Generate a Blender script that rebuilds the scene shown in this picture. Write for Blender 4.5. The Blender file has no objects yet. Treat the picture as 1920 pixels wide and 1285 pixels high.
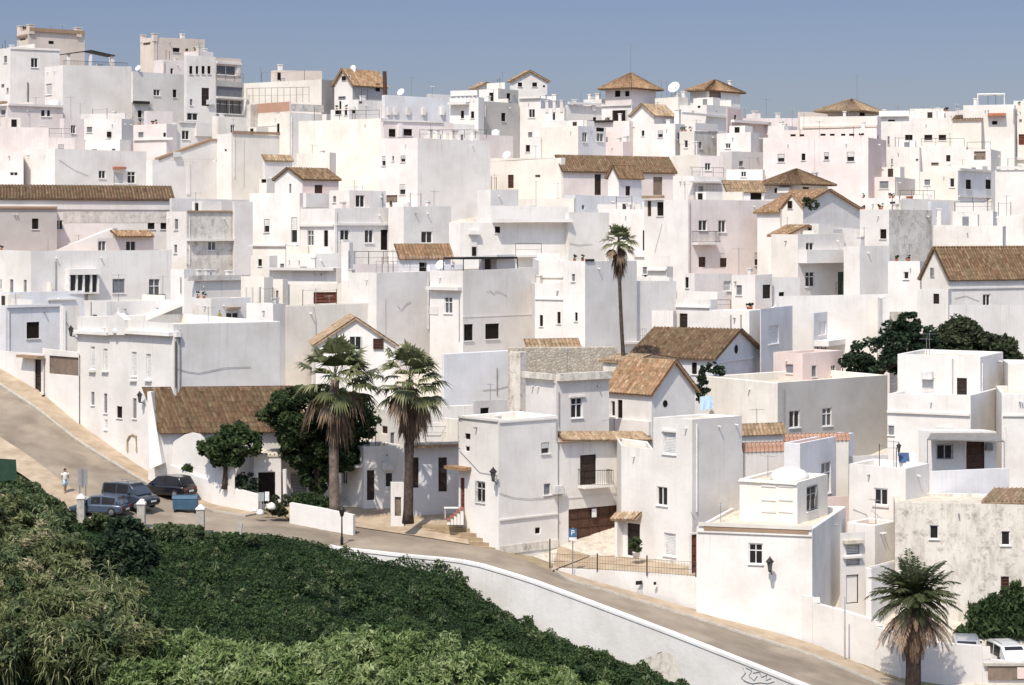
import bpy, bmesh, math, random
import numpy as np
from mathutils import Vector, Matrix
random.seed(7); RNG = np.random.default_rng(11)
S = bpy.context.scene
COL = S.collection
# ------------------------------------------------------------------ camera, sky, sun, exposure
F, CX, HY, ZE = 4050.0, 960.0, 430.0, 30.0      # focal length in photo pixels, optical column, eye-level row, eye height (m)
cam = bpy.data.objects.new('camera', bpy.data.cameras.new('camera'))
COL.objects.link(cam); S.camera = cam
cam.location = (0, 0, ZE); cam.rotation_euler = (math.pi/2, 0, 0)
cam.data.sensor_width = 36.0; cam.data.lens = F/1920*36.0
cam.data.shift_y = -(642.5-HY)/1920
cam.data.clip_start = 0.5; cam.data.clip_end = 9000
SUN_AZ, SUN_EL = math.radians(-20), math.radians(55)   # azimuth: to the left of straight behind the camera
w = bpy.data.worlds.new('World'); S.world = w; w.use_nodes = True
nt = w.node_tree; nt.nodes.clear()
out = nt.nodes.new('ShaderNodeOutputWorld'); bg = nt.nodes.new('ShaderNodeBackground')
sky = nt.nodes.new('ShaderNodeTexSky'); sky.sky_type = 'NISHITA'; sky.sun_disc = False
sky.sun_elevation = SUN_EL; sky.air_density = 1.0; sky.dust_density = 0.6; sky.ozone_density = 2.0
sun_dir = Vector((math.sin(SUN_AZ)*math.cos(SUN_EL), -math.cos(SUN_AZ)*math.cos(SUN_EL), math.sin(SUN_EL)))  # towards the sun
sky.sun_rotation = math.atan2(sun_dir.x, sun_dir.y)
hs = nt.nodes.new('ShaderNodeMix'); hs.data_type = 'RGBA'; hs.blend_type = 'MULTIPLY'
hs.inputs[0].default_value = 1.0; hs.inputs[7].default_value = (0.80, 0.80, 0.86, 1)
nt.links.new(sky.outputs[0], hs.inputs[6])
# horizon dimmer and bluer than the model's; overhead raised, warmed as added fill light
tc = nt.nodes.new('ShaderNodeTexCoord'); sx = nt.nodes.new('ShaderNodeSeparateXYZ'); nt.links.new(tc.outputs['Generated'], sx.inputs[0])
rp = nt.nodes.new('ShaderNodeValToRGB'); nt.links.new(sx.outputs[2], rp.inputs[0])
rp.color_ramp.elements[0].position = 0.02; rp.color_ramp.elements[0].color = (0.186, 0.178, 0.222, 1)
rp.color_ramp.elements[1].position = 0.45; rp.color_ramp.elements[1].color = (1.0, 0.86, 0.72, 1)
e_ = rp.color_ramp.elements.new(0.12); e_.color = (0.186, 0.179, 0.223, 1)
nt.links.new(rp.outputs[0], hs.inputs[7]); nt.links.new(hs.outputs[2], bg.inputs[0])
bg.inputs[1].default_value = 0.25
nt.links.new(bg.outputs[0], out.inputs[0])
sun = bpy.data.objects.new('sun', bpy.data.lights.new('sun', 'SUN')); COL.objects.link(sun)
sun.data.energy = 3.2; sun.data.angle = math.radians(0.5); sun.data.color = (1.0, 0.93, 0.82)
sun.rotation_euler = (-sun_dir).to_track_quat('-Z', 'Y').to_euler()
S.view_settings.view_transform = 'Standard'; S.view_settings.look = 'None'
S.view_settings.exposure = 0.41; S.view_settings.gamma = 1.0
S.render.engine = 'CYCLES'
try:
    S.cycles.max_bounces = 5; S.cycles.diffuse_bounces = 4; S.cycles.glossy_bounces = 2
    S.cycles.transmission_bounces = 2; S.cycles.transparent_max_bounces = 4
except Exception: pass
# ------------------------------------------------------------------ materials
MATS = {}
def N(nt, t, **kw):
    n = nt.nodes.new(t)
    for k, v in kw.items(): setattr(n, k, v)
    return n
def base_mat(name, col, rough=0.8, metal=0.0, spec=0.3):
    m = bpy.data.materials.new(name); m.use_nodes = True
    b = m.node_tree.nodes['Principled BSDF']
    b.inputs['Base Color'].default_value = (*col, 1); b.inputs['Roughness'].default_value = rough
    b.inputs['Metallic'].default_value = metal; b.inputs['Specular IOR Level'].default_value = spec
    MATS[name] = m
    return m, m.node_tree, b
def noise(nt, scale, detail=4, vec=None, rough=0.6):
    n = N(nt, 'ShaderNodeTexNoise'); n.inputs['Scale'].default_value = scale
    n.inputs['Detail'].default_value = detail; n.inputs['Roughness'].default_value = rough
    if vec is not None: nt.links.new(vec, n.inputs['Vector'])
    return n
def ramp(nt, fac, stops):
    r = N(nt, 'ShaderNodeValToRGB'); els = r.color_ramp.elements
    while len(els) < len(stops): els.new(0.5)
    for e, (p, c) in zip(els, stops): e.position = p; e.color = (*c, 1) if len(c) == 3 else c
    nt.links.new(fac, r.inputs[0]); return r
def mix(nt, fac, a, b, mode='MIX'):
    m = N(nt, 'ShaderNodeMix', data_type='RGBA', blend_type=mode)
    for i, v in ((0, fac), (6, a), (7, b)):
        if isinstance(v, (int, float)): m.inputs[i].default_value = v
        elif isinstance(v, tuple): m.inputs[i].default_value = (*v, 1) if len(v) == 3 else v
        else: nt.links.new(v, m.inputs[i])
    return m.outputs[2]
def wpos(nt, scale=(1, 1, 1)):
    g = N(nt, 'ShaderNodeNewGeometry'); mp = N(nt, 'ShaderNodeMapping')
    mp.inputs['Scale'].default_value = scale; nt.links.new(g.outputs['Position'], mp.inputs[0])
    return mp.outputs[0]
def bump(nt, b, h, strength=0.3, dist=0.02):
    bp = N(nt, 'ShaderNodeBump'); bp.inputs['Strength'].default_value = strength; bp.inputs['Distance'].default_value = dist
    nt.links.new(h, bp.inputs['Height']); nt.links.new(bp.outputs[0], b.inputs['Normal'])
def plaster(name, col, stain=0.25, dirt=(0.42, 0.37, 0.30), heavy=False):
    """limewash: patches of older and newer wash, thin rain streaks, a little lumpy relief"""
    m, nt, b = base_mat(name, col, 0.92, 0, 0.1)
    info = N(nt, 'ShaderNodeObjectInfo')
    p1 = noise(nt, 0.35, 5, wpos(nt)); p2 = noise(nt, 1.0, 6, wpos(nt, (2.2, 2.2, 0.22) if not heavy else (1.5, 1.5, 0.55)), 0.7)
    p3 = noise(nt, 7.0, 5, wpos(nt))
    dk = tuple(c*0.86*t for c, t in zip(col, (1.0, 0.985, 0.965)))
    c = mix(nt, ramp(nt, p1.outputs[0], [(0.38, (0, 0, 0)), (0.66, (1, 1, 1))]).outputs[0], col, dk)
    lo, hi = (0.47, 0.64) if heavy else (0.56, 0.78)
    st = ramp(nt, p2.outputs[0], [(lo, (0, 0, 0)), (hi, (stain,)*3)])
    c = mix(nt, st.outputs[0], c, dirt)
    if heavy:
        v = ramp(nt, noise(nt, 1.6, 8, wpos(nt), 0.75).outputs[0], [(0.52, (0, 0, 0)), (0.66, (0.7,)*3)])
        c = mix(nt, v.outputs[0], c, tuple(d*0.75 for d in dirt))
    sp = ramp(nt, p3.outputs[0], [(0.60, (0, 0, 0)), (0.72, (0.10 if not heavy else .3,)*3)])
    c = mix(nt, sp.outputs[0], c, dirt)
    tc_ = N(nt, 'ShaderNodeTexCoord'); sz = N(nt, 'ShaderNodeSeparateXYZ'); nt.links.new(tc_.outputs['Generated'], sz.inputs[0])
    top = ramp(nt, sz.outputs[2], [(0.68, (0, 0, 0)), (1.0, (1, 1, 1))])      # rain runs from the parapet down
    run = ramp(nt, noise(nt, 1.0, 4, wpos(nt, (5.0, 5.0, 0.25)), 0.65).outputs[0], [(0.54, (0, 0, 0)), (0.70, (0.34,)*3)])
    c = mix(nt, mix(nt, 1.0, top.outputs[0], run.outputs[0], 'MULTIPLY'), c, dirt)
    hsv = N(nt, 'ShaderNodeHueSaturation'); nt.links.new(c, hsv.inputs['Color'])
    mr = N(nt, 'ShaderNodeMapRange'); mr.inputs[3].default_value = 0.93; mr.inputs[4].default_value = 1.04
    nt.links.new(info.outputs['Random'], mr.inputs[0]); nt.links.new(mr.outputs[0], hsv.inputs['Value'])
    nt.links.new(hsv.outputs[0], b.inputs['Base Color'])
    bump(nt, b, noise(nt, 2.5, 6, wpos(nt), 0.65).outputs[0], 0.35, 0.06)
    return m
plaster('white', (0.80, 0.77, 0.735), 0.22)
plaster('cream', (0.80, 0.755, 0.685), 0.22)
plaster('pink', (0.80, 0.725, 0.70), 0.18)
plaster('rose', (0.74, 0.61, 0.575), 0.30)
plaster('bluish', (0.74, 0.74, 0.765), 0.14)  # pale blue-grey; on walls in shade the shade's tint is in this colour
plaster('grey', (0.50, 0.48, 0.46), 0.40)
plaster('dove', (0.73, 0.70, 0.675), 0.30)  # pale grey; on side walls a shaded copy of the white wash
plaster('stained', (0.78, 0.73, 0.655), 0.45, (0.30, 0.26, 0.21), True)
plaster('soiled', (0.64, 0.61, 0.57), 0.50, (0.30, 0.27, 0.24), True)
plaster('beige', (0.70, 0.61, 0.54), 0.30)
plaster('roofwash', (0.70, 0.64, 0.53), 0.45, (0.40, 0.34, 0.27), True)
plaster('redroof', (0.47, 0.29, 0.21), 0.35, (0.45, 0.33, 0.25))
plaster('earthband', (0.36, 0.25, 0.17), 0.4, (0.2, 0.15, 0.1))
plaster('brownstone', (0.26, 0.20, 0.16), 0.5, (0.12, 0.10, 0.08), True)
def tiles(name, stops):
    m, nt, b = base_mat(name, stops[1][1], 0.9, 0, 0.1)
    a = N(nt, 'ShaderNodeAttribute', attribute_name='tint')
    r = ramp(nt, a.outputs['Fac'], stops)
    p = ramp(nt, noise(nt, 0.9, 6, wpos(nt), 0.7).outputs[0], [(0.42, (0, 0, 0)), (0.68, (0.55,)*3)])
    c = mix(nt, p.outputs[0], r.outputs[0], (0.20, 0.17, 0.10))
    sp = ramp(nt, noise(nt, 3.4, 3, wpos(nt), 0.8).outputs[0], [(0.36, (0.68, 0.66, 0.64)), (0.52, (1, 1, 1)), (0.68, (1.28, 1.25, 1.2))])
    c = mix(nt, 1.0, c, sp.outputs[0], 'MULTIPLY')
    nt.links.new(c, b.inputs['Base Color'])
    bump(nt, b, noise(nt, 12, 3, wpos(nt)).outputs[0], 0.4, 0.03)
tiles('tile_brown', [(0.0, (0.115, 0.072, 0.045)), (0.45, (0.20, 0.125, 0.078)), (0.8, (0.27, 0.175, 0.11)), (1.0, (0.33, 0.26, 0.175))])
tiles('tile_orange', [(0.0, (0.26, 0.15, 0.09)), (0.5, (0.37, 0.23, 0.14)), (0.85, (0.45, 0.31, 0.195)), (1.0, (0.45, 0.37, 0.27))])
tiles('tile_tan', [(0.0, (0.30, 0.20, 0.13)), (0.5, (0.42, 0.30, 0.20)), (0.85, (0.49, 0.38, 0.27)), (1.0, (0.52, 0.45, 0.35))])
def plain(name, col, rough=0.7, metal=0, spec=0.3, var=0.12, sc=3.0):
    m, nt, b = base_mat(name, col, rough, metal, spec)
    n = ramp(nt, noise(nt, sc, 5, wpos(nt)).outputs[0], [(0.35, tuple(c*(1-var) for c in col)), (0.65, tuple(min(1, c*(1+var)) for c in col))])
    nt.links.new(n.outputs[0], b.inputs['Base Color']); return m
plain('undergrowth', (0.025, 0.035, 0.018), 0.95, var=0.4, sc=1.0)
plain('glass_dark', (0.022, 0.020, 0.020), 0.22, 0, 0.5)
plain('void', (0.018, 0.014, 0.012), 0.9, 0, 0.1)
plain('glass_grey', (0.10, 0.10, 0.105), 0.25, 0, 0.5)
plain('wood_brown', (0.085, 0.042, 0.028), 0.6, var=0.3, sc=6)
plain('wood_dark', (0.040, 0.026, 0.020), 0.6, var=0.3, sc=6)
plain('wood_red', (0.16, 0.055, 0.035), 0.6, var=0.25, sc=5)
plain('shutter_white', (0.66, 0.64, 0.61), 0.5)
plain('shutter_grey', (0.22, 0.22, 0.235), 0.5)
plain('frame_white', (0.76, 0.75, 0.73), 0.5)
plain('frame_grey', (0.30, 0.29, 0.28), 0.5)
plain('iron', (0.03, 0.027, 0.025), 0.6, 0.3)
plain('rust_iron', (0.10, 0.075, 0.06), 0.7, 0.2)
plain('steel', (0.33, 0.33, 0.34), 0.45, 0.6)
plain('awning_grey', (0.20, 0.19, 0.18), 0.8)
plain('awning_white', (0.75, 0.74, 0.72), 0.8)
plain('green_wood', (0.03, 0.07, 0.05), 0.6)
plain('bark', (0.15, 0.11, 0.085), 0.95, var=0.4, sc=4)
plain('bark_dark', (0.075, 0.055, 0.042), 0.95, var=0.4, sc=4)
plain('palm_bark', (0.17, 0.13, 0.105), 0.95, var=0.4, sc=3)
plain('concrete', (0.44, 0.41, 0.36), 0.9, var=0.15)
plain('terracotta', (0.42, 0.16, 0.09), 0.8, var=0.2)
plain('redstep', (0.30, 0.11, 0.075), 0.8, var=0.3)
plain('dish_white', (0.72, 0.71, 0.69), 0.5)
plain('ac_white', (0.62, 0.61, 0.59), 0.5)
plain('blue_paint', (0.055, 0.115, 0.18), 0.6)
plain('sign_blue', (0.06, 0.15, 0.27), 0.5)
plain('sign_white', (0.75, 0.75, 0.75), 0.4)
plain('sign_grey', (0.35, 0.36, 0.37), 0.4)
plain('net_green', (0.02, 0.05, 0.03), 0.9)
plain('cloth_blue', (0.06, 0.10, 0.20), 0.9)
plain('cloth_white', (0.72, 0.70, 0.66), 0.9)
plain('cloth_red', (0.26, 0.06, 0.06), 0.9)
plain('cloth_lightblue', (0.42, 0.56, 0.68), 0.9)
plain('parasol_cloth', (0.26, 0.22, 0.06), 0.9)
plain('skin', (0.42, 0.25, 0.18), 0.6)
plain('hair', (0.03, 0.02, 0.015), 0.7)
plain('tyre', (0.02, 0.02, 0.02), 0.85)
plain('rim', (0.40, 0.40, 0.41), 0.35, 0.7)
plain('plastic_black', (0.025, 0.025, 0.027), 0.6)
plain('lamp_red', (0.30, 0.02, 0.02), 0.3)
plain('lamp_clear', (0.60, 0.60, 0.60), 0.2)
for nm, c, r in (('paint_slate', (0.04, 0.052, 0.072), 0.28), ('paint_black', (0.012, 0.012, 0.016), 0.2), ('paint_silver', (0.36, 0.38, 0.42), 0.3), ('paint_blue', (0.075, 0.10, 0.145), 0.3), ('paint_white', (0.74, 0.74, 0.73), 0.35)):
    m = plain(nm, c, r, 0.1, 0.5, 0.05); m.node_tree.nodes['Principled BSDF'].inputs['Coat Weight'].default_value = 0.5
def leaf(name, stops, rough=0.7, trans=0.25):
    m, nt, b = base_mat(name, stops[1][1], rough, 0, 0.12)
    a = N(nt, 'ShaderNodeAttribute', attribute_name='tint')
    r = ramp(nt, a.outputs['Fac'], stops); nt.links.new(r.outputs[0], b.inputs['Base Color'])
    tr = N(nt, 'ShaderNodeBsdfTranslucent'); nt.links.new(r.outputs[0], tr.inputs[0])
    mx = N(nt, 'ShaderNodeMixShader'); mx.inputs[0].default_value = trans
    nt.links.new(b.outputs[0], mx.inputs[1]); nt.links.new(tr.outputs[0], mx.inputs[2])
    nt.links.new(mx.outputs[0], nt.nodes['Material Output'].inputs[0])
leaf('leaf_ivy', [(0, (0.024, 0.044, 0.020)), (0.5, (0.042, 0.075, 0.030)), (1, (0.080, 0.120, 0.045))])
leaf('leaf_cane', [(0, (0.085, 0.13, 0.042)), (0.5, (0.185, 0.25, 0.09)), (1, (0.36, 0.41, 0.20))])
leaf('leaf_cane_left', [(0, (0.075, 0.10, 0.04)), (0.5, (0.165, 0.19, 0.08)), (0.85, (0.29, 0.29, 0.15)), (1, (0.40, 0.34, 0.22))])
leaf('leaf_dark', [(0, (0.016, 0.030, 0.018)), (0.5, (0.030, 0.050, 0.028)), (1, (0.07, 0.10, 0.055))])
leaf('leaf_ficus', [(0, (0.022, 0.038, 0.018)), (0.5, (0.042, 0.066, 0.028)), (1, (0.085, 0.12, 0.048))])
leaf('leaf_scrub', [(0, (0.05, 0.075, 0.035)), (0.5, (0.10, 0.135, 0.062)), (1, (0.20, 0.23, 0.12))])
leaf('leaf_mid', [(0, (0.028, 0.050, 0.020)), (0.5, (0.050, 0.080, 0.032)), (1, (0.09, 0.125, 0.050))])
leaf('leaf_olive', [(0, (0.040, 0.052, 0.028)), (0.5, (0.065, 0.080, 0.042)), (1, (0.10, 0.115, 0.065))])
leaf('leaf_palm', [(0, (0.07, 0.08, 0.035)), (0.5, (0.15, 0.165, 0.075)), (1, (0.30, 0.29, 0.16))], 0.4)
leaf('leaf_feather', [(0, (0.035, 0.045, 0.020)), (0.5, (0.065, 0.08, 0.034)), (1, (0.12, 0.13, 0.06))], 0.6)
leaf('leaf_dead', [(0, (0.10, 0.065, 0.045)), (0.5, (0.19, 0.13, 0.09)), (1, (0.36, 0.26, 0.18))], 0.8, 0.1)
# ground materials
m, nt, b = base_mat('asphalt', (0.25, 0.205, 0.16), 0.9, 0, 0.2)
g = ramp(nt, noise(nt, 0.35, 6, wpos(nt)).outputs[0], [(0.35, (0.235, 0.19, 0.145)), (0.65, (0.34, 0.28, 0.215))])
g2 = ramp(nt, noise(nt, 30, 3, wpos(nt)).outputs[0], [(0.3, (0.85,)*3), (0.7, (1.1,)*3)])
g3 = ramp(nt, noise(nt, 0.12, 2, wpos(nt)).outputs[0], [(0.46, (0.86,)*3), (0.50, (1.06,)*3)])
nt.links.new(mix(nt, 1.0, mix(nt, 1.0, g.outputs[0], g2.outputs[0], 'MULTIPLY'), g3.outputs[0], 'MULTIPLY'), b.inputs['Base Color'])
m, nt, b = base_mat('paving', (0.42, 0.33, 0.235), 0.9, 0, 0.2)
g = ramp(nt, noise(nt, 0.8, 6, wpos(nt)).outputs[0], [(0.35, (0.34, 0.26, 0.18)), (0.65, (0.48, 0.385, 0.28))])
nt.links.new(g.outputs[0], b.inputs['Base Color'])
m, nt, b = base_mat('sandstone', (0.36, 0.28, 0.18), 0.9, 0, 0.2)
g = ramp(nt, noise(nt, 1.2, 6, wpos(nt)).outputs[0], [(0.35, (0.27, 0.20, 0.125)), (0.65, (0.44, 0.345, 0.22))])
nt.links.new(g.outputs[0], b.inputs['Base Color'])
m, nt, b = base_mat('rubble', (0.45, 0.40, 0.32), 0.95, 0, 0.1)
vo = N(nt, 'ShaderNodeTexVoronoi'); vo.inputs['Scale'].default_value = 4.2; nt.links.new(wpos(nt), vo.inputs['Vector'])
vd = N(nt, 'ShaderNodeTexVoronoi', feature='DISTANCE_TO_EDGE'); vd.inputs['Scale'].default_value = 4.2; nt.links.new(wpos(nt), vd.inputs['Vector'])
sc = N(nt, 'ShaderNodeSeparateColor'); nt.links.new(vo.outputs['Color'], sc.inputs[0])
c = ramp(nt, sc.outputs[0], [(0, (0.42, 0.37, 0.29)), (0.5, (0.50, 0.44, 0.355)), (1, (0.58, 0.52, 0.43))])
e = ramp(nt, vd.outputs['Distance'], [(0.0, (0.75,)*3), (0.12, (1, 1, 1))])
nt.links.new(mix(nt, 1.0, c.outputs[0], e.outputs[0], 'MULTIPLY'), b.inputs['Base Color']); bump(nt, b, vd.outputs['Distance'], 0.6, 0.1)
plaster('lane', (0.62, 0.57, 0.50), 0.5, (0.36, 0.30, 0.23), True)
m, nt, b = base_mat('soil', (0.30, 0.24, 0.16), 0.95, 0, 0.1)
g = ramp(nt, noise(nt, 0.5, 8, wpos(nt), 0.7).outputs[0], [(0.35, (0.19, 0.155, 0.095)), (0.65, (0.38, 0.30, 0.20))])
nt.links.new(g.outputs[0], b.inputs['Base Color'])
# ------------------------------------------------------------------ geometry helpers
def P(px, py, Y):
    return Vector(((px-CX)/F*Y, Y, ZE+(HY-py)/F*Y))
_T = [(1300, 126), (1160, 138), (1080, 146), (1000, 151), (900, 157), (800, 166), (700, 178), (600, 191), (500, 207), (400, 228), (300, 252), (200, 277), (100, 302), (0, 330)]
def Yof(py):
    for (y0, d0), (y1, d1) in zip(_T, _T[1:]):
        if py >= y1: return d0+(d1-d0)*(py-y0)/(y1-y0)
    return 330.0
def rowof(Y):
    for (y0, d0), (y1, d1) in zip(_T, _T[1:]):
        if Y <= d1: return y0+(y1-y0)*(Y-d0)/(d1-d0)
    return 0.0
class MB:
    """collects faces; builds ONE mesh object"""
    def __init__(s): s.v = []; s.f = []; s.mi = []; s.t = []
    def add(s, pts, faces, mi=0, tint=0.5):
        o = len(s.v); s.v += [tuple(p) for p in pts]
        for f in faces: s.f.append(tuple(i+o for i in f)); s.mi.append(mi); s.t.append(tint)
    def quad(s, a, b, c, d, mi=0, tint=0.5): s.add([a, b, c, d], [(0, 1, 2, 3)], mi, tint)
    def box(s, c, ux, uy, uz, mi=0):
        """c centre; ux, uy, uz half-extent vectors"""
        p = [c+a*ux+b*uy+d*uz for a in (-1, 1) for b in (-1, 1) for d in (-1, 1)]
        s.add(p, [(0, 1, 3, 2), (4, 6, 7, 5), (0, 4, 5, 1), (2, 3, 7, 6), (0, 2, 6, 4), (1, 5, 7, 3)], mi)
    def abox(s, x0, x1, y0, y1, z0, z1, mi=0):
        s.box(Vector(((x0+x1)/2, (y0+y1)/2, (z0+z1)/2)), Vector(((x1-x0)/2, 0, 0)), Vector((0, (y1-y0)/2, 0)), Vector((0, 0, (z1-z0)/2)), mi)
    def tube(s, pts, r, n=6, mi=0, cap=True):
        pts = [Vector(p) for p in pts]
        rs = r if isinstance(r, (list, tuple)) else [r]*len(pts)
        rings = []
        for i, p in enumerate(pts):
            d = (pts[min(i+1, len(pts)-1)]-pts[max(i-1, 0)])
            d = d.normalized() if d.length > 1e-9 else Vector((0, 0, 1))
            a = d.orthogonal().normalized() if abs(d.z) < 0.99 else Vector((1, 0, 0))
            b2 = d.cross(a).normalized(); a = b2.cross(d).normalized()
            rings.append([p+(a*math.cos(2*math.pi*k/n)+b2*math.sin(2*math.pi*k/n))*rs[i] for k in range(n)])
        vs = [q for rg in rings for q in rg]; fs = []
        for i in range(len(pts)-1):
            for k in range(n): fs.append((i*n+k, i*n+(k+1) % n, (i+1)*n+(k+1) % n, (i+1)*n+k))
        if cap: fs += [tuple(range(n))[::-1], tuple((len(pts)-1)*n+k for k in range(n))]
        s.add(vs, fs, mi)
    def lathe(s, c, prof, n=12, mi=0):
        vs = []; fs = []
        for r, z in prof: vs += [c+Vector((r*math.cos(2*math.pi*k/n), r*math.sin(2*math.pi*k/n), z)) for k in range(n)]
        for i in range(len(prof)-1):
            for k in range(n): fs.append((i*n+k, i*n+(k+1) % n, (i+1)*n+(k+1) % n, (i+1)*n+k))
        fs += [tuple(range(n))[::-1], tuple((len(prof)-1)*n+k for k in range(n))]
        s.add(vs, fs, mi)
    def prism(s, poly, ext, mi=0):
        n = len(poly); a = [Vector(p) for p in poly]; b2 = [p+ext for p in a]
        s.add(a+b2, [tuple(range(n)), tuple(range(2*n-1, n-1, -1))]+[(i, i+n, (i+1) % n+n, (i+1) % n) for i in range(n)], mi)
    def build(s, name, mats, parent=None, org=None, smooth=False, fix=True):
        org = Vector(org) if org is not None else Vector((0, 0, 0))
        me = bpy.data.meshes.new(name)
        me.from_pydata([(x-org.x, y-org.y, z-org.z) for x, y, z in s.v], [], s.f)
        if isinstance(mats, str): mats = [mats]
        for m in mats: me.materials.append(MATS[m])
        if len(mats) > 1: me.polygons.foreach_set('material_index', s.mi)
        at = me.attributes.new('tint', 'FLOAT', 'FACE'); at.data.foreach_set('value', s.t)
        if fix:
            bm = bmesh.new(); bm.from_mesh(me); bmesh.ops.remove_doubles(bm, verts=bm.verts, dist=1e-4)
            bmesh.ops.recalc_face_normals(bm, faces=bm.faces); bm.to_mesh(me); bm.free()
        if smooth: me.polygons.foreach_set('use_smooth', [True]*len(me.polygons))
        me.update()
        o = bpy.data.objects.new(name, me); COL.objects.link(o)
        if parent is not None: o.parent = parent
        else: o.location = org
        return o
def tag(o, label, cat, group=None):
    o['label'] = label; o['category'] = cat
    if group: o['group'] = group
    return o
def setting(o, kind='structure'): o['kind'] = kind; return o
def empty(name, loc, label, cat, group=None):
    o = bpy.data.objects.new(name, None); COL.objects.link(o); o.location = loc
    o.empty_display_size = 0.3
    return tag(o, label, cat, group)
# ------------------------------------------------------------------ houses
def wall_face(mb, O, d, ln, z0, z1, holes, n, dep):
    """planar wall from O along d with rectangular openings and their reveals; holes: (u0, u1, v0, v1)"""
    hs_ = []
    for (a, b2, c, e) in holes:
        a, b2 = max(a, 0.06), min(b2, ln-0.06); c, e = max(c, z0+0.05), min(e, z1-0.05)
        if b2-a > 0.08 and e-c > 0.08: hs_.append((a, b2, c, e))
    def uniq(l):
        r = []
        for x in sorted(l):
            if not r or x-r[-1] > 1e-4: r.append(x)
        return r
    us = uniq([0, ln]+[h[0] for h in hs_]+[h[1] for h in hs_]); vs = uniq([z0, z1]+[h[2] for h in hs_]+[h[3] for h in hs_])
    pt = lambda u, v, k=0.0: Vector((O.x+d.x*u-n.x*k, O.y+d.y*u-n.y*k, v))
    for i in range(len(us)-1):
        for j in range(len(vs)-1):
            cu, cv = (us[i]+us[i+1])/2, (vs[j]+vs[j+1])/2
            if any(h[0] < cu < h[1] and h[2] < cv < h[3] for h in hs_): continue
            mb.quad(pt(us[i], vs[j]), pt(us[i+1], vs[j]), pt(us[i+1], vs[j+1]), pt(us[i], vs[j+1]))
    for (a, b2, c, e) in hs_:
        mb.quad(pt(a, c), pt(b2, c), pt(b2, c, dep), pt(a, c, dep)); mb.quad(pt(a, e), pt(a, e, dep), pt(b2, e, dep), pt(b2, e))
        mb.quad(pt(a, c), pt(a, c, dep), pt(a, e, dep), pt(a, e)); mb.quad(pt(b2, c), pt(b2, e), pt(b2, e, dep), pt(b2, c, dep))
def tile_slab(mb, a, b2, c, d, pitch=0.30, amp=0.075, thick=0.14, course=0.42):
    """roof slope of half-round clay tiles: a-b ridge, d-c eave (a above d); corrugated along the ridge, stepped down the slope"""
    L = max((b2-a).length, (c-d).length); H = max((d-a).length, (c-b2).length)
    nu = max(2, int(L/pitch)); nv = max(2, min(30, int(H/course)))
    nrm = (b2-a if (b2-a).length > .05 else c-d).cross(d-a).normalized()
    if nrm.z < 0: nrm = -nrm
    sub = 3 if nu < 130 else 2
    nU = nu*sub
    grid = []
    for j in range(nv+1):
        v = j/nv; l = a.lerp(d, v); r = b2.lerp(c, v)
        row = []
        for i in range(nU+1):
            u = i/nU; ph = (i % sub)/sub
            h = amp*(1.0 if ph == 0 else -0.6)
            row.append(l.lerp(r, u)+nrm*(h+random.uniform(-.012, .012)))
        grid.append(row)
    colt = [random.random() for _ in range(nu+1)]
    tcol = [[.30*colt[k]+.70*random.random() for k in range(nu+1)] for _ in range(nv)]
    for j in range(nv):
        for i in range(nU):
            t = tcol[j][min(nu, (i+1)//sub)]*(1.0 if i % sub != 1 else .2)  # tile channels tinted darker, shade between the ribs put into the colour
            lift = nrm*0.02
            mb.quad(grid[j][i], grid[j][i+1], grid[j+1][i+1]+lift, grid[j+1][i]+lift, 0, t)
    lo = -nrm*thick
    mb.quad(a+lo, d+lo, c+lo, b2+lo); mb.quad(d+lo, d, c, c+lo); mb.quad(a+lo, a, d, d+lo); mb.quad(b2+lo, c+lo, c, b2); mb.quad(a+lo, b2+lo, b2, a)
class House: pass
CUR = None
HOUSES = []
def H(label, name='house', cat='house', group=None):
    global CUR
    CUR = House(); CUR.root = None; CUR.label = label; CUR.name = name; CUR.cat = cat; CUR.group = group; CUR.blocks = []
    HOUSES.append(CUR)
    return CUR
def ensure_root(loc):
    if CUR.root is None:
        CUR.root = empty(CUR.name, loc, CUR.label, CUR.cat, CUR.group); CUR.org = Vector(loc)
class Block:
    def solve(s, px, right):
        r = (px-CX)/F; C = s.C; d = s.R if right else s.L
        den = (r*d.y-d.x)
        return (C.x-r*C.y)/den
    def side(s, px): return px > s.xc+0.01 and s.hasR
    def on(s, px, py, out=0.0, right=None):
        right = s.side(px) if right is None else right
        t = s.solve(px, right); d, n = (s.R, s.nR) if right else (s.L, s.nL)
        q = s.C+d*t
        z = ZE+(HY-py)/F*q.y
        return Vector((q.x+n.x*out, q.y+n.y*out, z))
    def axes(s, right): return (s.R, s.nR) if right else (-s.L, s.nL)
PANE = {'d': 'glass_dark', 'o': 'void', 'b': 'shutter_white', 'g': 'glass_dark', 'k': 'wood_brown', 'K': 'wood_dark', 's': 'shutter_grey', 'r': 'wood_red', 'n': 'green_wood', 'p': 'brownstone', 'h': 'glass_dark', 'y': 'glass_grey'}
WR = random.Random(123); BLANK = {326, 118, 783, 706, 1097, 714, 434, 536, 832, 1154, 92, 44, 722}
def kind_flat(r): return isinstance(r, str)
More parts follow.
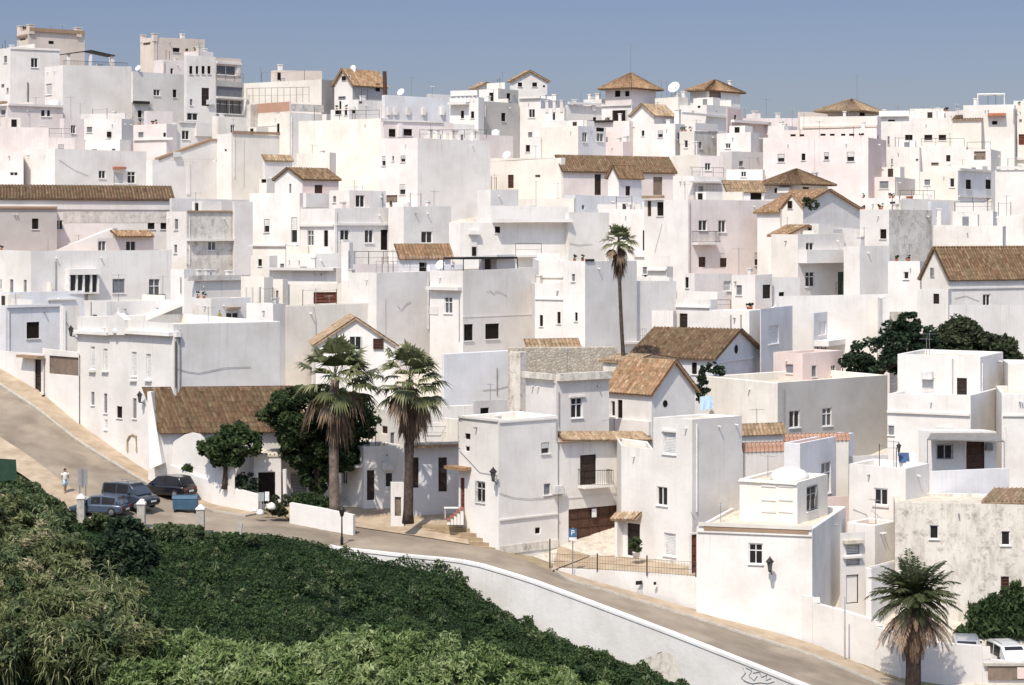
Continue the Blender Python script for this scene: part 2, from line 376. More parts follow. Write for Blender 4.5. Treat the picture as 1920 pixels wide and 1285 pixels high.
def B(xl, xc, xr, yt, yb, a=45, Y=None, c='white', roof='flat', wins=(), aR=None, dep=None, par=0.55, cR=None, down=5.0, rm=None, recess=0.16, oh=0.22, lip=True):
    b = Block(); b.xc = xc
    if Y is None: Y = Yof(yb)
    p = P(xc, yt, Y); b.C = Vector((p.x, p.y, 0)); C = b.C
    ztop = p.z; zbot = ZE+(HY-yb)/F*Y-down
    ar = math.radians(a); aRr = math.radians(90-a if aR is None else aR)
    b.L = Vector((-math.cos(ar), math.sin(ar), 0)); b.R = Vector((math.cos(aRr), math.sin(aRr), 0))
    b.hasR = xr > xc+0.5; b.hasL = xl < xc-0.5
    vr = C.normalized()
    if not b.hasR:
        b.R = Matrix.Rotation(math.radians(5), 3, 'Z') @ vr; b.tR = dep or 7.0
    else:
        b.tR = b.solve(xr, True)
        if not 0.2 < b.tR < 24:      # the wall would be seen edge-on: turn it so that it runs about 6 m back
            r_ = (xr-CX)/F; Q = Vector((r_*(C.y+5.5), C.y+5.5, 0)); b.R = (Q-C).normalized(); b.tR = (Q-C).length
    if not b.hasL:
        b.L = Matrix.Rotation(math.radians(-5), 3, 'Z') @ vr; b.tL = dep or 7.0
    else:
        b.tL = b.solve(xl, False)
        if not 0.05 < b.tL < 40:
            r_ = (xl-CX)/F; Q = Vector((r_*(C.y+5.5), C.y+5.5, 0)); b.L = (Q-C).normalized(); b.tL = (Q-C).length
    if dep and b.hasR and b.hasL: b.tR = dep
    nl = Vector((-b.L.y, b.L.x, 0)); b.nL = nl if nl.dot(C) < 0 or not b.hasL else -nl
    if b.hasL and b.nL.dot(C) > 0: b.nL = -b.nL
    nr = Vector((b.R.y, -b.R.x, 0)); b.nR = nr
    if b.hasR and b.nR.dot(C) > 0: b.nR = -b.nR
    A = C+b.L*b.tL; Bq = C+b.R*b.tR; D = A+b.R*b.tR
    ensure_root((C.x, C.y, zbot+down))
    org, root = CUR.org, CUR.root
    b.ztop, b.zbot = ztop, zbot; b.A, b.B, b.D = A, Bq, D
    # openings
    hl, hr, wl = [], [], []
    if Y > 168 and kind_flat(roof) and int(xc) not in BLANK:      # small plain windows high on walls that have none of their own listed
        for right, L_, n_ in ((False, b.tL, b.nL), (True, b.tR, b.nR)):
            if not (b.hasR if right else b.hasL) or not 2.0 < L_ < 9 or n_.y > -.25 or any((((w_[0]+w_[2])/2) > xc) == right for w_ in wins) or WR.random() > .55: continue
            for i in range(1 if L_ < 4 else WR.choice([1, 2, 2])):
                wd, hg = WR.uniform(.45, .8), WR.uniform(.6, 1.05); u = L_*((i+WR.uniform(.3, .7))/(1 if L_ < 4 else 2)); zt = ztop-par-WR.uniform(.45, 1.0)
                if u-wd/2 < .3 or u+wd/2 > L_-.3: continue
                r_ = (u-wd/2, u+wd/2, zt-hg, zt); (hr if right else hl).append(r_); wl.append((right,)+r_+(WR.choice('dosshd'), recess))
    for wn in wins:
        x0, y0, x1, y1 = wn[:4]; k = wn[4] if len(wn) > 4 else 'd'
        right = b.side((x0+x1)/2)
        u0, u1 = b.solve(x0, right), b.solve(x1, right)
        q = b.C+(b.R if right else b.L)*((u0+u1)/2)
        zz1 = ZE+(HY-y0)/F*q.y; zz0 = ZE+(HY-y1)/F*q.y
        tot = b.tR if right else b.tL
        if right: lo, hi = min(u0, u1), max(u0, u1)
        else: lo, hi = tot-max(u0, u1), tot-min(u0, u1)
        lo, hi = max(lo, 0.06), min(hi, tot-0.06)
        if zz1 > ztop-0.06 and not isinstance(roof, str) and roof[0] in ('gL', 'gR'):      # gable window, set against the wall
            wl.append((right, lo, hi, zz0, zz1, k, -0.05)); continue
        zz1 = min(zz1, ztop-0.06)
        if hi-lo < .1 or zz1-zz0 < .1: continue
        (hr if right else hl).append((lo, hi, zz0, zz1)); wl.append((right, lo, hi, zz0, zz1, k, recess))
    mb = MB(); ins = recess
    wall_face(mb, A, -b.L, b.tL, zbot, ztop, hl, b.nL, ins)
    if cR:  # side wall in its own colour, often greyer to put its shade in
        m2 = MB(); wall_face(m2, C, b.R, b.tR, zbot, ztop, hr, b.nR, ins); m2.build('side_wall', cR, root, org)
    else: wall_face(mb, C, b.R, b.tR, zbot, ztop, hr, b.nR, ins)
    z = lambda q, h: Vector((q.x, q.y, h))
    mb.quad(z(Bq, zbot), z(D, zbot), z(D, ztop), z(Bq, ztop)); mb.quad(z(D, zbot), z(A, zbot), z(A, ztop), z(D, ztop))
    kind = roof if isinstance(roof, str) else roof[0]
    if kind == 'flat':
        th = min(0.24, b.tL*.2, b.tR*.2); rz = ztop-par
        Ci = C+b.L*th+b.R*th; Ai = A-b.L*th+b.R*th; Bi = Bq+b.L*th-b.R*th; Di = D-b.L*th-b.R*th
        for o1, o2, i1, i2 in ((A, C, Ai, Ci), (C, Bq, Ci, Bi), (Bq, D, Bi, Di), (D, A, Di, Ai)):
            mb.quad(z(o1, ztop), z(o2, ztop), z(i2, ztop), z(i1, ztop)); mb.quad(z(i1, ztop), z(i2, ztop), z(i2, rz), z(i1, rz))
        rf = MB(); e = 0.0
        rf.quad(z(Ai, rz+.004), z(Ci, rz+.004), z(Bi, rz+.004), z(Di, rz+.004))
        rf.build('roof', rm or random.choice(['roofwash', 'roofwash', 'roofwash', 'redroof']), root, org, fix=False)
    else:
        ry = roof[1]; tm = rm or 'tile_brown'
        rf = MB(); up = Vector((0, 0, 1))
        if kind == 'gL':      # ridge parallel to the left wall, gables on the right wall and its opposite
            m0 = (C+Bq)/2; m1 = (A+D)/2; zr = ZE+(HY-ry)/F*m0.y
            if not b.hasR: zr = ZE+(HY-ry)/F*((m0.y+m1.y)/2)
            mb.add([z(C, ztop), z(Bq, ztop), z(m0, zr)], [(0, 1, 2)]); mb.add([z(A, ztop), z(D, ztop), z(m1, zr)], [(0, 1, 2)])
            sl = (zr-ztop)/(b.tR/2); lift = up*0.10
            g = b.L*oh
            for s_, e0, e1 in ((-1, C, A), (1, Bq, D)):
                ev = b.R*(s_*oh); dz = up*(-sl*oh)
                tile_slab(rf, z(m1, zr)+g+lift, z(m0, zr)-g+lift, z(e0, ztop)-g+ev+dz+lift, z(e1, ztop)+g+ev+dz+lift)
            b.ridge = (z(m0, zr), z(m1, zr))
        elif kind == 'gR':    # ridge runs back from the left wall; gable on the left wall
            m0 = (C+A)/2; m1 = (Bq+D)/2; zr = ZE+(HY-ry)/F*m0.y
            mb.add([z(C, ztop), z(A, ztop), z(m0, zr)], [(0, 1, 2)]); mb.add([z(Bq, ztop), z(D, ztop), z(m1, zr)], [(0, 1, 2)])
            sl = (zr-ztop)/(b.tL/2); lift = up*0.10; g = b.R*oh
            for s_, e0, e1 in ((-1, C, Bq), (1, A, D)):
                ev = b.L*(s_*oh); dz = up*(-sl*oh)
                tile_slab(rf, z(m0, zr)-g+lift, z(m1, zr)+g+lift, z(e1, ztop)+g+ev+dz+lift, z(e0, ztop)-g+ev+dz+lift)
            b.ridge = (z(m0, zr), z(m1, zr))
        elif kind == 'hip':
            cen = (A+Bq)/2; zr = ZE+(HY-ry)/F*cen.y; k = 0.5+oh/max(b.tL, 1)
            o = [cen+(q-cen)*(1+2*oh/max(2.0, (q-cen).length)) for q in (C, Bq, D, A)]
            dz = -0.05
            for i in range(4):
                p0, p1 = o[i], o[(i+1) % 4]; top = z(cen, zr)
                tile_slab(rf, top, top+(p1-p0)*0.02, z(p1, ztop+dz), z(p0, ztop+dz))
            rf.quad(*[z(q, ztop+dz-.16) for q in o])
            b.ridge = (z(cen, zr),)*2
        elif kind in ('shed', 'shedR'):    # one slope rising away from the left wall (shed) or from the right wall (shedR)
            if kind == 'shed': e0, e1, h0, h1, out_ = A, C, D, Bq, -b.R
            else: e0, e1, h0, h1, out_ = C, Bq, A, D, -b.L
            zr = ZE+(HY-ry)/F*((h0.y+h1.y)/2)
            ln = (h0-e0).length; sl = (zr-ztop)/ln; along = (e1-e0).normalized()*oh*.6; lift = up*.1
            tile_slab(rf, z(h0, zr)-along+lift, z(h1, zr)+along+lift, z(e1, ztop-sl*oh)+out_*oh+along+lift, z(e0, ztop-sl*oh)+out_*oh-along+lift)
            mb.quad(z(h0, ztop), z(h1, ztop), z(h1, zr), z(h0, zr)); mb.add([z(e0, ztop), z(h0, ztop), z(h0, zr)], [(0, 1, 2)]); mb.add([z(e1, ztop), z(h1, ztop), z(h1, zr)], [(0, 1, 2)])
            b.ridge = (z(h0, zr), z(h1, zr))
        rf.build('roof', tm, root, org, fix=False)
    if kind == 'flat' and ztop-zbot > 3:      # roof lines are never quite level
        kl, kr = random.uniform(-.022, .022), random.uniform(-.022, .022)
        def tilt(v):
            if abs(v[2]-ztop) > .002: return v
            q = Vector((v[0]-C.x, v[1]-C.y, 0)); return (v[0], v[1], v[2]+max(-.16, min(.16, kl*q.dot(b.L)+kr*q.dot(b.R))))
        mb.v = [tilt(v) for v in mb.v]
        if cR:
            sw = [o for o in root.children if o.name.startswith('side_wall')][-1]
            for v in sw.data.vertices: v.co = Vector(tilt(tuple(v.co+org)))-org
    wo = mb.build('wall', c, root, org)
    if Y < 175:
        bv = wo.modifiers.new('worn_edges', 'BEVEL'); bv.width = .06; bv.segments = 2; bv.limit_method = 'ANGLE'; bv.angle_limit = math.radians(50)
    CUR.blocks.append(b); b.org = org; b.root = root
    for (right, u0, u1, v0, v1, k, rc_) in wl: window(b, right, u0, u1, v0, v1, k, rc_)
    return b
def window(b, right, u0, u1, v0, v1, k, ins):
    O = b.C if right else b.A
    d, n = b.axes(right)
    pt = lambda u, v, o: Vector((O.x+d.x*u+n.x*o, O.y+d.y*u+n.y*o, v))
    wdt, hgt = u1-u0, v1-v0
    up = Vector((0, 0, 1)); cu, cv = (u0+u1)/2, (v0+v1)/2
    door = k in 'kKnr' or (k in 'oh' and hgt > 1.75 and hgt > 1.3*wdt)
    nm = 'door' if door else 'window'
    if k == 'k' and wdt > 2.4: nm = 'garage_door'
    if k == 'p': nm = 'wall_panel'
    fm = {'d': 'frame_white', 'o': 'wood_dark', 'b': 'frame_white', 'g': 'frame_white', 'k': 'wood_brown', 'K': 'wood_dark', 's': 'frame_grey', 'r': 'wood_red', 'n': 'green_wood', 'p': 'brownstone', 'h': 'frame_grey', 'y': 'frame_white'}[k]
    fr = MB(); t = min(0.06, wdt*.12); dp = 0.035; o = -ins+0.05
    def bar(ua, ub, va, vb, oo=o, th=dp): fr.box(pt((ua+ub)/2, (va+vb)/2, oo), d*((ub-ua)/2), n*th, up*((vb-va)/2))
    bar(u0, u0+t, v0, v1); bar(u1-t, u1, v0, v1); bar(u0+t, u1-t, v1-t, v1); bar(u0+t, u1-t, v0, v0+t)
    if k in 'dgy' and wdt > 0.6: bar(cu-t*.5, cu+t*.5, v0+t, v1-t)
    if k in 'dgy' and hgt > 1.3: bar(u0+t, u1-t, cv+hgt*.15, cv+hgt*.15+t)
    if k in 'kKrn':
        if wdt > 1.1:
            m_ = max(1, int(wdt/0.9))
            for i in range(1, m_): x = u0+wdt*i/m_; bar(x-.02, x+.02, v0+t, v1-t)
        for i in range(1, 4): y = v0+hgt*i/4; bar(u0+t, u1-t, y-.02, y+.02)
    fo = fr.build(nm, fm, b.root, b.org, fix=False)
    pn = MB(); oo = -ins+0.02
    if k in 'bs':
        ns = max(3, int(hgt/0.11))
        for i in range(ns):
            y0 = v0+t+(hgt-2*t)*i/ns; y1 = v0+t+(hgt-2*t)*(i+1)/ns
            pn.quad(pt(u0+t, y0, oo+.045), pt(u1-t, y0, oo+.045), pt(u1-t, y1, oo), pt(u0+t, y1, oo))
        pn.build('shutter', PANE[k], fo, b.org, fix=False)
    else:
        pn.quad(pt(u0, v0, oo), pt(u1, v0, oo), pt(u1, v1, oo), pt(u0, v1, oo))
        pn.build('panel' if door or k in 'kp' else 'pane', PANE[k], fo, b.org, fix=False)
    if k == 'h':   # roller blind half lowered
        bl = MB(); ym = v1-hgt*.5
        for i in range(6):
            y0 = ym+(v1-t-ym)*i/6; y1 = ym+(v1-t-ym)*(i+1)/6
            bl.quad(pt(u0+t, y0, o+.09), pt(u1-t, y0, o+.09), pt(u1-t, y1, o+.05), pt(u0+t, y1, o+.05))
        bl.build('blind', 'shutter_white', fo, b.org, fix=False)
    if k == 'g':
        gr = MB(); ng = max(3, int(wdt/.14))
        for i in range(ng+1): x = u0+wdt*i/ng; gr.tube([pt(x, v0-.05, .06), pt(x, v1+.05, .06)], .012, 4)
        for y in (v0+.05, cv, v1-.05): gr.tube([pt(u0-.03, y, .06), pt(u1+.03, y, .06)], .014, 4)
        gr.build('grille', 'iron', fo, b.org, fix=False)
    if not door and hgt > 0.5 and nm == 'window':
        sl = MB(); sl.box(pt(cu, v0-.035, .03), d*(wdt/2+.08), n*.07, up*.03)
        sl.build('sill', 'frame_white', fo, b.org, fix=False)
def part(mb, name, mat, smooth=False, fix=True): return mb.build(name, mat, CUR.root, CUR.org, smooth, fix)
def band(b, x0, x1, y0, y1, out=0.18, mat='white', name='cornice', right=None):
    """moulding that stands proud of a wall, between two pixel columns"""
    right = b.side((x0+x1)/2) if right is None else right
    p0 = b.on(x0, y0, 0, right); p1 = b.on(x1, y0, 0, right)
    zz0 = b.on((x0+x1)/2, y1, 0, right).z; zt = b.on((x0+x1)/2, y0, 0, right).z
    d, n = b.axes(right); m_ = MB()
    c = (p0+p1)/2; c.z = (zz0+zt)/2
    m_.box(c+n*(out/2+.002), (Vector((p1.x, p1.y, 0))-Vector((p0.x, p0.y, 0)))/2, n*(out/2), Vector((0, 0, (zt-zz0)/2)))
    return part(m_, name, mat)
def slab(b, x0, x1, y0, y1, out=0.9, mat='white', name='canopy', right=None): return band(b, x0, x1, y0, y1, out, mat, name, right)
def balcony(b, x0, x1, ytop, yfloor, out=0.8, mat='iron', right=None, nb=None):
    right = b.side((x0+x1)/2) if right is None else right
    band(b, x0, x1, yfloor, yfloor+4, out, 'white', 'balcony_slab', right)
    d, n = b.axes(right); g = MB()
    p = [b.on(x0, yfloor, .01, right), b.on(x0, yfloor, out-.05, right), b.on(x1, yfloor, out-.05, right), b.on(x1, yfloor, .01, right)]
    h = (yfloor-ytop)/F*p[0].y; up = Vector((0, 0, 1))
    for q0, q1 in zip(p, p[1:]):
        g.tube([q0+up*h, q1+up*h], .025, 5); g.tube([q0+up*.08, q1+up*.08], .018, 4)
        k = max(2, int((q1-q0).length/.16))
        for i in range(k+1): q = q0.lerp(q1, i/k); g.tube([q+up*.02, q+up*h], .011, 4)
    part(g, 'railing', mat, fix=False)
def pipe(b, x, y0, y1, r=.05, mat='frame_grey', right=None):
    m_ = MB(); m_.tube([b.on(x, y0, .07, right), b.on(x, y1, .07, right)], r, 6); part(m_, 'drainpipe', mat, fix=False)
def cable(b, pts, right=None):
    m_ = MB(); m_.tube([b.on(x, y, .04, right) for x, y in pts], .013, 4); part(m_, 'cable', 'iron', fix=False)
def ac(b, x, y, wpx=14, hpx=10, right=None):
    right = b.side(x) if right is None else right
    d, n = b.axes(right); q = b.on(x, y, .2, right); s_ = q.y/F; m_ = MB(); up = Vector((0, 0, 1))
    m_.box(q, d*(.42), n*.16, up*(.29)); part(m_, 'air_conditioner', 'ac_white')
def rail(pts, h=0.95, mat='rust_iron', name='railing', every=1.4, bars=False):
    """roof railing through world points"""
    g = MB(); up = Vector((0, 0, 1))
    for q0, q1 in zip(pts, pts[1:]):
        g.tube([q0+up*h, q1+up*h], .025, 5); g.tube([q0+up*h*.5, q1+up*h*.5], .016, 4)
        k = max(1, int((q1-q0).length/(0.18 if bars else every)))
        for i in range(k+1): q = q0.lerp(q1, i/k); g.tube([q, q+up*h], .012 if bars else .025, 4)
    return part(g, name, mat, fix=False)
def on_roof(b, fu, fv):
    """point on the flat roof: fu along the left wall from the corner (0..1), fv along the right wall"""
    return b.C+b.L*(b.tL*fu)+b.R*(b.tR*fv)+Vector((0, 0, b.ztop-.55))
def antenna(b, fu=.5, fv=.5, h=2.6, z=None):
    q = on_roof(b, fu, fv); m_ = MB(); up = Vector((0, 0, 1))
    if hasattr(b, 'ridge'): q.z = b.ztop-.4
    if z is not None: q.z = z
    m_.tube([q, q+up*h], .022, 4)
    an = random.uniform(0, math.pi); dd = Vector((math.cos(an), math.sin(an), 0)); pp = Vector((-dd.y, dd.x, 0))
    top = q+up*(h-.1)
    m_.tube([top-dd*.5, top+dd*.6], .014, 4)
    for i in range(6): c = top+dd*(-.45+i*.2); m_.tube([c-pp*(.28-.02*i), c+pp*(.28-.02*i)], .009, 3)
    part(m_, 'antenna', 'steel', fix=False)
def chimney(b, fu=.5, fv=.5, w_=.4, h=1.3, mat='white'):
    q = on_roof(b, fu, fv); m_ = MB(); d = b.L
    n = Vector((-d.y, d.x, 0))
    m_.box(q+Vector((0, 0, h/2)), d*(w_/2), n*(w_/2), Vector((0, 0, h/2))); m_.box(q+Vector((0, 0, h+.05)), d*(w_/2+.06), n*(w_/2+.06), Vector((0, 0, .05)))
    part(m_, 'chimney', mat)
def dish(b, fu=.3, fv=.3, r=.4, z=None, h=.9):
    q = on_roof(b, fu, fv)
    if z is not None: q.z = z
    m_ = MB(); up = Vector((0, 0, 1)); m_.tube([q, q+up*h], .03, 5, 1)
    ax = Vector((-.45, -.75, .5)).normalized(); u = ax.orthogonal().normalized(); v = ax.cross(u); c = q+up*(h+.1)
    rings = []
    for k, (rr, dd) in enumerate(((.02, 0), (.5, .03), (1, .13))):
        rings += [c+ax*(dd*r*1.4)+(u*math.cos(t)+v*math.sin(t))*(rr*r) for t in [2*math.pi*i/12 for i in range(12)]]
    fs = [(k*12+i, k*12+(i+1) % 12, (k+1)*12+(i+1) % 12, (k+1)*12+i) for k in range(2) for i in range(12)]
    m_.add(rings, fs, 0); m_.tube([c, c+ax*r*.9], .015, 4, 1)
    part(m_, 'satellite_dish', ['dish_white', 'steel'], fix=False)
def tank(b, fu=.5, fv=.5, r=.45, h=.9, mat='dish_white'):
    q = on_roof(b, fu, fv); m_ = MB(); m_.lathe(q, [(r*.9, 0), (r, .1), (r, h-.1), (r*.6, h), (r*.25, h+.08)], 12); part(m_, 'water_tank', mat, True)
# ------------------------------------------------------------------ ground, road, kerbs, retaining walls
FAR = [(-400, 560, 196), (-150, 640, 185), (0, 690, 179), (70, 735, 174.5), (145, 795, 171), (265, 880, 165), (330, 920, 161.2), (400, 950, 157.6), (485, 966, 155.4), (560, 977, 153.9), (640, 985, 153), (780, 1006, 151.5), (935, 1031, 149), (1035, 1072, 146), (1150, 1105, 143.6), (1300, 1148, 141), (1530, 1216, 137.4), (1690, 1287, 133.5), (1840, 1345, 130.5), (2100, 1430, 126)]
NEAR = [(-400, 700, 176), (-150, 770, 168), (-40, 836, 162.5), (50, 892, 158), (105, 935, 154.5), (150, 968, 152), (265, 990, 149.5), (394, 1000, 147.2), (520, 1004, 146.5), (640, 1030, 146), (760, 1045, 144.5), (860, 1054, 143), (1000, 1094, 139.5), (1250, 1186, 133), (1500, 1290, 126), (1650, 1350, 122), (1800, 1400, 119), (2100, 1480, 114)]
def interp(tab, px):
    for (x0, a0, b0), (x1, a1, b1) in zip(tab, tab[1:]):
        if px <= x1:
            t = (px-x0)/(x1-x0); t = max(0, t); return a0+(a1-a0)*t, b0+(b1-b0)*t
    return tab[-1][1:]
TOPG = [(-400, 720, 0), (-150, 800, 0), (0, 885, 0), (50, 905, 0), (105, 948, 0), (150, 980, 0), (265, 1002, 0), (375, 1010, 0), (446, 1014, 0), (520, 1014, 0), (600, 1030, 0), (640, 1048, 0), (760, 1064, 0), (840, 1078, 0), (870, 1105, 0), (950, 1165, 0), (1050, 1212, 0), (1150, 1248, 0), (1270, 1295, 0), (1500, 1370, 0), (1800, 1450, 0), (2100, 1530, 0)]
BOTG = [(-400, 1260, 0), (0, 1290, 0), (600, 1310, 0), (900, 1350, 0), (1150, 1430, 0), (1500, 1520, 0), (2100, 1650, 0)]
def bank(px, t):
    """bank below the road: t = 0 at the foot of the road edge, 1 at the picture's bottom (a world point)"""
    Yn = interp(NEAR, px)[1]-0.25
    p0 = P(px, interp(TOPG, px)[0], Yn); p1 = P(px, interp(BOTG, px)[0], 117.0)
    return p0.lerp(p1, t)
CREST = [(-400, 215, 0), (250, 225, 0), (450, 235, 0), (620, 240, 0), (1100, 262, 0), (1500, 280, 0), (2100, 290, 0)]
def hill_z(Y, px):
    return ZE+(HY-max(rowof(Y), interp(CREST, px)[0]))/F*min(Y, 285)-3.0
mb = MB(); cols = list(range(-400, 2101, 50))
rows = []
for px in cols:
    r = []; dirx = (px-CX)/F
    yf, Yf = interp(FAR, px); yn, Yn = interp(NEAR, px)
    pf, pn = P(px, yf, Yf), P(px, yn, Yn)
    for Yb, z in ((-150, -30), (10, -22), (60, -9)): r.append(Vector((dirx*max(Yb, 10), Yb, z)))
    for t in (1, .75, .5, .25, 0): r.append(bank(px, t))
    r.append(pn+Vector((0, .0, -.06))); r.append(pf+Vector((0, 0, -.06)))
    for Y in (Yf+4, 162, 168, 176, 186, 200, 220, 240, 260, 280, 300, 320):
        Y2 = max(Y, r[-1].y+1.0); z = hill_z(min(Y2, 318), px)
        if Y2 < Yf+6: z = min(max(z, pf.z-.1), pf.z+.2)
        r.append(Vector((dirx*Y2, Y2, z)))
    for Y, z in ((360, r[-1].z-6), (500, 10), (900, -20), (4000, -60)): r.append(Vector((dirx*Y*1.4, Y, z)))
    rows.append(r)
for a, b2 in zip(rows, rows[1:]):
    for i in range(len(a)-1): mb.quad(a[i], b2[i], b2[i+1], a[i+1], 1 if i < 8 else 2 if 9 < i < 21 else 0)
setting(mb.build('ground', ['soil', 'undergrowth', 'lane'], smooth=True))
# road surface, a sheet just above the ground sheet
rd = MB(); pv = MB(); kb = MB(); up = Vector((0, 0, 1))
rc = list(range(-400, 2101, 20))
def edge(px, f):
    yf, Yf = interp(FAR, px); yn, Yn = interp(NEAR, px); return P(px, yn, Yn).lerp(P(px, yf, Yf), f)
for x0, x1 in zip(rc, rc[1:]):
    rd.quad(edge(x0, 0), edge(x1, 0), edge(x1, 1.0), edge(x0, 1.0))
setting(rd.build('road', 'asphalt', smooth=True))
# pavement with a kerb on the house side of the road
for x0, x1 in zip(rc, rc[1:]):
    w0, w1 = [0.80 if (x < 480 or x > 1040) else 1.0 for x in (x0, x1)]
    if x0 >= 480 and x1 <= 1040: continue
    h = 0.13
    a0, a1, b0, b1 = edge(x0, w0), edge(x1, w1), edge(x0, 1.04), edge(x1, 1.04)
    pv.quad(a0+up*h, a1+up*h, b1+up*(h+.02), b0+up*(h+.02))
    k0, k1 = edge(x0, w0-.02), edge(x1, w1-.02)
    kb.quad(k0+up*.004, k1+up*.004, k1+up*(h+.01), k0+up*(h+.01)); kb.quad(k0+up*(h+.01), k1+up*(h+.01), a1+up*(h+.01), a0+up*(h+.01))
setting(pv.build('pavement', 'paving', smooth=True)); setting(kb.build('kerb', 'concrete'))
# sandy shoulder on the near side of the upper road
sh = MB()
for x0, x1 in zip(rc, rc[1:]):
    if x1 > 180: break
    sh.quad(edge(x0, -.02)+up*.02, edge(x1, -.02)+up*.02, edge(x1, .22)+up*.02, edge(x0, .22)+up*.02)
setting(sh.build('verge', 'paving', smooth=True))
# little square under the palms and the forecourt of the garage
pz = MB(); z0 = edge(700, 1).z+.04
pz.add([edge(540, 1.0)+up*.05, edge(640, 1.0)+up*.05, edge(790, 1.0)+up*.05, edge(880, 1.0)+up*.05, P(868, 985, 153.5), P(860, 960, 157), P(650, 950, 158.5), P(520, 945, 158.5)], [(0, 1, 2, 3, 4, 5, 6, 7)])
setting(pz.build('square_paving', 'paving'))
fc = MB()
fc.add([edge(1035, 1)+up*.08, P(1036, 1066, 147.3), P(1170, 1074, 144.3), P(1305, 1084, 141.9), P(1300, 1040, 150), P(1166, 1019, 156), P(1047, 1024, 152.7)], [(0, 1, 2, 3, 4, 5, 6)])
setting(fc.build('forecourt', 'paving'))
# sandstone steps down to the road
st = MB()
for i in range(5):
    f = i/5
    L0 = P(786, 1004-3.4*i, 151.5+.42*i); R0 = P(934-6*i, 1028-8.5*i, 149.2+.42*i)
    L1 = P(786, 1001-3.4*i, 153.2+.42*i); R1 = P(930-6*i, 1018-8.5*i, 151.5+.42*i)
    zt = R0.z+.02
    for p in (L0, R0, L1, R1): p.z = zt
    st.prism([L0, R0, R1+Vector((0, 2, 0)), L1+Vector((0, 2, 0))], Vector((0, 0, -.55)))
o = st.build('steps', 'sandstone', None, P(860, 1010, 151)); tag(o, 'worn sandstone steps spreading from the corner house down to the road', 'steps')
rs = MB()
for i in range(5):
    c = P(842+6*i, 980, 151.5); zt = c.z+.19*(i+1); zb = c.z-.1; rs.box(Vector((c.x, c.y, (zt+zb)/2)), Vector((.125, 0, 0)), Vector((0, .5, 0)), up*((zt-zb)/2), 1); rs.box(Vector((c.x-.02, c.y-.02, zt+.035)), Vector((.135, 0, 0)), Vector((0, .54, 0)), up*.035)
o = rs.build('steps', ['redstep', 'cream'], None, P(850, 976, 151.6)); tag(o, 'short flight of reddish steps climbing to the corner house side door', 'steps')
def wall_strip(name, pts, depth, mat, label, cat='wall', cap=None, capmat='white', dirv=None):
    """pts: list of (top point, bottom point); thickness runs away from the viewer"""
    m_ = MB(); root = empty(name, pts[len(pts)//2][1], label, cat)
    for (t0, b0), (t1, b1) in zip(pts, pts[1:]):
        al = Vector((t1.x-t0.x, t1.y-t0.y, 0)).normalized(); nb = Vector((-al.y, al.x, 0))*depth
        m_.quad(b0, b1, t1, t0); m_.quad(t0, t1, t1+nb, t0+nb); m_.quad(t0+nb, t1+nb, b1+nb, b0+nb)
    m_.quad(pts[0][1], pts[0][0], pts[0][0]+nb, pts[0][1]+nb); m_.quad(pts[-1][1], pts[-1][0], pts[-1][0]+nb, pts[-1][1]+nb)
    m_.build('masonry', mat, root, root.location)
    if cap:
        c = MB()
        for (t0, b0), (t1, b1) in zip(pts, pts[1:]):
            al = Vector((t1.x-t0.x, t1.y-t0.y, 0)).normalized(); nb = Vector((-al.y, al.x, 0))
            f0, f1 = t0-nb*.06+up*.003, t1-nb*.06+up*.003; g0, g1 = t0+nb*(depth+.06)+up*.003, t1+nb*(depth+.06)+up*.003
            c.quad(f0, f1, f1+up*cap, f0+up*cap); c.quad(f0+up*cap, f1+up*cap, g1+up*cap, g0+up*cap); c.quad(g0, g1, g1+up*cap, g0+up*cap)
        c.build('coping', capmat, root, root.location)
    return root
WT = [(618, 1026), (640, 1031), (700, 1037), (760, 1044), (830, 1050), (862, 1054), (900, 1062), (960, 1080), (1000, 1093), (1100, 1130), (1250, 1187), (1400, 1246), (1500, 1286), (1650, 1346), (1850, 1410)]
pts = []
for x, y in WT:
    Yn = interp(NEAR, x)[1]-.25; t = P(x, y, Yn); pts.append((t-up*.05, t-up*(2.2 if x < 800 else 5.5)))
root = wall_strip('retaining_wall', pts, .4, 'white', 'long white retaining wall with graffiti following the road down over the green bank', cap=.16)
gm = MB(); ox, oy = 1388, 1268          # scrawled graffiti lines on the lower part of the wall
def wp(x, y): Yn = interp(NEAR, x)[1]-.25; return P(x, y, Yn-.035)
for strokes in ([(1392, 1250), (1398, 1262), (1390, 1272), (1402, 1280)], [(1398, 1252), (1410, 1258), (1404, 1268), (1414, 1276), (1420, 1268)], [(1412, 1262), (1424, 1260), (1428, 1270), (1438, 1266), (1436, 1276), (1446, 1272)], [(1394, 1276), (1410, 1282), (1426, 1280), (1440, 1282), (1452, 1278)], [(1404, 1246), (1408, 1254), (1416, 1250)]):
    gm.tube([wp(x, y) for x, y in strokes], .022, 4)
gm.build('graffiti', 'steel', root, root.location, fix=False)
sm = MB(); sm.add([wp(1165, 1249)+up*.02, wp(1200, 1238), wp(1228, 1228), wp(1248, 1222), wp(1262, 1230), wp(1274, 1262), wp(1282, 1290), wp(1200, 1290)], [tuple(range(8))]); sm.build('bare_patch', 'stained', root, root.location, fix=False)
sm = MB(); sm.add([wp(1232, 1225), wp(1241, 1222), wp(1243, 1262), wp(1236, 1260)], [(0, 1, 2, 3)]); sm.build('drain_stain', 'brownstone', root, root.location, fix=False)
pts = []
for x, yt, Yt in ((1034, 1066, 147.2), (1170, 1073, 144.2), (1306, 1083, 141.6), (1306.5, 1083, 141.5), (1400, 1100, 140.2), (1523, 1120, 138.4), (1524, 1131, 138.3), (1560, 1140, 137.9), (1640, 1164, 136.5), (1641, 1175, 136.4), (1690, 1192, 135.5)):
    t = P(x, yt, Yt); pts.append((t, t-up*(1.4+(x-1030)*.0052)))
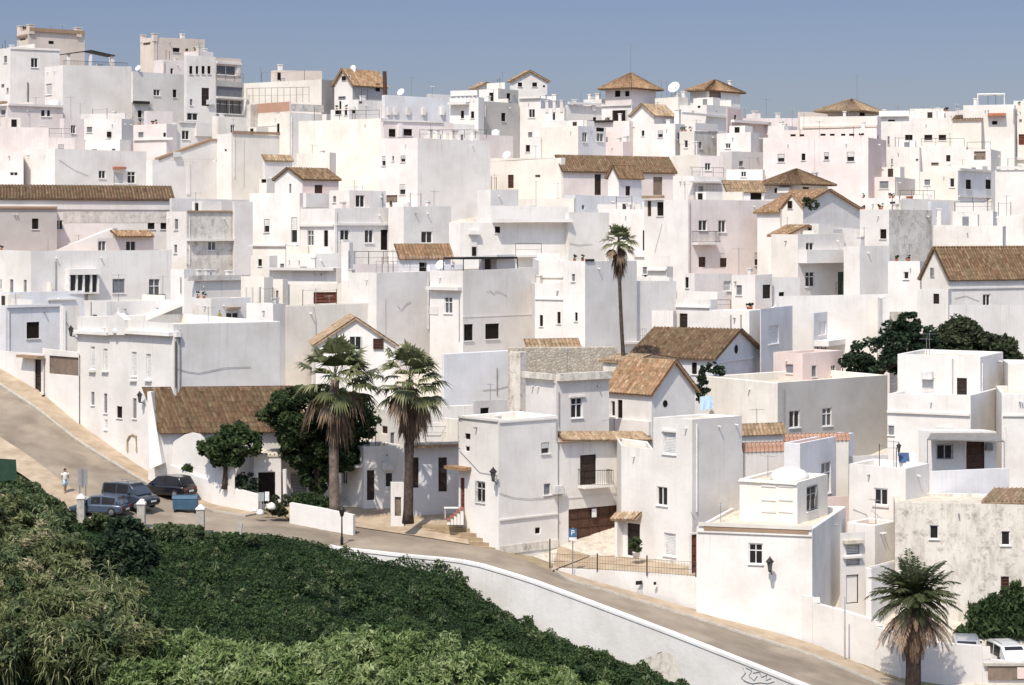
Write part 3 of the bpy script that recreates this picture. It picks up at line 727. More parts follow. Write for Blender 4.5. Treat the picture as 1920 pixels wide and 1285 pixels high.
root = wall_strip('retaining_wall', pts, .5, 'white', 'white retaining wall under the forecourt and the lantern house, along the uphill side of the road')
dm = MB(); dm.box(P(1198, 1093, 143.3), Vector((.22, .1, 0)), Vector((0, .08, 0)), up*.12); dm.build('letter_box', 'iron', root, root.location)
dm = MB(); dm.box(P(1198, 1122, 143.4), Vector((.2, .09, 0)), Vector((0, .03, 0)), up*.55); dm.build('meter_door', 'dove', root, root.location)
dm = MB(); dm.box(P(1228, 1094, 142.7), Vector((.09, .04, 0)), Vector((0, .06, 0)), up*.09); dm.build('small_vent', 'iron', root, root.location)
pts = []
for x, yt, Yt in ((1690, 1194, 135.6), (1760, 1206, 136), (1842, 1212, 136.4), (1843, 1236, 136.3), (1990, 1250, 136.3)):
    t = P(x, yt, Yt); pts.append((t, t-up*4.5))
root = wall_strip('retaining_wall', pts, .5, 'dove', 'greyish wall in the shade of the feather palm beside the lower garage')
dm = MB(); n_ = Vector((0, -1, 0)); dm.box(P(1887, 1262, 136.2), Vector((1.15, 0, 0)), Vector((0, .05, 0)), up*.42); dm.build('garage_door', 'brownstone', root, root.location)
dm = MB(); dm.box(P(1922, 1262, 136.15), Vector((.5, 0, 0)), Vector((0, .05, 0)), up*.36); dm.build('garage_panel', 'rose', root, root.location)
dm = MB(); dm.box(P(1892, 1246, 136.2), Vector((1.6, 0, 0)), Vector((0, .15, 0)), up*.08); dm.build('lintel', 'concrete', root, root.location)
# bright bulging road wall behind the parked cars, and the two-part wall at the square
pts = []
for x, yt, Yt in ((288, 855, 163), (310, 868, 161.9), (340, 880, 160.4), (365, 892, 159.2), (400, 903, 157.8), (440, 917, 156.6), (484, 929, 155.5)):
    t = P(x, yt, Yt); yb, Yb = interp(FAR, x); pts.append((t, Vector((t.x, t.y, t.z-1.9))))
wall_strip('road_wall', pts, .45, 'white', 'bright white roadside wall curving down behind the black car to the notice board')
pts = []
for x, yt, Yt in ((543, 943, 152.6), (600, 953, 151.2), (662, 966, 150.2)):
    t = P(x, yt, Yt); pts.append((t, t-up*1.5))
wall_strip('road_wall', pts, .35, 'white', 'short straight white wall in front of the palm trunks at the square')
# ------------------------------------------------------------------ houses along the street
H('white chapel-like house with a small pediment and narrow shuttered windows beside the sloping street')
b = B(145, 326, 526, 607, 900, 45, 162, aR=38, wins=[(170,650,178,693,'b'),(194,654,202,697,'b'),(247,660,256,706,'b'),(274,664,283,711,'b'),(171,735,177,760,'s'),(195,738,201,775,'s'),(219,762,229,784,'o'),(249,747,256,785,'s'),(196,788,201,806,'b')])
band(b, 146, 208, 621, 627, .42); band(b, 241, 325, 621, 628, .42); band(b, 327, 336, 622, 632, .30)
m_ = MB(); d, n = b.axes(False)
q = [b.on(209, 628), b.on(241, 628), b.on(241, 600), b.on(225, 586), b.on(209, 600)]
m_.prism([p-n*.25 for p in q], n*.6); m_.box(b.on(225, 584, .05), d*.12, n*.12, Vector((0, 0, .3))); part(m_, 'pediment', 'white')
m_ = MB(); c = b.on(223, 622, .36); m_.lathe(c, [(.01, -.28), (.22, -.1), (.22, .1), (.01, .28)], 8); part(m_, 'niche', 'dove')
pipe(b, 329, 640, 727, .06, 'rust_iron'); cable(b, [(332, 692), (350, 697), (372, 700), (420, 690), (470, 688)])
for x in (174, 198, 251, 279): band(b, x-6, x+6, 712 if x > 220 else 695, 715 if x > 220 else 698, .22, 'white', 'sill_slab')
antenna(b, .3, .6, 1.6)
m_ = MB(); pts = [b.on(240, 846, .05), b.on(240, 826, .05), b.on(244, 818, .05), b.on(250, 815, .05), b.on(256, 818, .05), b.on(257, 846, .05)]
m_.tube(pts, .09, 6); part(m_, 'stone_arch', 'sandstone', fix=False)

H('whitewashed street wall with a brown-canopied dark door beside the upper road', 'wall', 'wall')
b = B(-70, 82, 82, 664, 745, 45, 173.9, dep=.45, roof='flat', par=.02, rm='white', wins=[(65,674,77,735,'K')])
slab(b, 44, 84, 666, 671, .7, 'earthband'); 
b = B(80, 148, 148, 661, 790, 45, 170.6, dep=.5, par=.02, rm='white', wins=[(92,669,147,703,'p')])
m_ = MB(); m_.tube([b.on(84, 742, .01), b.on(88, 742, .4)], .08, 6); part(m_, 'wall_lamp', 'iron')

H('bluish white house with one square dark brown window above the street wall')
b = B(-70, 11, 114, 573, 690, 50, 181, 'bluish', wins=[(50,604,74,635,'o')])
band(b, 12, 114, 571, 576, .18, 'bluish'); antenna(b, .4, .5, 1.5)
b2 = B(112, 119, 150, 574, 690, 48, 178.5, 'white'); pipe(b2, 121, 580, 668, .07, 'dove')
m_ = MB(); m_.tube([b2.on(123, 605, .1), b2.on(133, 622, .4), b2.on(140, 622, .5)], .03, 5); part(m_, 'bracket', 'iron', fix=False)
H('pale lilac terrace house behind the square brown window, with a plain parapet')
b = B(-70, 3, 158, 549, 640, 50, 189, 'bluish'); band(b, 90, 140, 560, 563, .2, 'dove'); pipe(b, 92, 563, 573); chimney(b, .2, .8, .5, .8)
H('plain white house back block behind the pediment of the chapel-like house')
b = B(158, 200, 342, 566, 640, 50, 177, 'white', par=.4); pipe(b, 172, 566, 600, .04); antenna(b, .2, .8)
b = B(244, 246, 345, 590, 640, 52, 175, 'cream')
m_ = MB(); d, n = b.axes(True)
q0, q1, q2, q3 = P(247, 606, 174), P(345, 566, 176), P(345, 562, 182), P(262, 588, 181)
m_.prism([q0, q1, q2, q3], Vector((0, 0, -.3))); part(m_, 'ramp_roof', 'white')
pipe(b, 288, 592, 607, .06, 'dove'); pipe(b, 296, 592, 607, .06, 'dove')

H('low house with a wide ribbed brown tile roof behind the small round tree')
b = B(277, 298, 560, 782, 900, 38, 161.3, 'white', roof=('shedR', 727), aR=8, oh=.75, cR='dove', wins=[(466,803,493,816,'o')], down=4)  # dove front wall: shade under the eave put into its colour
m_ = MB()   # bright sloping gable buttress and curved garden wall
m_.prism([P(276, 735, 161.2), P(283, 735, 161.2), P(304, 870, 160.5), P(280, 880, 160.5)], Vector((.25, 1.6, 0))); part(m_, 'buttress', 'white')
H('curved whitewashed garden wall with a hump behind the parked cars', 'wall', 'wall')
pts = [(289, 846), (305, 842), (325, 828), (345, 816), (360, 812), (375, 815), (388, 828), (400, 850), (440, 872)]
ensure_root(P(340, 900, 159.5)); m_ = MB()
yy = lambda x: 162.9-(x-289)*.042
poly = [P(x, y, yy(x)) for x, y in pts]+[P(440, 925, yy(440)), P(289, 890, yy(289))]
m_.prism(poly, Vector((0, .4, 0))); part(m_, 'wall', 'white')
H('white porch with a flat canopy and dark doorway beside the small broad tree', 'porch', 'porch')
b = B(438, 476, 527, 856, 950, 55, 158.2, 'white', aR=8, roof=('shedR', 846), rm='roofwash', oh=.1, wins=[(484,886,516,945,'o')])
b = B(498, 500, 592, 842, 950, 50, 160.5, 'dove', aR=12, wins=[(545,886,575,930,'s')]); band(b, 501, 580, 856, 860, .25)
m_ = MB(); ensure_root((0, 0, 0)); m_.tube([P(535, 945, 157.6), P(534, 880, 157.6)], .16, 8); part(m_, 'post', 'white')

H('small white house with palm shadows and a dark door behind the second palm')
b = B(640, 682, 757, 838, 975, 62, 157.5, 'white', aR=14, wins=[(640,884,650,908,'d'),(688,882,702,938,'K'),(722,886,737,914,'d')])
band(b, 640, 681, 868, 872, .5, 'dove'); ac(b, 726, 874, right=True)
b2 = B(733, 757, 757, 905, 975, 5, 153.4, 'white', dep=.5, par=.01, rm='white', wins=[(740,932,752,968,'p')])
H('shaded white house with a tiled ledge and tall dark doorway beside the corner house')
b = B(757, 759, 862, 836, 980, 60, 155.6, 'bluish', aR=16, wins=[(771,858,785,915,'K'),(822,858,838,922,'K')])
band(b, 758, 860, 833, 838, .7, 'earthband', 'eave'); band(b, 758, 860, 829, 833, .6, 'roofwash', 'ledge')
b2 = B(786, 789, 838, 793, 840, 55, 160, 'white', aR=20); rail([b2.on(790, 822, .4), b2.on(834, 822, .4)], .9, 'frame_grey')
b3 = B(826, 858, 862, 786, 850, 40, 159.5, 'cream')

H('white corner house beside the sandstone steps, with a wall lantern on its corner')
b = B(860, 935, 1046, 789, 1030, 50, 149, 'white', par=.35, rm='roofwash', wins=[(872,813,882,824,'o'),(873,838,880,846,'o'),(893,904,909,942,'g'),(863,896,871,960,'r'),(1015,830,1030,851,'h'),(1020,907,1032,928,'s'),(1004,990,1013,1001,'o')])
band(b, 861, 934, 783, 787, .12); band(b, 936, 1045, 787, 790, .08); band(b, 936, 1045, 968, 971, .1)
cable(b, [(936, 925), (960, 933), (990, 936), (1020, 934), (1044, 929)], True); cable(b, [(862, 845), (900, 886), (934, 892)], False)
slab(b, 848, 884, 874, 880, .8, 'tile_orange', 'canopy', False)
chimney(b, .75, .5, .35, .5); band(b, 936, 1046, 1018, 1034, .06, 'stained', 'plinth'); pipe(b, 1043, 792, 826, .06, 'frame_grey'); ac(b, 1043, 918)

H('white house with a wide dark brown garage door under an iron balcony')
b = B(1047, 1166, 1166, 822, 1024, -35, 156, 'white', wins=[(1088,853,1118,909,'K'),(1066,951,1165,1021,'k')], dep=5, par=.1)
m_ = MB(); d, n = b.axes(False)
q0, q1 = b.on(1046, 824, .55), b.on(1166, 824, .55)
q1 = q1+(q1-q0)*.42
tile_slab(m_, q0-n*1.0+Vector((0, 0, .55)), q1-n*1.0+Vector((0, 0, .55)), q1, q0, pitch=.22, amp=.06); part(m_, 'eave', 'tile_tan', fix=False)
bk = B(1160, 1224, 1224, 824, 900, -35, 157.9, 'white', dep=4, par=.1)
balcony(b, 1084, 1138, 880, 909, .8); band(b, 1066, 1165, 928, 931, .04, 'dove')
m_ = MB(); m_.box(b.on(1113, 962, .06), d*.2, n*.02, Vector((0, 0, .3))); part(m_, 'notice', 'sign_white')
m_ = MB(); m_.box(b.on(1051, 920, .2), d*.16, n*.2, Vector((0, 0, .35))); part(m_, 'meter_box', 'cream')
H('upper white house with a cream side and long slab roof above the garage house')
b = B(985, 1043, 1142, 712, 830, 53, 154.3, 'dove', wins=[(1071,746,1092,784,'d')], par=.2, rm='roofwash')
band(b, 986, 1042, 710, 716, .1, 'cream'); band(b, 1044, 1142, 698, 712, .35, 'stained'); band(b, 985, 1042, 699, 710, .35, 'stained')
band(b, 1067, 1096, 741, 745, .15); pipe(b, 1047, 735, 800, .04); antenna(b, .5, .5)
H('gabled white house with an orange tile slope and a small round gable window')
b = B(1136, 1222, 1303, 736, 830, 47, 157.2, 'white', roof=('gL', 677), rm='tile_orange', oh=.3, wins=[(1132,752,1140,781,'d'),(1145,752,1153,781,'d'),(1158,750,1167,784,'o')])
m_ = MB(); d, n = b.axes(True); c = b.on(1247, 757, .02, True)
m_.add([c+(d*math.cos(t)+Vector((0, 0, 1))*math.sin(t))*.26 for t in [2*math.pi*i/14 for i in range(14)]], [tuple(range(14))]); part(m_, 'round_window', 'void', fix=False)
band(b, 1120, 1221, 786, 812, .25, 'white', 'parapet', False)
H('tall stepped white house with a tile-hooded entrance beside the garage')
b = B(1225, 1298, 1391, 787, 1075, 46, 146, 'white', wins=[(1243,811,1267,852,'b'),(1232,913,1251,948,'d'),(1245,1000,1267,1043,'b')], par=.3, cR='dove')
band(b, 1242, 1268, 806, 810, .12)
pipe(b, 1305, 795, 960, .06, 'frame_white', True); cable(b, [(1296, 960), (1302, 972), (1306, 976)], False)
b2 = B(1165, 1226, 1226, 843, 1060, 46, 148.7, 'white', wins=[(1176,982,1199,1043,'K')], par=.25, dep=5)
m_ = MB(); d, n = b2.axes(False); q0, q1 = b2.on(1158, 972, .75), b2.on(1204, 972, .75)
tile_slab(m_, q0-n*.75+Vector((0, 0, .45)), q1-n*.75+Vector((0, 0, .45)), q1, q0); part(m_, 'entrance_canopy', 'tile_tan', fix=False)
m_ = MB(); m_.box(b2.on(1166, 1010, .3), d*.12, n*.3, Vector((0, 0, 1.3))); part(m_, 'porch_pier', 'white')
b3 = B(1292, 1296, 1309, 1000, 1085, 60, 143.4, 'white', wins=[(1297,1003,1307,1078,'r')], par=.1)
band(b, 1228, 1296, 1052, 1075, .05, 'stained', 'plinth', False)

H('low white house with a wall lantern and one dark square window above the road')
b = B(1306, 1523, 1586, 992, 1140, 16, 138.5, 'white', aR=70, wins=[(1404,1020,1430,1058,'d')], par=.25, rm='roofwash')
band(b, 1310, 1522, 983, 990, .10, 'cream'); band(b, 1320, 1516, 990, 998, .06, 'earthband'); band(b, 1308, 1522, 999, 1002, .1)
antenna(b, .9, .3, 1.6)
H('cream rooftop box with grey louvres and a small domed vent above the lantern house')
b = B(1386, 1495, 1552, 905, 985, 30, 142.5, 'cream', wins=[(1513,912,1531,957,'g')], par=.2, rm='roofwash')
for x0, x1 in ((1428, 1455), (1460, 1487)):
    for y0 in (910, 936, 958): band(b, x0, x1, y0, y0+3, .06, 'dove', 'louvre', False)
band(b, 1386, 1495, 903, 906, .15, 'cream')
m_ = MB(); m_.lathe(on_roof(b, .4, .5)+Vector((0, 0, .2)), [(1.3, 0), (1.3, .5), (1.0, .8), (.5, 1.0), (.15, 1.05)], 14); part(m_, 'dome_vent', 'white', True)

H('grey-blue house with two orange-red roof terraces stepping behind the rooftop box')
b = B(1470, 1500, 1602, 832, 970, 30, 148, 'bluish', wins=[(1540,867,1558,926,'y')], rm='redroof', par=.12)
b2 = B(1470, 1472, 1592, 827, 860, 60, 153, 'cream', aR=12, roof=('shedR', 815), rm='redroof', oh=.05)
b3 = B(1392, 1394, 1500, 846, 950, 60, 150.5, 'dove', aR=18, roof=('shedR', 831), rm='redroof', oh=.05)
b4 = B(1400, 1402, 1500, 838, 860, 60, 154, 'cream', aR=15, par=.15, rm='redroof')
b5 = B(1548, 1550, 1600, 932, 985, 60, 152, 'rose', aR=20)
H('low grey wall house with a strip of clay tiles below the big grey house')
b = B(1385, 1388, 1468, 808, 860, 60, 158, 'dove', aR=20, roof=('shedR', 796), rm='tile_tan'); antenna(b, .4, .4, 2)
H('big grey rendered house with two tall windows and a cream side wall')
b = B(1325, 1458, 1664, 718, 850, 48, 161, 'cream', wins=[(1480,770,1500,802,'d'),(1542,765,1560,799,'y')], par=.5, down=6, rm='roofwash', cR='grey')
# ------------------------------------------------------------------ right-hand lower quarter
H('rose pink roof box standing behind the big grey rendered house')
b = B(1450, 1505, 1581, 663, 740, 45, 171, 'rose', cR='rose', par=.2)
H('white house with a set-back upper storey and one dark door, behind the awning terrace')
b = B(1683, 1838, 1881, 669, 750, 28, 162, 'white', wins=[(1727,709,1752,740,'b'),(1794,709,1813,741,'K')], par=.25)
band(b, 1775, 1788, 672, 741, .5, 'white', 'pilaster'); ac(b, 1740, 704)
b2 = B(1664, 1820, 1881, 741, 890, 28, 158.5, 'white', wins=[(1664,799,1676,816,'s')], par=.9, rm='white')
band(b2, 1664, 1819, 773, 777, .16); band(b2, 1756, 1787, 801, 806, .1, 'dove'); antenna(b, .8, .5, 1.7)
H('terrace room with a grey flat awning and a brown wooden gate above the weathered house')
b = B(1722, 1745, 1868, 808, 900, 60, 155.5, 'white', aR=8, wins=[(1757,834,1786,861,'g'),(1812,826,1846,880,'k')], par=.15)
m_ = MB(); d, n = b.axes(True); q0, q1 = b.on(1720, 818, 2.2, True), b.on(1862, 822, 2.2, True)
m_.prism([b.on(1745, 812, .02, True), b.on(1866, 812, .02, True), q1, q0], Vector((0, 0, -.08)))
for q in (q0, q0.lerp(q1, .5), q1): m_.tube([q, q-Vector((0, 0, 2.3))], .03, 5)
part(m_, 'awning', 'awning_grey', fix=False)
m_ = MB(); m_.box(b.on(1853, 838, .15, True), d*.25, n*.14, Vector((0, 0, .25))); part(m_, 'wall_box', 'frame_grey')
H('white house with a single framed window and a grey bare side below the awning terrace')
b = B(1592, 1698, 1742, 879, 1040, 38, 148, 'white', wins=[(1639,917,1664,947,'d')], cR='dove', par=.5, rm='roofwash')
band(b, 1636, 1667, 947, 951, .1); cable(b, [(1600, 955), (1625, 965), (1640, 1010)])
b2 = B(1742, 1745, 1892, 884, 960, 60, 150.5, 'bluish', aR=14, par=.9, rm='paving'); 
b3 = B(1590, 1592, 1665, 856, 885, 60, 155, 'dove', aR=20, par=.2)
H('weathered cream house with flaking walls and three small windows above the parked van')
b = B(1678, 1960, 1960, 948, 1150, 6, 143, 'stained', wins=[(1743,985,1760,1011,'d'),(1877,996,1894,1023,'d'),(1877,1082,1892,1106,'k')], par=.3, rm='roofwash')
m_ = MB(); a0, a1 = P(1840, 941, 144), P(1960, 941, 144); tile_slab(m_, P(1865, 915, 148), P(1990, 915, 148), a1, a0); part(m_, 'roof_tiles', 'tile_tan', fix=False)
b2 = B(1588, 1640, 1680, 985, 1100, 40, 146, 'white', par=.3)
H('narrow shaded house with stacked ledges and a dark opening behind the feather palm')
b = B(1575, 1577, 1622, 1000, 1130, 60, 143.5, 'dove', aR=22, wins=[(1587,1078,1610,1132,'o'),(1587,1022,1612,1040,'s'),(1587,1048,1612,1060,'s')], par=.2)
band(b, 1580, 1615, 1012, 1018, .4, 'roofwash'); band(b, 1580, 1615, 1042, 1046, .3)
b2 = B(1622, 1634, 1700, 1066, 1170, 40, 142.3, 'white', cR='dove')
H('tall white house cut by the picture edge, beside the awning terrace')
b = B(1878, 1990, 1990, 738, 900, 4, 157, 'white', par=.3); band(b, 1880, 1960, 778, 781, .12); pipe(b, 1884, 800, 880, .07, 'frame_white')
b2 = B(1890, 1990, 1990, 682, 745, 4, 163, 'white', par=.3)

H('grey-blue shaded house with a white parapet terrace beside the big dark trees')
b = B(1425, 1427, 1526, 580, 720, 60, 176, 'bluish', aR=65, wins=[(1440,610,1460,645,'y'),(1490,607,1506,640,'y')], par=.3)
b2 = B(1524, 1526, 1664, 588, 720, 60, 181, 'bluish', aR=62, wins=[(1535,602,1549,628,'y'),(1577,604,1588,628,'y'),(1628,601,1642,628,'y'),(1528,646,1600,668,'k')], par=.3)
band(b2, 1526, 1632, 632, 642, 1.3, 'white', 'canopy', True)
b3 = B(1455, 1462, 1668, 556, 590, 60, 183.5, 'white', aR=6, par=.9, rm='paving')
b4 = B(1655, 1668, 1668, 560, 680, 30, 179, 'white', par=.3)
b5 = B(1664, 1668, 1780, 585, 660, 60, 186, 'stained', aR=25)
H('tile-roofed house with a blue-grey gable holding a small round window')
b = B(1186, 1338, 1427, 672, 760, 28, 169.5, 'bluish', roof=('gL', 619), rm='tile_brown', oh=.35, wins=[(1297,680,1306,702,'o')], cR='bluish')
m_ = MB(); d, n = b.axes(True); c = b.on(1380, 655, .03, True)
for r_, mt in ((.36, 0),): m_.add([c+(d*math.cos(t)+Vector((0, 0, 1))*math.sin(t))*r_ for t in [2*math.pi*i/14 for i in range(14)]], [tuple(range(14))])
part(m_, 'round_window', 'void', fix=False); band(b, 1340, 1426, 672, 676, .12, 'bluish')
H('white house block with two hanging pipes between the round-window gable and the grey-blue house')
b = B(1330, 1405, 1428, 583, 700, 34, 176.5, 'white', wins=[(1403,630,1409,655,'s')], par=.3); pipe(b, 1390, 590, 650, .05); pipe(b, 1371, 590, 640, .05)
b2 = B(1267, 1332, 1345, 562, 640, 40, 180, 'white', wins=[(1274,588,1289,618,'K')], par=.3); band(b2, 1267, 1331, 574, 577, .15)
H('old rubble stone wall house with a sagging brown tile roof behind the long slab roof')
b = B(952, 968, 1158, 652, 720, 40, 168, 'rubble', aR=25, par=.3, rm='soil')
b2 = B(985, 990, 1086, 652, 690, 60, 172, 'cream', aR=20, roof=('shedR', 637), rm='tile_tan')
b3 = B(955, 975, 988, 660, 800, 40, 166, 'stained')
b4 = B(1130, 1180, 1260, 680, 740, 40, 164.5, 'stained', roof=('gL', 668), rm='tile_tan')

H('blank bluish white wall house beneath the stone wall and beside the orange tile slope')
b = B(828, 832, 985, 664, 800, 60, 169.5, 'bluish', aR=34, par=.25); pipe(b, 931, 690, 740, .04); cable(b, [(905, 732), (930, 730), (960, 722)], True)
b2 = B(826, 830, 905, 762, 850, 60, 163.5, 'white', aR=25, par=.3)
b3 = B(886, 888, 952, 752, 810, 60, 162.8, 'dove', aR=40, wins=[(901,765,917,778,'o')], par=.2); antenna(b3, .5, .5, 1.8)
H('narrow stained building end behind the second palm trunk')
b = B(700, 728, 790, 770, 850, 55, 162, 'cream', aR=35, wins=[(716,800,726,813,'k'),(733,812,740,834,'s')], par=.25)
b2 = B(785, 790, 850, 770, 850, 55, 166, 'white', aR=30); pipe(b2, 815, 800, 830)

# ------------------------------------------------------------------ middle band, centre
H('cream house with a wide brown shutter set low in its wall')
b = B(520, 527, 672, 533, 600, 60, 190, 'cream', aR=12, wins=[(588,548,631,572,'r')], par=.3)
b2 = B(475, 530, 540, 524, 640, 25, 189, 'cream', wins=[(517,545,522,570,'s')]); pipe(b2, 480, 540, 600, .05)
b3 = B(640, 672, 712, 527, 640, 40, 187.5, 'cream', wins=[(668,548,690,570,'b')])
H('tall beige wall house with a rain-streaked front behind the gable with brown windows')
b = B(510, 536, 716, 575, 740, 48, 180, 'cream', cR='cream', par=.3); chimney(b, .6, .9, .4, .5); cable(b, [(588, 577), (592, 600), (592, 640)], True)
antenna(b, .4, .5, 1.4)
H('white gable-fronted house with two brown windows and orange verge tiles behind the palms')
b = B(592, 742, 742, 648, 760, 3, 173.5, 'white', roof=('gR', 598), rm='tile_tan', wins=[(655,630,678,657,'d'),(700,635,719,655,'k')], oh=.25)
H('lilac-white blank house with a thin drainpipe behind the palms')
b = B(655, 706, 808, 512, 700, 48, 185, 'white', cR='dove', par=.3); pipe(b, 721, 555, 640, .035, 'dove'); cable(b, [(745, 574), (752, 582), (762, 570), (770, 566)], True)
rail([b.on(708, 512, -.2), b.on(740, 512, -.2), b.on(802, 512, -.2)], 1.0, 'frame_grey')
H('white house with two dark doorways and a projecting white bay beneath the black pergola')
b = B(806, 868, 1003, 508, 680, 45, 183, 'white', cR='dove', wins=[(833,557,848,588,'y'),(870,608,887,639,'o'),(910,607,936,636,'o')], par=.35)
band(b, 806, 866, 538, 544, .5); band(b, 806, 822, 575, 590, .05, 'dove', 'wall_patch'); band(b, 868, 1002, 590, 593, .03, 'dove', 'string_course'); cable(b, [(912, 548), (918, 545), (925, 552), (930, 546), (950, 555)], True)
pipe(b, 862, 560, 640, .03); dish(b, .9, .1, .45)
m_ = MB(); q0, q1, q2 = on_roof(b, .1, .05), on_roof(b, .1, .8), on_roof(b, .7, .8)
q3 = on_roof(b, .7, .05)
for q in (q0, q1, q2, q3, (q0+q1)/2): m_.tube([q, q+Vector((0, 0, 1.5))], .045, 5)
m_.prism([q+Vector((0, 0, 1.5)) for q in (q0, q1, q2, q3)], Vector((0, 0, .18))); part(m_, 'pergola', 'iron', fix=False)
H('white terraced house with a grey underside slab over a pale recess')
b = B(500, 592, 640, 476, 540, 30, 199.5, 'white', aR=30, par=.3); band(b, 470, 560, 459, 462, .3, 'dove')
b2 = B(505, 632, 660, 502, 570, 20, 194, 'white', aR=40, par=.2); band(b2, 504, 631, 502, 507, .7, 'dove'); band(b2, 548, 612, 509, 526, .03, 'dove', 'recess_panel')
b3 = B(470, 505, 520, 480, 560, 35, 196.5, 'cream', wins=[(484,486,491,499,'o'),(477,468,497,474,'k')])
b4 = B(640, 655, 662, 455, 560, 30, 192.5, 'white'); pipe(b4, 655, 470, 525, .06, 'frame_grey')
H('pinkish house with an open roof frame and thin rail beside the orange porch roof')
b = B(652, 662, 748, 495, 560, 50, 193, 'pink', aR=28, par=.3)
rail([b.on(664, 495), b.on(746, 495)], 1.1, 'rust_iron'); pipe(b, 690, 470, 495, .02)
b2 = B(640, 660, 668, 470, 560, 40, 195, 'white')
H('small porch under an orange tile lean-to roof below the dark square window', 'porch', 'porch')
b = B(742, 748, 845, 477, 540, 50, 200.5, 'bluish', aR=18, roof=('shedR', 459), rm='tile_orange', oh=.3, wins=[(786,492,801,511,'o')])
rail([b.on(750, 500, 1.2), b.on(790, 502, 1.2), b.on(842, 502, 1.2)], 1.0, 'frame_grey')
b2 = B(800, 806, 870, 497, 560, 45, 193.5, 'bluish', aR=30, wins=[(846,494,852,510,'o')])
H('white cube house with one dark square window above the orange porch roof')
b = B(728, 757, 846, 388, 490, 48, 208, 'white', wins=[(790,434,811,456,'d')], par=.3); antenna(b, .5, .8, 2.2); tank(b, .5, .3, .35, .5)
H('white house with five tall dark openings in a row under a terrace room')
b = B(562, 628, 728, 391, 500, 48, 206, 'white', wins=[(576,432,588,461,'y'),(607,432,615,476,'o'),(638,431,655,452,'d'),(684,431,700,456,'d'),(714,431,727,469,'o')], par=.3)
band(b, 564, 627, 421, 425, .2); band(b, 629, 727, 419, 423, .2); ac(b, 645, 455); pipe(b, 630, 395, 480, .05, 'dove')
b2 = B(617, 655, 724, 357, 400, 50, 211, 'white', wins=[(667,366,684,389,'d'),(624,368,630,380,'s')], par=.25); antenna(b2, .3, .3, 1.6); pipe(b2, 716, 360, 388)
H('white house with three narrow windows and a small brown tile roof on its upper corner')
b = B(468, 562, 568, 362, 480, 30, 210, 'white', wins=[(495,411,505,436,'h'),(546,408,557,455,'h')], par=.3)
b2 = B(515, 567, 635, 336, 400, 46, 214, 'white', cR='rose', roof=('gR', 316), rm='tile_brown', wins=[(542,345,546,363,'s'),(590,347,605,363,'k')])
band(b2, 568, 634, 363, 390, .5, 'white', 'parapet')
band(b, 470, 560, 459, 462, .2, 'dove')

H('bright white stepped terrace house with a broad overhanging slab and a grey chute-like stair hood')
b = B(842, 862, 1068, 418, 520, 48, 203, 'white', aR=22, wins=[(928,425,938,437,'o')], par=.3)
band(b, 922, 1066, 411, 417, 1.1, 'white', 'slab'); band(b, 878, 897, 432, 440, .5, 'white', 'hood'); band(b, 881, 893, 440, 482, .12, 'dove', 'chute'); band(b, 884, 892, 463, 480, .14, 'void', 'vent_opening')
rail([b.on(958, 480, 1.2), b.on(1006, 480, 1.2)], 1.2, 'rust_iron'); band(b, 962, 1004, 478, 482, 1.2, 'white', 'balcony_slab')
b2 = B(897, 921, 1066, 386, 440, 45, 209.5, 'white', aR=14, par=.8, rm='white')
b3 = B(895, 920, 972, 356, 400, 48, 213, 'white', aR=40, par=.3)
H('light grey blank house end behind the tall thin palm')
b = B(1060, 1066, 1142, 398, 520, 60, 206.5, 'white', aR=35, par=.3); cable(b, [(1068, 457), (1085, 460), (1110, 458)], True)
H('bright white wall house behind the crown of the tall thin palm')
b = B(1122, 1212, 1212, 393, 560, 30, 211, 'white', wins=[(1205,432,1217,470,'o')], par=.3); band(b, 1190, 1211, 478, 482, .2)
b2 = B(1170, 1250, 1262, 500, 560, 30, 197, 'cream', wins=[(1205,500,1213,514,'s'),(1208,515,1212,526,'o')]); band(b2, 1215, 1250, 505, 508, .3, 'dove')
b3 = B(1180, 1255, 1262, 520, 570, 20, 194.5, 'white', aR=40)
H('white house with a tall narrow sunlit end and two arrow-slit windows')
b = B(1056, 1097, 1194, 490, 690, 44, 181, 'white', cR='dove', wins=[(1078,586,1083,602,'o'),(1072,514,1078,528,'s')], par=.3); band(b, 1097, 1113, 486, 490, .1, 'iron', 'cap')
b2 = B(1003, 1060, 1060, 531, 680, 35, 183, 'white', wins=[(1012,591,1018,612,'o'),(1045,585,1051,607,'o')], par=.3); band(b2, 1004, 1057, 559, 562, .12)
b3 = B(1010, 1058, 1058, 490, 560, 20, 189, 'white'); band(b3, 1012, 1056, 518, 521, .12)
H('long pale grey house with a railed ledge behind the tall palm trunk')
b = B(1150, 1154, 1268, 527, 690, 60, 185, 'white', aR=38, par=.3, cR='dove')
rail([b.on(1140, 640, 1.0), b.on(1198, 640, 1.0)], 1.1, 'frame_grey', bars=True); band(b, 1155, 1200, 640, 644, 1.0, 'dove', 'balcony_slab')
b2 = B(1222, 1262, 1268, 583, 690, 30, 181.5, 'white')
H('pinkish grey house with a hanging balcony, beside the tall palm')
b = B(1208, 1290, 1447, 374, 570, 50, 205, 'white', cR='pink', wins=[(1214,377,1221,406,'k'),(1232,379,1244,405,'o'),(1310,413,1326,433,'d'),(1347,413,1361,436,'d'),(1310,482,1323,501,'k'),(1350,484,1363,501,'k'),(1415,474,1432,498,'h')], par=.3)
balcony(b, 1298, 1341, 434, 455, .8, 'iron', True); pipe(b, 1293, 380, 520, .05, 'frame_grey'); cable(b, [(1242, 420), (1228, 475)], False)
slab(b, 1210, 1246, 367, 372, .5, 'earthband'); antenna(b, .5, .4, 2.2); antenna(b, .5, .8, 1.8); band(b, 1240, 1256, 480, 505, .03, 'dove', 'wall_patch', False)
H('low white terrace house with a pale cube, under the pinkish balcony house')
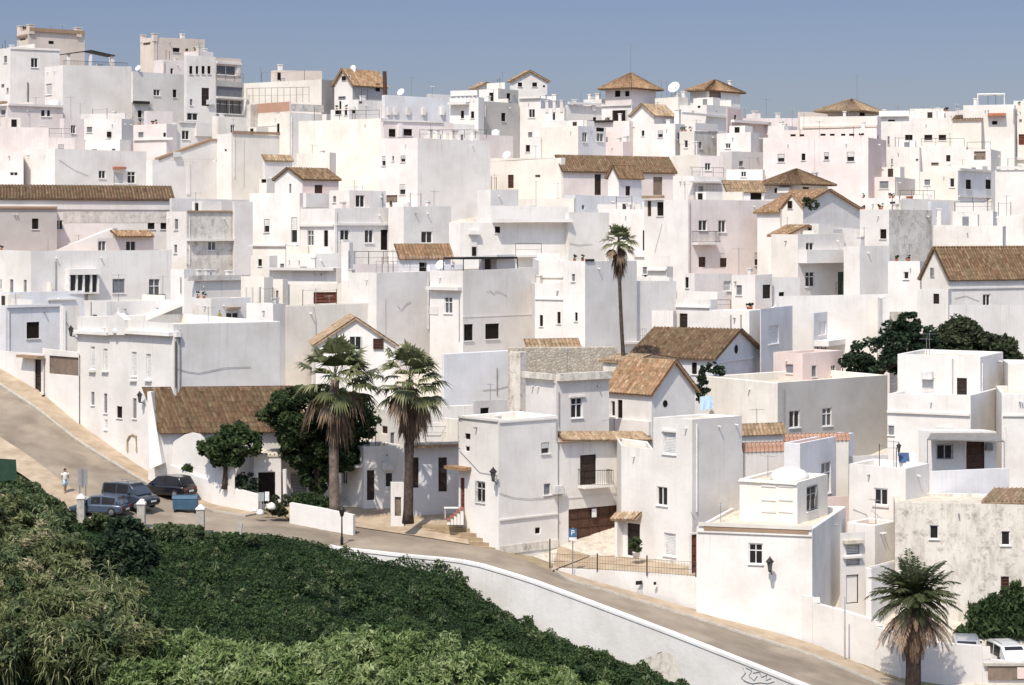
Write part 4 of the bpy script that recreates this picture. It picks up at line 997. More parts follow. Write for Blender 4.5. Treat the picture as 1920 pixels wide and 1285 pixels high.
b = B(1284, 1302, 1374, 513, 640, 40, 193, 'white', aR=40, wins=[(1285,520,1291,540,'o'),(1357,527,1371,546,'b')], par=.3)
b2 = B(1372, 1416, 1448, 516, 620, 44, 191, 'white', wins=[(1430,534,1445,560,'K')], par=.3)
b3 = B(1446, 1450, 1500, 520, 620, 60, 193.5, 'white', aR=35); b4 = B(1265, 1345, 1362, 548, 620, 30, 187.5, 'white', aR=40); band(b4, 1268, 1344, 578, 581, .2)
b5 = B(1330, 1445, 1470, 580, 640, 10, 184, 'white', par=.5); rail([b5.on(1334, 580), b5.on(1370, 580)], .8)
H('storeyed house with an open balcony, green door and small orange roof on one side')
b = B(1446, 1496, 1583, 440, 600, 48, 197, 'cream', cR='dove', wins=[(1511,455,1526,473,'d'),(1510,510,1527,538,'d'),(1571,510,1582,553,'n')], par=.2)
band(b, 1497, 1582, 468, 493, 1.0, 'white', 'balcony', True); rail([b.on(1558, 550, .6), b.on(1570, 550, .6)], 1.0)
b2 = B(1446, 1475, 1545, 442, 470, 48, 198.5, 'cream', roof=('gL', 424), rm='tile_orange', oh=.3)
H('orange tile-roofed house with a white dormer and a wide grey gable')
b = B(1440, 1475, 1613, 432, 500, 38, 204, 'white', cR='dove', roof='flat', par=.1)
b2 = B(1420, 1480, 1622, 398, 480, 42, 206, 'white', cR='dove', roof=('gL', 357), rm='tile_orange', oh=.3)
b3 = B(1466, 1506, 1506, 391, 420, 40, 203, 'cream', roof=('gR', 366), rm='tile_orange', wins=[(1478,377,1486,391,'o')], dep=3, oh=.1)
H('tall white house with a rain-stained grey brown side and one slit window')
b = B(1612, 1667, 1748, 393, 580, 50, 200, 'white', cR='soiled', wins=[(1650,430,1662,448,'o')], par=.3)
b2 = B(1582, 1612, 1668, 462, 580, 50, 196.5, 'white', par=.3); b3 = B(1580, 1583, 1612, 430, 500, 60, 202, 'dove', aR=30)
b4 = B(1665, 1725, 1740, 490, 600, 30, 191, 'white', par=.3)
H('house with a broad brown tile roof and a cream sunlit gable at the picture edge')
b = B(1728, 1780, 1990, 520, 640, 58, 187, 'cream', aR=28, cR='white', roof=('gR', 464), rm='tile_brown', wins=[(1746,502,1752,518,'s'),(1843,552,1857,574,'d')], oh=.25)
band(b, 1781, 1960, 538, 541, .1, 'dove'); cable(b, [(1790, 560), (1810, 555), (1835, 565)], True)
b2 = B(1720, 1778, 1784, 542, 640, 30, 182.5, 'white', wins=[(1750,551,1761,570,'K')])
b3 = B(1780, 1784, 1990, 572, 720, 60, 181, 'white', aR=20)

# ------------------------------------------------------------------ middle band, left
H('white house with a boxed-out white bay window and a grey shuttered window')
b = B(-80, 58, 322, 471, 600, 54, 192, 'white', cR='dove', wins=[(0,524,3,551,'s'),(18,524,25,551,'s'),(44,525,50,551,'s'),(211,523,234,550,'s'),(279,523,300,564,'y')], par=.3)
d, n = b.axes(True); m_ = MB(); q0, q1 = b.on(123, 515, 0, True), b.on(178, 515, 0, True)
band(b, 122, 180, 504, 515, 1.0, 'white', 'bay_roof', True); band(b, 122, 179, 548, 551, .9, 'white', 'bay_base', True)
for x in (123, 137, 150, 164, 177): band(b, x-1.4, x+1.4, 515, 548, .85, 'frame_white', 'bay_post', True)
band(b, 124, 177, 515, 548, .6, 'glass_dark', 'bay_glass', True)
balcony(b, 276, 305, 552, 566, .6, 'iron', True); ac(b, 170, 558, right=True); pipe(b, 104, 490, 560, .05); antenna(b, .3, .5, 2.0)
H('small attic room with two dark windows and narrow orange roof above the bay-window house')
b = B(178, 183, 288, 447, 490, 60, 197.5, 'white', aR=38, wins=[(184,452,199,471,'y'),(236,452,255,471,'d')], par=.2)
m_ = MB(); d, n = b.axes(True); q0, q1 = b.on(213, 443, .5, True), b.on(285, 443, .5, True); q = -n*1.2+Vector((0, 0, .55))
tile_slab(m_, q0+q, q1+q, q1, q0); part(m_, 'roof_tiles', 'tile_orange', fix=False)
m_ = MB(); m_.prism([P(100, 471, 198), P(200, 430, 200), P(212, 428, 200), P(212, 475, 200)], Vector((.3, .5, 0))); part(m_, 'sloping_parapet', 'white')
H('long low house under a strip of weathered brown tiles with a rain-streaked grey wall')
b = B(-90, 320, 320, 373, 500, -24, 212, 'dove', roof=('gL', 349), rm='tile_brown', oh=.4, dep=8, wins=[(104,413,118,431,'d'),(277,413,290,430,'o'),(301,412,312,430,'o')])
band(b, -60, 318, 376, 393, .12, 'dove', 'cornice'); b2 = B(-90, 107, 107, 390, 500, -20, 206, 'grey', wins=[(60,410,72,430,'o')], par=.1); band(b2, -80, 107, 387, 391, .2, 'earthband')
band(b, 118, 318, 397, 418, .02, 'soiled', 'streaked_render')
H('tall pale house with a sunlit corner strip and grey panelled side')
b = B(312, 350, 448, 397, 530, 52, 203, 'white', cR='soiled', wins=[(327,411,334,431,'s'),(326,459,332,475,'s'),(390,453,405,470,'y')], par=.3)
b2 = B(318, 322, 473, 372, 480, 60, 209, 'dove', aR=40, par=.3); b3 = B(436, 440, 474, 378, 520, 60, 205.5, 'dove', aR=35)
band(b, 351, 447, 395, 398, .15, 'earthband'); band(b, 350, 447, 448, 452, .5, 'white')
H('terraced house with a rough brown ledge, chimney pots and one wide dark window')
b = B(345, 366, 468, 524, 640, 50, 186, 'white', cR='dove', par=.3); 
band(b, 350, 466, 516, 526, .3, 'soiled', 'ledge', True)
for f in (.15, .3, .4): chimney(b, .4, f, .35, 1.3, 'dove')
b2 = B(360, 396, 470, 560, 660, 46, 179.5, 'white', wins=[(424,586,448,601,'d')], par=.4); band(b2, 424, 447, 576, 580, .35, 'earthband', 'hood'); pipe(b2, 371, 572, 612, .09, 'dove'); ac(b2, 440, 604)
b3 = B(320, 345, 362, 505, 620, 40, 188.5, 'white'); pipe(b3, 340, 520, 550)
b4 = B(452, 495, 512, 520, 660, 35, 184.5, 'cream', wins=[(464,508,470,520,'o')], par=.5); 
for x in (462, 474, 486): pipe(b4, x, 538, 566, .07, 'dove')
b5 = B(462, 512, 536, 570, 680, 30, 178.5, 'white', par=.4)
# ------------------------------------------------------------------ upper left
H('big blank pale grey house block with a dark canopy on its roof terrace')
b = B(84, 118, 247, 122, 240, 52, 268, 'white', aR=30, cR='dove', wins=[(86,157,97,178,'b')], par=.5)
m_ = MB(); q = [on_roof(b, .4, v) for v in (.12, .78)]; d = b.R; up = Vector((0, 0, 1))
c0, c1 = on_roof(b, .2, .15)+up*2.1, on_roof(b, .2, .78)+up*2.1; cm = (c0+c1)/2+up*.55; bk = b.L*2.2
m_.prism([c0-d*.3, cm, c1+d*.3, c1+d*.3-up*.12, cm-up*.14, c0-d*.3-up*.12], bk)
part(m_, 'canopy', 'iron', fix=False)
for q in (c0, cm-up*.55, c1): m_ = MB(); m_.box(q-up*1.0+b.L*.3, d*.16, b.L*.12, up*1.0); part(m_, 'canopy_post', 'white'); rail([on_roof(b, .1, .03), on_roof(b, .1, .97)], 1.15, 'rust_iron', bars=True)
chimney(b, .7, .9, .5, 1.9); antenna(b, .8, .95, 2.6)
H('tall white house with a dark four-pane window on the far skyline beside the crenellated tower')
b = B(-70, 19, 112, 90, 230, 52, 274, 'white', aR=30, cR='white', wins=[(58,109,71,127,'d'),(7,105,13,118,'s'),(2,158,8,165,'s'),(12,165,16,173,'s')], par=.3)
pipe(b, 52, 155, 200, .06, 'iron'); antenna(b, .5, .5, 2); band(b, 19, 112, 90, 94, .12)
H('brownish rooftop tower with small corner merlons, nearer the picture edge of the two')
b = B(32, 53, 159, 56, 110, 50, 290, 'beige', wins=[(91,77,101,83,'o'),(37,72,48,76,'p')], par=.5)
band(b, 54, 158, 55, 62, .25, 'earthband'); band(b, 32, 52, 66, 70, .2, 'earthband')
for f, g in ((.02, .02), (.95, .02), (.02, .95)): chimney(b, f*.9+.03, g*.9+.03, .8, 1.2, 'beige')
antenna(b, .5, .5, 1.5); 
H('rooftop tower with a cream sunlit edge, above the stair tower with four openings')
b = B(263, 288, 384, 70, 150, 50, 292, 'beige', wins=[(324,90,337,98,'o'),(268,80,282,85,'p')], par=.5); antenna(b, .5, .7, 2); chimney(b, .05, .03, .6, 1.0, 'beige'); chimney(b, .9, .03, .6, 1.0, 'beige')
b2 = B(288, 306, 348, 112, 150, 50, 286, 'pink', par=.3); chimney(b2, .5, .8, .5, .9)
b3 = B(345, 372, 400, 96, 150, 45, 289, 'pink', par=.3); antenna(b3, .5, .5, 2.5); chimney(b3, .3, .3, .5, 1.2)
H('white stair tower with four narrow dark openings in a row')
b = B(345, 350, 404, 104, 250, 60, 264, 'white', aR=36, wins=[(355,124,361,139,'o'),(367,124,372,139,'o'),(378,124,384,139,'o'),(389,124,395,139,'o'),(378,165,392,199,'K'),(356,186,361,198,'s'),(350,212,371,226,'d')], par=.3)
antenna(b, .5, .5, 2.2); ac(b, 392, 192)
H('greyish white house with two small windows between the blank block and the stair tower')
b = B(246, 249, 352, 134, 270, 60, 268, 'white', aR=42, cR='dove', wins=[(288,168,300,180,'d'),(324,168,331,183,'o')], par=.3); dish(b, .1, .1, .4); antenna(b, .3, .6, 2)
b2 = B(246, 248, 290, 192, 230, 60, 262, 'soiled', aR=40, par=.2); band(b2, 249, 278, 190, 195, .4, 'iron')
b3 = B(270, 275, 324, 208, 240, 60, 259, 'pink', aR=36, par=.3); pipe(b, 347, 140, 200, .05, 'frame_grey')
H('grey house with stacked glazed galleries on the skyline')
b = B(402, 405, 457, 150, 250, 60, 272, 'grey', aR=50, cR='grey', wins=[(406,163,455,182,'s'),(406,187,455,214,'y')], par=.2)
b2 = B(402, 404, 452, 108, 160, 60, 279, 'beige', aR=48, wins=[(406,123,442,141,'y')], par=.2); band(b2, 405, 452, 117, 121, .2); band(b2, 444, 450, 121, 142, .1)
rail([on_roof(b, .05, f)+Vector((0, 0, .5)) for f in (.02, .98)], 1.0); band(b, 405, 456, 183, 186, .3, 'white')
for x in (412, 424, 436, 448): pipe(b, x, 190, 213, .06, 'iron')
H('long cream house with an open hut on its roof, on the skyline')
b = B(457, 603, 629, 149, 240, 28, 272, 'cream', cR='grey', par=.4, rm='redroof')
b2 = B(508, 516, 604, 132, 160, 60, 284, 'beige', aR=20, par=.2); chimney(b2, .5, .15, .5, 1.3); band(b2, 520, 526, 136, 150, .05, 'void', 'slot')
rail([b.on(484, 196, 2.5, False), b.on(600, 194, 2.5, False)], 1.9, 'rust_iron', every=.9)
H('cream house with a terracotta-banded terrace parapet over a grey side wall')
b = B(479, 543, 608, 211, 300, 48, 262, 'cream', cR='dove', par=.6, rm='redroof', wins=[(519,232,524,252,'o')])
band(b, 479, 543, 193, 211, .05, 'redroof', 'parapet'); band(b, 544, 607, 196, 210, .05, 'soiled', 'parapet')
band(b, 484, 520, 235, 237, .05, 'dove', 'string_course'); antenna(b, .4, .3, 2.0)
b2 = B(462, 470, 484, 196, 280, 40, 266, 'soiled', par=.2)
b3 = B(604, 612, 630, 214, 300, 30, 264, 'white', par=.3)
H('gabled skyline house with an orange tile roof sloping over a grey wall')
b = B(627, 661, 722, 156, 250, 40, 270, 'white', cR='grey', roof=('gR', 130), rm='tile_orange', oh=.35, wins=[(642,143,649,151,'o'),(653,141,658,150,'d'),(704,157,711,172,'o'),(634,181,648,188,'s'),(636,190,640,205,'o')])
tank(b, .5, .3, .35, 2.9, 'dish_white')
b2 = B(654, 672, 716, 187, 250, 45, 264, 'white', wins=[(673,190,680,195,'s')], par=.3); chimney(b2, .3, .3, .5, 1)
b3 = B(620, 655, 674, 205, 260, 40, 261, 'white', wins=[(646,200,651,216,'o'),(660,203,667,213,'o'),(628,206,640,215,'o')])
H('tall brown chimney-like mast on the skyline beside the orange gable', 'mast', 'mast')
ensure_root(P(721, 200, 268)); m_ = MB(); m_.tube([P(722, 215, 268), P(722, 175, 268), P(721, 134, 268)], [.35, .28, .24], 8); part(m_, 'pole', 'wood_brown')
H('long bluish white skyline house with a flat roof line and vent posts')
b = B(716, 722, 852, 178, 260, 60, 266, 'bluish', aR=38, par=.3); antenna(b, .5, .4, 3); antenna(b, .5, .7, 2); dish(b, .5, .25, .5)
b2 = B(800, 806, 846, 176, 200, 60, 272, 'dove', aR=36, par=.2)
for x in (728, 740, 764, 793, 828): chimney(b, .04, (x-720)/130, .45, -.9 if x % 2 else -.6, 'white') if False else band(b, x-3, x+3, 202, 216, .3, 'white' if x > 770 else 'dove', 'vent_post')
H('cream house with a bright blank front wall above the small brown-roofed house')
b = B(560, 714, 726, 222, 400, 22, 247, 'cream', par=.4, rm='redroof', wins=[(600,305,614,317,'p')]); antenna(b, .2, .3, 2)
b2 = B(556, 618, 630, 286, 400, 22, 240, 'cream', par=.4); chimney(b2, .3, .4, .4, .7); antenna(b2, .6, .4, 1.5)
rail([on_roof(b, f, .02)+Vector((0, 0, .5)) for f in (.02, .5)], 1.0)
H('tall house with a pink-white front, narrow windows and a huge blank grey side wall')
b = B(710, 783, 919, 259, 410, 46, 234, 'pink', aR=36, cR='dove', wins=[(716,293,723,311,'h'),(735,293,739,302,'s'),(751,292,760,304,'h'),(749,346,760,365,'h'),(724,366,745,380,'p')], par=.1)
b2 = B(714, 720, 850, 228, 262, 60, 242, 'pink', aR=36, wins=[(729,242,742,257,'o'),(757,242,773,255,'o')], par=.3)
band(b2, 745, 752, 232, 258, .3, 'white', 'pier'); band(b2, 715, 830, 226, 229, .15)
for f in (.25, .35, .55, .6, .85, .9): chimney(b, .15, f, .4, 1.5)
dish(b, .3, .7, .4); ac(b, 765, 385); antenna(b, .6, .5, 2.4); rail([b.on(790, 259, -.3), b.on(915, 259, -.3)], .9)
H('white blank rear house with brown-edged flat roof behind the cream corner strip')
b = B(405, 434, 524, 250, 380, 50, 243, 'white', cR='cream', wins=[(421,280,425,284,'o')], par=.3); band(b, 435, 524, 247, 252, .15, 'earthband'); pipe(b, 456, 260, 350, .03, 'dove'); antenna(b, .4, .6, 2.2)
b2 = B(492, 497, 548, 300, 370, 60, 238, 'dove', aR=38, roof=('shedR', 292), rm='tile_tan'); b3 = B(486, 500, 540, 335, 400, 35, 226, 'cream', wins=[(490,336,502,343,'o')], par=.3); chimney(b3, .2, .3, .4, .6)
H('pale grey house with a long sloping brown coping and two white bay strips')
b = B(274, 286, 412, 300, 390, 50, 240, 'white', cR='dove', par=.2, wins=[(318,293,323,300,'o')])
m_ = MB(); d, n = b.axes(True)
m_.prism([b.on(300, 300, .02, True), b.on(412, 300, .02, True), b.on(412, 264, .02, True), b.on(395, 264, .02, True)], -n*.5); part(m_, 'gable_wall', 'dove')
m_ = MB(); m_.prism([b.on(296, 300, .12, True), b.on(396, 265, .12, True), b.on(413, 265, .12, True), b.on(413, 261, .12, True), b.on(395, 260, .12, True), b.on(296, 296, .12, True)], -n*.8); part(m_, 'coping', 'earthband')
band(b, 350, 356, 305, 365, .1, 'white', 'pilaster', True); ac(b, 330, 290)
H('white house with a sunlit cube corner and two dark windows over a grey side wall')
b = B(42, 103, 275, 279, 370, 50, 243, 'white', cR='dove', wins=[(185,320,198,335,'d'),(239,322,254,344,'d'),(213,322,232,345,'b')], par=.3)
band(b, 211, 233, 313, 317, .5, 'terracotta', 'canopy'); antenna(b, .5, .5, 1.8); cable(b, [(110, 300), (140, 320), (165, 330)], True)
H('smooth white roof-block house with a round vent hole on its sunlit front')
b = B(136, 228, 252, 223, 300, 20, 257, 'white', par=.4, wins=[(262,0,263,1)]); m_ = MB(); m_.lathe(b.on(205, 252, .0), [(.01, -.3), (.3, -.3), (.3, .3), (.01, .3)], 10); part(m_, 'vent', 'void', fix=False)
b2 = B(160, 225, 245, 262, 300, 25, 251, 'white', par=.4); chimney(b2, .5, .5, .4, .7)
H('pinkish white house with a small dark window below the stair tower')
b = B(250, 312, 332, 232, 290, 30, 252, 'pink', wins=[(259,248,269,258,'s'),(306,249,311,257,'o')], par=.3); band(b, 252, 326, 259, 263, .2)
b2 = B(322, 328, 398, 230, 290, 60, 254, 'white', aR=40, wins=[(341,245,355,262,'d')], par=.3); band(b2, 366, 396, 231, 256, .3, 'white', 'pier'); band(b2, 335, 398, 228, 231, .2)
b3 = B(398, 408, 462, 218, 280, 50, 252, 'cream', par=.3); chimney(b3, .3, .2, .4, .8)
H('pinkish terrace house with a pair of dark windows below the tall skyline house')
b = B(-40, 14, 118, 198, 260, 52, 262, 'pink', wins=[(77,206,85,219,'d'),(88,206,95,219,'d'),(2,206,10,216,'s')], par=.3); band(b, -20, 14, 192, 196, .7, 'earthband'); band(b, 15, 116, 196, 200, .3, 'dove'); tank(b, .1, .9, .7, 1.4)
b2 = B(112, 120, 160, 222, 280, 50, 257, 'pink', par=.3); antenna(b2, .4, .4, 3.2); antenna(b2, .2, .8, 2.6)
H('long pinkish beige blank wall house at the picture edge')
b = B(-80, 92, 92, 240, 340, -12, 250, 'pink', par=.3); antenna(b, .2, .2, 2.6); chimney(b, .05, .3, .5, .8)
b2 = B(-60, 44, 44, 283, 400, 10, 246, 'pink', wins=[(18,323,33,330,'d')], par=.3)
b3 = B(86, 90, 140, 258, 340, 60, 249, 'pink', aR=30, par=.3); rail([on_roof(b3, .1, f)+Vector((0, 0, .5)) for f in (.05, .95)], 1.1)

# ------------------------------------------------------------------ upper centre
H('small white skyline house with two square windows under a broad orange-brown tile roof')
b = B(956, 960, 1026, 152, 210, 60, 283, 'white', aR=12, roof=('gL', 134), rm='tile_orange', oh=.3, wins=[(971,155,979,163,'o'),(998,155,1007,163,'o'),(1018,160,1022,164,'o')]); b.ridge
H('white house with one square dark window under the small orange-brown roof')
b = B(973, 1014, 1052, 184, 280, 25, 271, 'white', wins=[(991,205,1003,221,'d'),(990,248,998,258,'s')], par=.3); band(b, 974, 1014, 181, 185, .3, 'dove'); chimney(b, .1, .8, .5, 1.2); chimney(b, .1, .3, .4, 1.0)
b2 = B(1012, 1058, 1062, 202, 270, 30, 268, 'white', wins=[(1035,206,1041,226,'d')], par=.3)
for f in (.1, .4, .7): chimney(b2, f, .2, .4, 1.4, 'dove')
H('grey-sided house with two narrow windows and a bright end wall on the skyline')
b = B(880, 906, 973, 190, 280, 42, 267, 'white', cR='grey', wins=[(940,212,948,228,'o'),(882,210,888,222,'o'),(950,176,957,190,'o')], par=.3)
b2 = B(898, 934, 972, 166, 200, 42, 272, 'white', cR='grey', wins=[(917,174,925,190,'o'),(950,175,957,189,'o')], par=.3); antenna(b2, .3, .5, 2.8); antenna(b2, .8, .5, 2)
b3 = B(884, 892, 930, 166, 200, 42, 280, 'cream', roof=('gL', 156), rm='tile_tan', oh=.3)
H('white house with a pot-lined parapet and two dark slits beside the bluish skyline house')
b = B(843, 897, 908, 182, 260, 25, 264, 'white', wins=[(864,208,870,222,'o'),(883,209,889,222,'o')], par=.3); band(b, 846, 896, 170, 180, .2, 'white', 'parapet'); band(b, 845, 880, 192, 197, .9, 'dove', 'slab')
for f in (.15, .3, .45, .6, .75): chimney(b, f, .05, .3, 1.1, 'dove')
b2 = B(880, 895, 962, 252, 330, 40, 254, 'pink', cR='pink', par=.3); tank(b2, .4, .6, .5, 1.2); b3 = B(838, 845, 890, 232, 280, 50, 258, 'white', aR=30, wins=[(840,233,847,241,'o')], par=.3)
H('pink tower house with an overhanging hipped tile roof on the skyline')
b = B(1135, 1184, 1230, 164, 215, 38, 272, 'pink', cR='pink', roof=('hip', 137), rm='tile_orange', oh=.55, wins=[(1153,170,1163,182,'o'),(1172,171,1180,181,'o')]); antenna(b, .5, .5, 6.2)
b2 = B(1128, 1185, 1196, 196, 260, 30, 264, 'white', wins=[(1148,207,1173,231,'o')], par=.3); band(b2, 1128, 1184, 196, 199, .2, 'dove')
H('white-gabled house with a brown tile slope, in front of the pink tower house')
b = B(1184, 1226, 1264, 215, 310, 42, 258, 'white', cR='pink', roof=('gR', 196), rm='tile_tan', oh=.3, wins=[(1203,245,1208,255,'o'),(1241,256,1245,266,'s')]); antenna(b, .2, .4, 2)
b2 = B(1222, 1266, 1284, 232, 310, 30, 255, 'white', par=.3); chimney(b2, .1, .5, .6, 2.2)
H('white house with grey ledges and water pipes left of the pink tower, below the skyline')
b = B(1060, 1064, 1132, 197, 280, 60, 270, 'white', aR=40, cR='dove', wins=[(1112,220,1118,230,'o')], par=.3); band(b, 1064, 1130, 193, 197, .4, 'dove'); chimney(b, .1, .7, .5, 1.6); chimney(b, .3, .2, .4, 1.2); antenna(b, .5, .4, 2.6)
b2 = B(1094, 1128, 1140, 186, 240, 30, 276, 'white', par=.3); chimney(b2, .3, .3, .5, 1.2); antenna(b2, .3, .7, 2)
b3 = B(1105, 1180, 1196, 227, 300, 25, 259, 'pink', par=.3); band(b3, 1100, 1150, 226, 230, .4, 'iron', 'slab')
H('cream house with a tall dark window and a grey overhang under the pink tower')
b = B(1010, 1084, 1136, 236, 330, 38, 255, 'cream', cR='bluish', wins=[(1092,248,1101,267,'d'),(1118,236,1133,247,'o'),(1119,250,1132,266,'y')], par=.3)
b2 = B(975, 1014, 1026, 258, 330, 30, 258, 'white', par=.3); dish(b2, .3, .5, .45); b3 = B(1136, 1168, 1186, 266, 330, 40, 252, 'rose', par=.3); chimney(b3, .5, .5, .4, 1)
H('white rooftop house with a large tilted satellite dish on the skyline')
b = B(1228, 1272, 1290, 182, 260, 35, 272, 'cream', par=.3); dish(b, .3, .3, .8, h=1.7); antenna(b, .7, .5, 2.6); chimney(b, .1, .8, .5, 1.3)
H('white skyline house under a rounded orange hip roof beside the large dish')
b = B(1294, 1326, 1388, 168, 230, 40, 278, 'cream', cR='white', roof=('hip', 150), rm='tile_orange', oh=.5, wins=[(1330,171,1352,184,'p')]); chimney(b, .4, .9, .4, 2)
b2 = B(1274, 1325, 1388, 197, 260, 35, 270, 'white', wins=[(1308,190,1313,203,'o')], par=.4); band(b2, 1275, 1388, 215, 219, .3, 'dove'); b3 = B(1300, 1322, 1360, 184, 215, 35, 274, 'white', wins=[(1308,188,1314,203,'o')], par=.3); dish(b2, .4, .6, .4)
H('white box house with a dark brown stained side below the rounded orange hip roof')
b = B(1274, 1302, 1346, 246, 330, 42, 253, 'cream', cR='soiled', par=.3); band(b, 1303, 1345, 232, 246, .1, 'dove', 'parapet'); antenna(b, .5, .4, 2)
b2 = B(1258, 1312, 1322, 290, 350, 25, 247, 'cream', par=.3); chimney(b2, .2, .4, .4, 2); b3 = B(1310, 1314, 1356, 292, 370, 60, 244, 'pink', aR=30, par=.3)
H('long house with a mossy brown tile roof and a bright cream gable side')
b0 = B(918, 1052, 1060, 296, 400, 46, 237.5, 'cream', wins=[(952,328,963,353,'k'),(1003,328,1013,333,'p')], par=.2)
b = B(1043, 1056, 1266, 320, 400, 78, 236.5, 'cream', cR='pink', aR=30, roof=('shedR', 294), rm='tile_brown', oh=.35, wins=[(1115,327,1127,366,'K'),(1225,332,1242,366,'p')])
b2 = B(1140, 1160, 1203, 330, 390, 42, 233.5, 'white', cR='bluish', roof=('gR', 310), rm='tile_brown', oh=.25, wins=[(1173,349,1182,367,'K')])
b3 = B(920, 1035, 1050, 296, 340, 30, 243, 'cream', par=.3); antenna(b3, .3, .3, 2); dish(b3, .8, .5, .5)
cable(b0, [(1005, 380), (1030, 374), (1050, 372)], False)
H('low grey-blue shaded wall house beneath the mossy tile roof')
b = B(1058, 1078, 1218, 366, 430, 55, 226, 'bluish', aR=45, par=.3, wins=[(1091,385,1096,393,'s')]); b2 = B(972, 1076, 1080, 372, 430, 30, 222, 'cream', par=.3); antenna(b2, .3, .4, 2.2)
b3 = B(1204, 1250, 1262, 378, 420, 30, 219, 'white', par=.2)
H('cluttered white terrace house with laundry rails above the pinkish balcony house')
b = B(1262, 1300, 1362, 330, 420, 40, 232, 'white', aR=40, par=.4); band(b, 1284, 1350, 340, 343, .8, 'dove', 'slab'); rail([on_roof(b, .1, f)+Vector((0, 0, .5)) for f in (.02, .98)], 1.0)
b2 = B(1290, 1300, 1372, 366, 410, 40, 224, 'pink', aR=30, par=.5); rail([on_roof(b2, .1, f)+Vector((0, 0, .5)) for f in (.02, .98)], 1.2, 'rust_iron', bars=True)
for f in (.2, .5, .8): chimney(b2, .2, f, .4, .8)

# ------------------------------------------------------------------ upper right
H('wide pink-white house with four small windows and slotted parapet openings')
b = B(1431, 1628, 1662, 258, 400, 22, 240, 'pink', cR='rose', wins=[(1458,289,1471,304,'h'),(1503,288,1510,301,'o'),(1545,286,1554,300,'h'),(1588,285,1602,303,'h')], par=.3, rm='redroof'); pipe(b, 1527, 262, 340, .03, 'dove')
b2 = B(1468, 1644, 1652, 240, 270, 22, 246, 'pink', wins=[(1482,252,1492,256,'o'),(1499,252,1508,256,'o'),(1538,251,1548,255,'o'),(1556,251,1565,255,'o'),(1577,251,1585,255,'o'),(1592,251,1602,255,'o'),(1610,250,1620,254,'o')], par=.3); antenna(b2, .8, .5, 2.6)
H('cream house under a broad low tan hip roof on the skyline above the pink-white house')
b = B(1500, 1645, 1652, 218, 260, 22, 258, 'cream', wins=[(1613,211,1623,220,'o')], par=.2); band(b, 1505, 1645, 236, 240, .3, 'beige')
b2 = B(1552, 1606, 1640, 207, 250, 30, 266, 'cream', roof=('hip', 186), rm='tile_tan', oh=1.1, wins=[(1612,209,1622,219,'o')]); antenna(b2, .3, .5, 5)
b3 = B(1496, 1500, 1552, 210, 240, 60, 274, 'beige', aR=20, par=.3)
H('pink house with a stepped roofline and a rose-coloured loggia beam')
b = B(1362, 1388, 1496, 222, 300, 55, 262, 'white', aR=14, cR='pink', par=.3); chimney(b, .2, .3, .5, 1.4); antenna(b, .2, .5, 3); chimney(b, .2, .7, .4, 1.2)
b2 = B(1362, 1364, 1392, 202, 300, 50, 259, 'rose', aR=55, par=.3); b3 = B(1370, 1372, 1440, 228, 300, 60, 256, 'rose', aR=50, cR='rose', wins=[(1388,240,1402,246,'o')], par=.2); band(b3, 1370, 1438, 227, 232, .5, 'pink', 'beam'); band(b3, 1435, 1440, 230, 254, .5, 'pink', 'pier')
b4 = B(1344, 1408, 1430, 248, 340, 28, 250, 'white', cR='dove', par=.3); b5 = B(1440, 1470, 1495, 236, 300, 30, 251, 'white', par=.3); chimney(b5, .3, .4, .4, .8)
b6 = B(1350, 1372, 1432, 284, 350, 55, 247, 'dove', aR=40, par=.3, cR='dove'); chimney(b6, .3, .3, .4, .5, 'dove')
b7 = B(1362, 1430, 1434, 318, 360, 20, 243, 'white', wins=[(1389,322,1399,332,'d')], par=.3); antenna(b7, .4, .5, 2)
H('low house under a grey-brown hip roof in front of the wide pink-white house')
b = B(1434, 1500, 1552, 344, 400, 35, 233, 'dove', cR='dove', roof=('hip', 317), rm='tile_brown', oh=.6, wins=[(1452,353,1462,362,'o'),(1505,351,1517,360,'o')]); chimney(b, .3, .9, .5, 1.8)
b2 = B(1355, 1362, 1432, 356, 420, 50, 231, 'white', aR=16, roof=('shedR', 340), rm='tile_tan', wins=[(1407,359,1428,375,'o')]); band(b, 1462, 1484, 352, 362, .6, 'white', 'wall_box')
H('white far house with three dark square windows in a row under the skyline')
b = B(1646, 1810, 1816, 222, 340, 14, 262, 'white', wins=[(1665,219,1678,228,'o'),(1697,253,1711,263,'o'),(1733,253,1748,263,'o'),(1760,253,1774,263,'o'),(1664,256,1668,272,'s')], par=.3)
band(b, 1648, 1705, 208, 222, .05, 'white', 'parapet'); band(b, 1645, 1704, 217, 219, .4, 'dove'); chimney(b, .95, .3, .4, 1.8); chimney(b, .62, .3, .4, 1.8); pipe(b, 1665, 256, 300, .04, 'frame_grey')
for f in (.5, .4, .25, .1): antenna(b, f, .5, 2.4)
b2 = B(1700, 1770, 1776, 212, 250, 14, 274, 'white', par=.3); chimney(b2, .6, .4, .5, .9); chimney(b2, .2, .4, .5, 1.3); b3 = B(1766, 1812, 1820, 209, 250, 14, 276, 'pink', par=.3); antenna(b3, .5, .5, 2); chimney(b3, .3, .4, .5, .9)
H('white stepped skyline house with a rooftop frame of pale bars')
b = B(1806, 1902, 1906, 196, 330, 12, 258, 'white', wins=[(1860,227,1870,234,'o')], par=.3); slab(b, 1852, 1886, 213, 218, .9, 'terracotta', 'hood'); pipe(b, 1901, 205, 232, .06, 'frame_grey')
b2 = B(1786, 1840, 1846, 225, 300, 14, 256, 'cream', par=.3, roof=('shed', 217), rm='tile_tan'); 
m_ = MB(); q = [on_roof(b, f, .1) for f in (.72, .2)]; up = Vector((0, 0, 1)); bk = b.R*1.5
for a_ in (q[0], q[1], q[0]+bk, q[1]+bk): m_.tube([a_, a_+up*1.9], .07, 5)
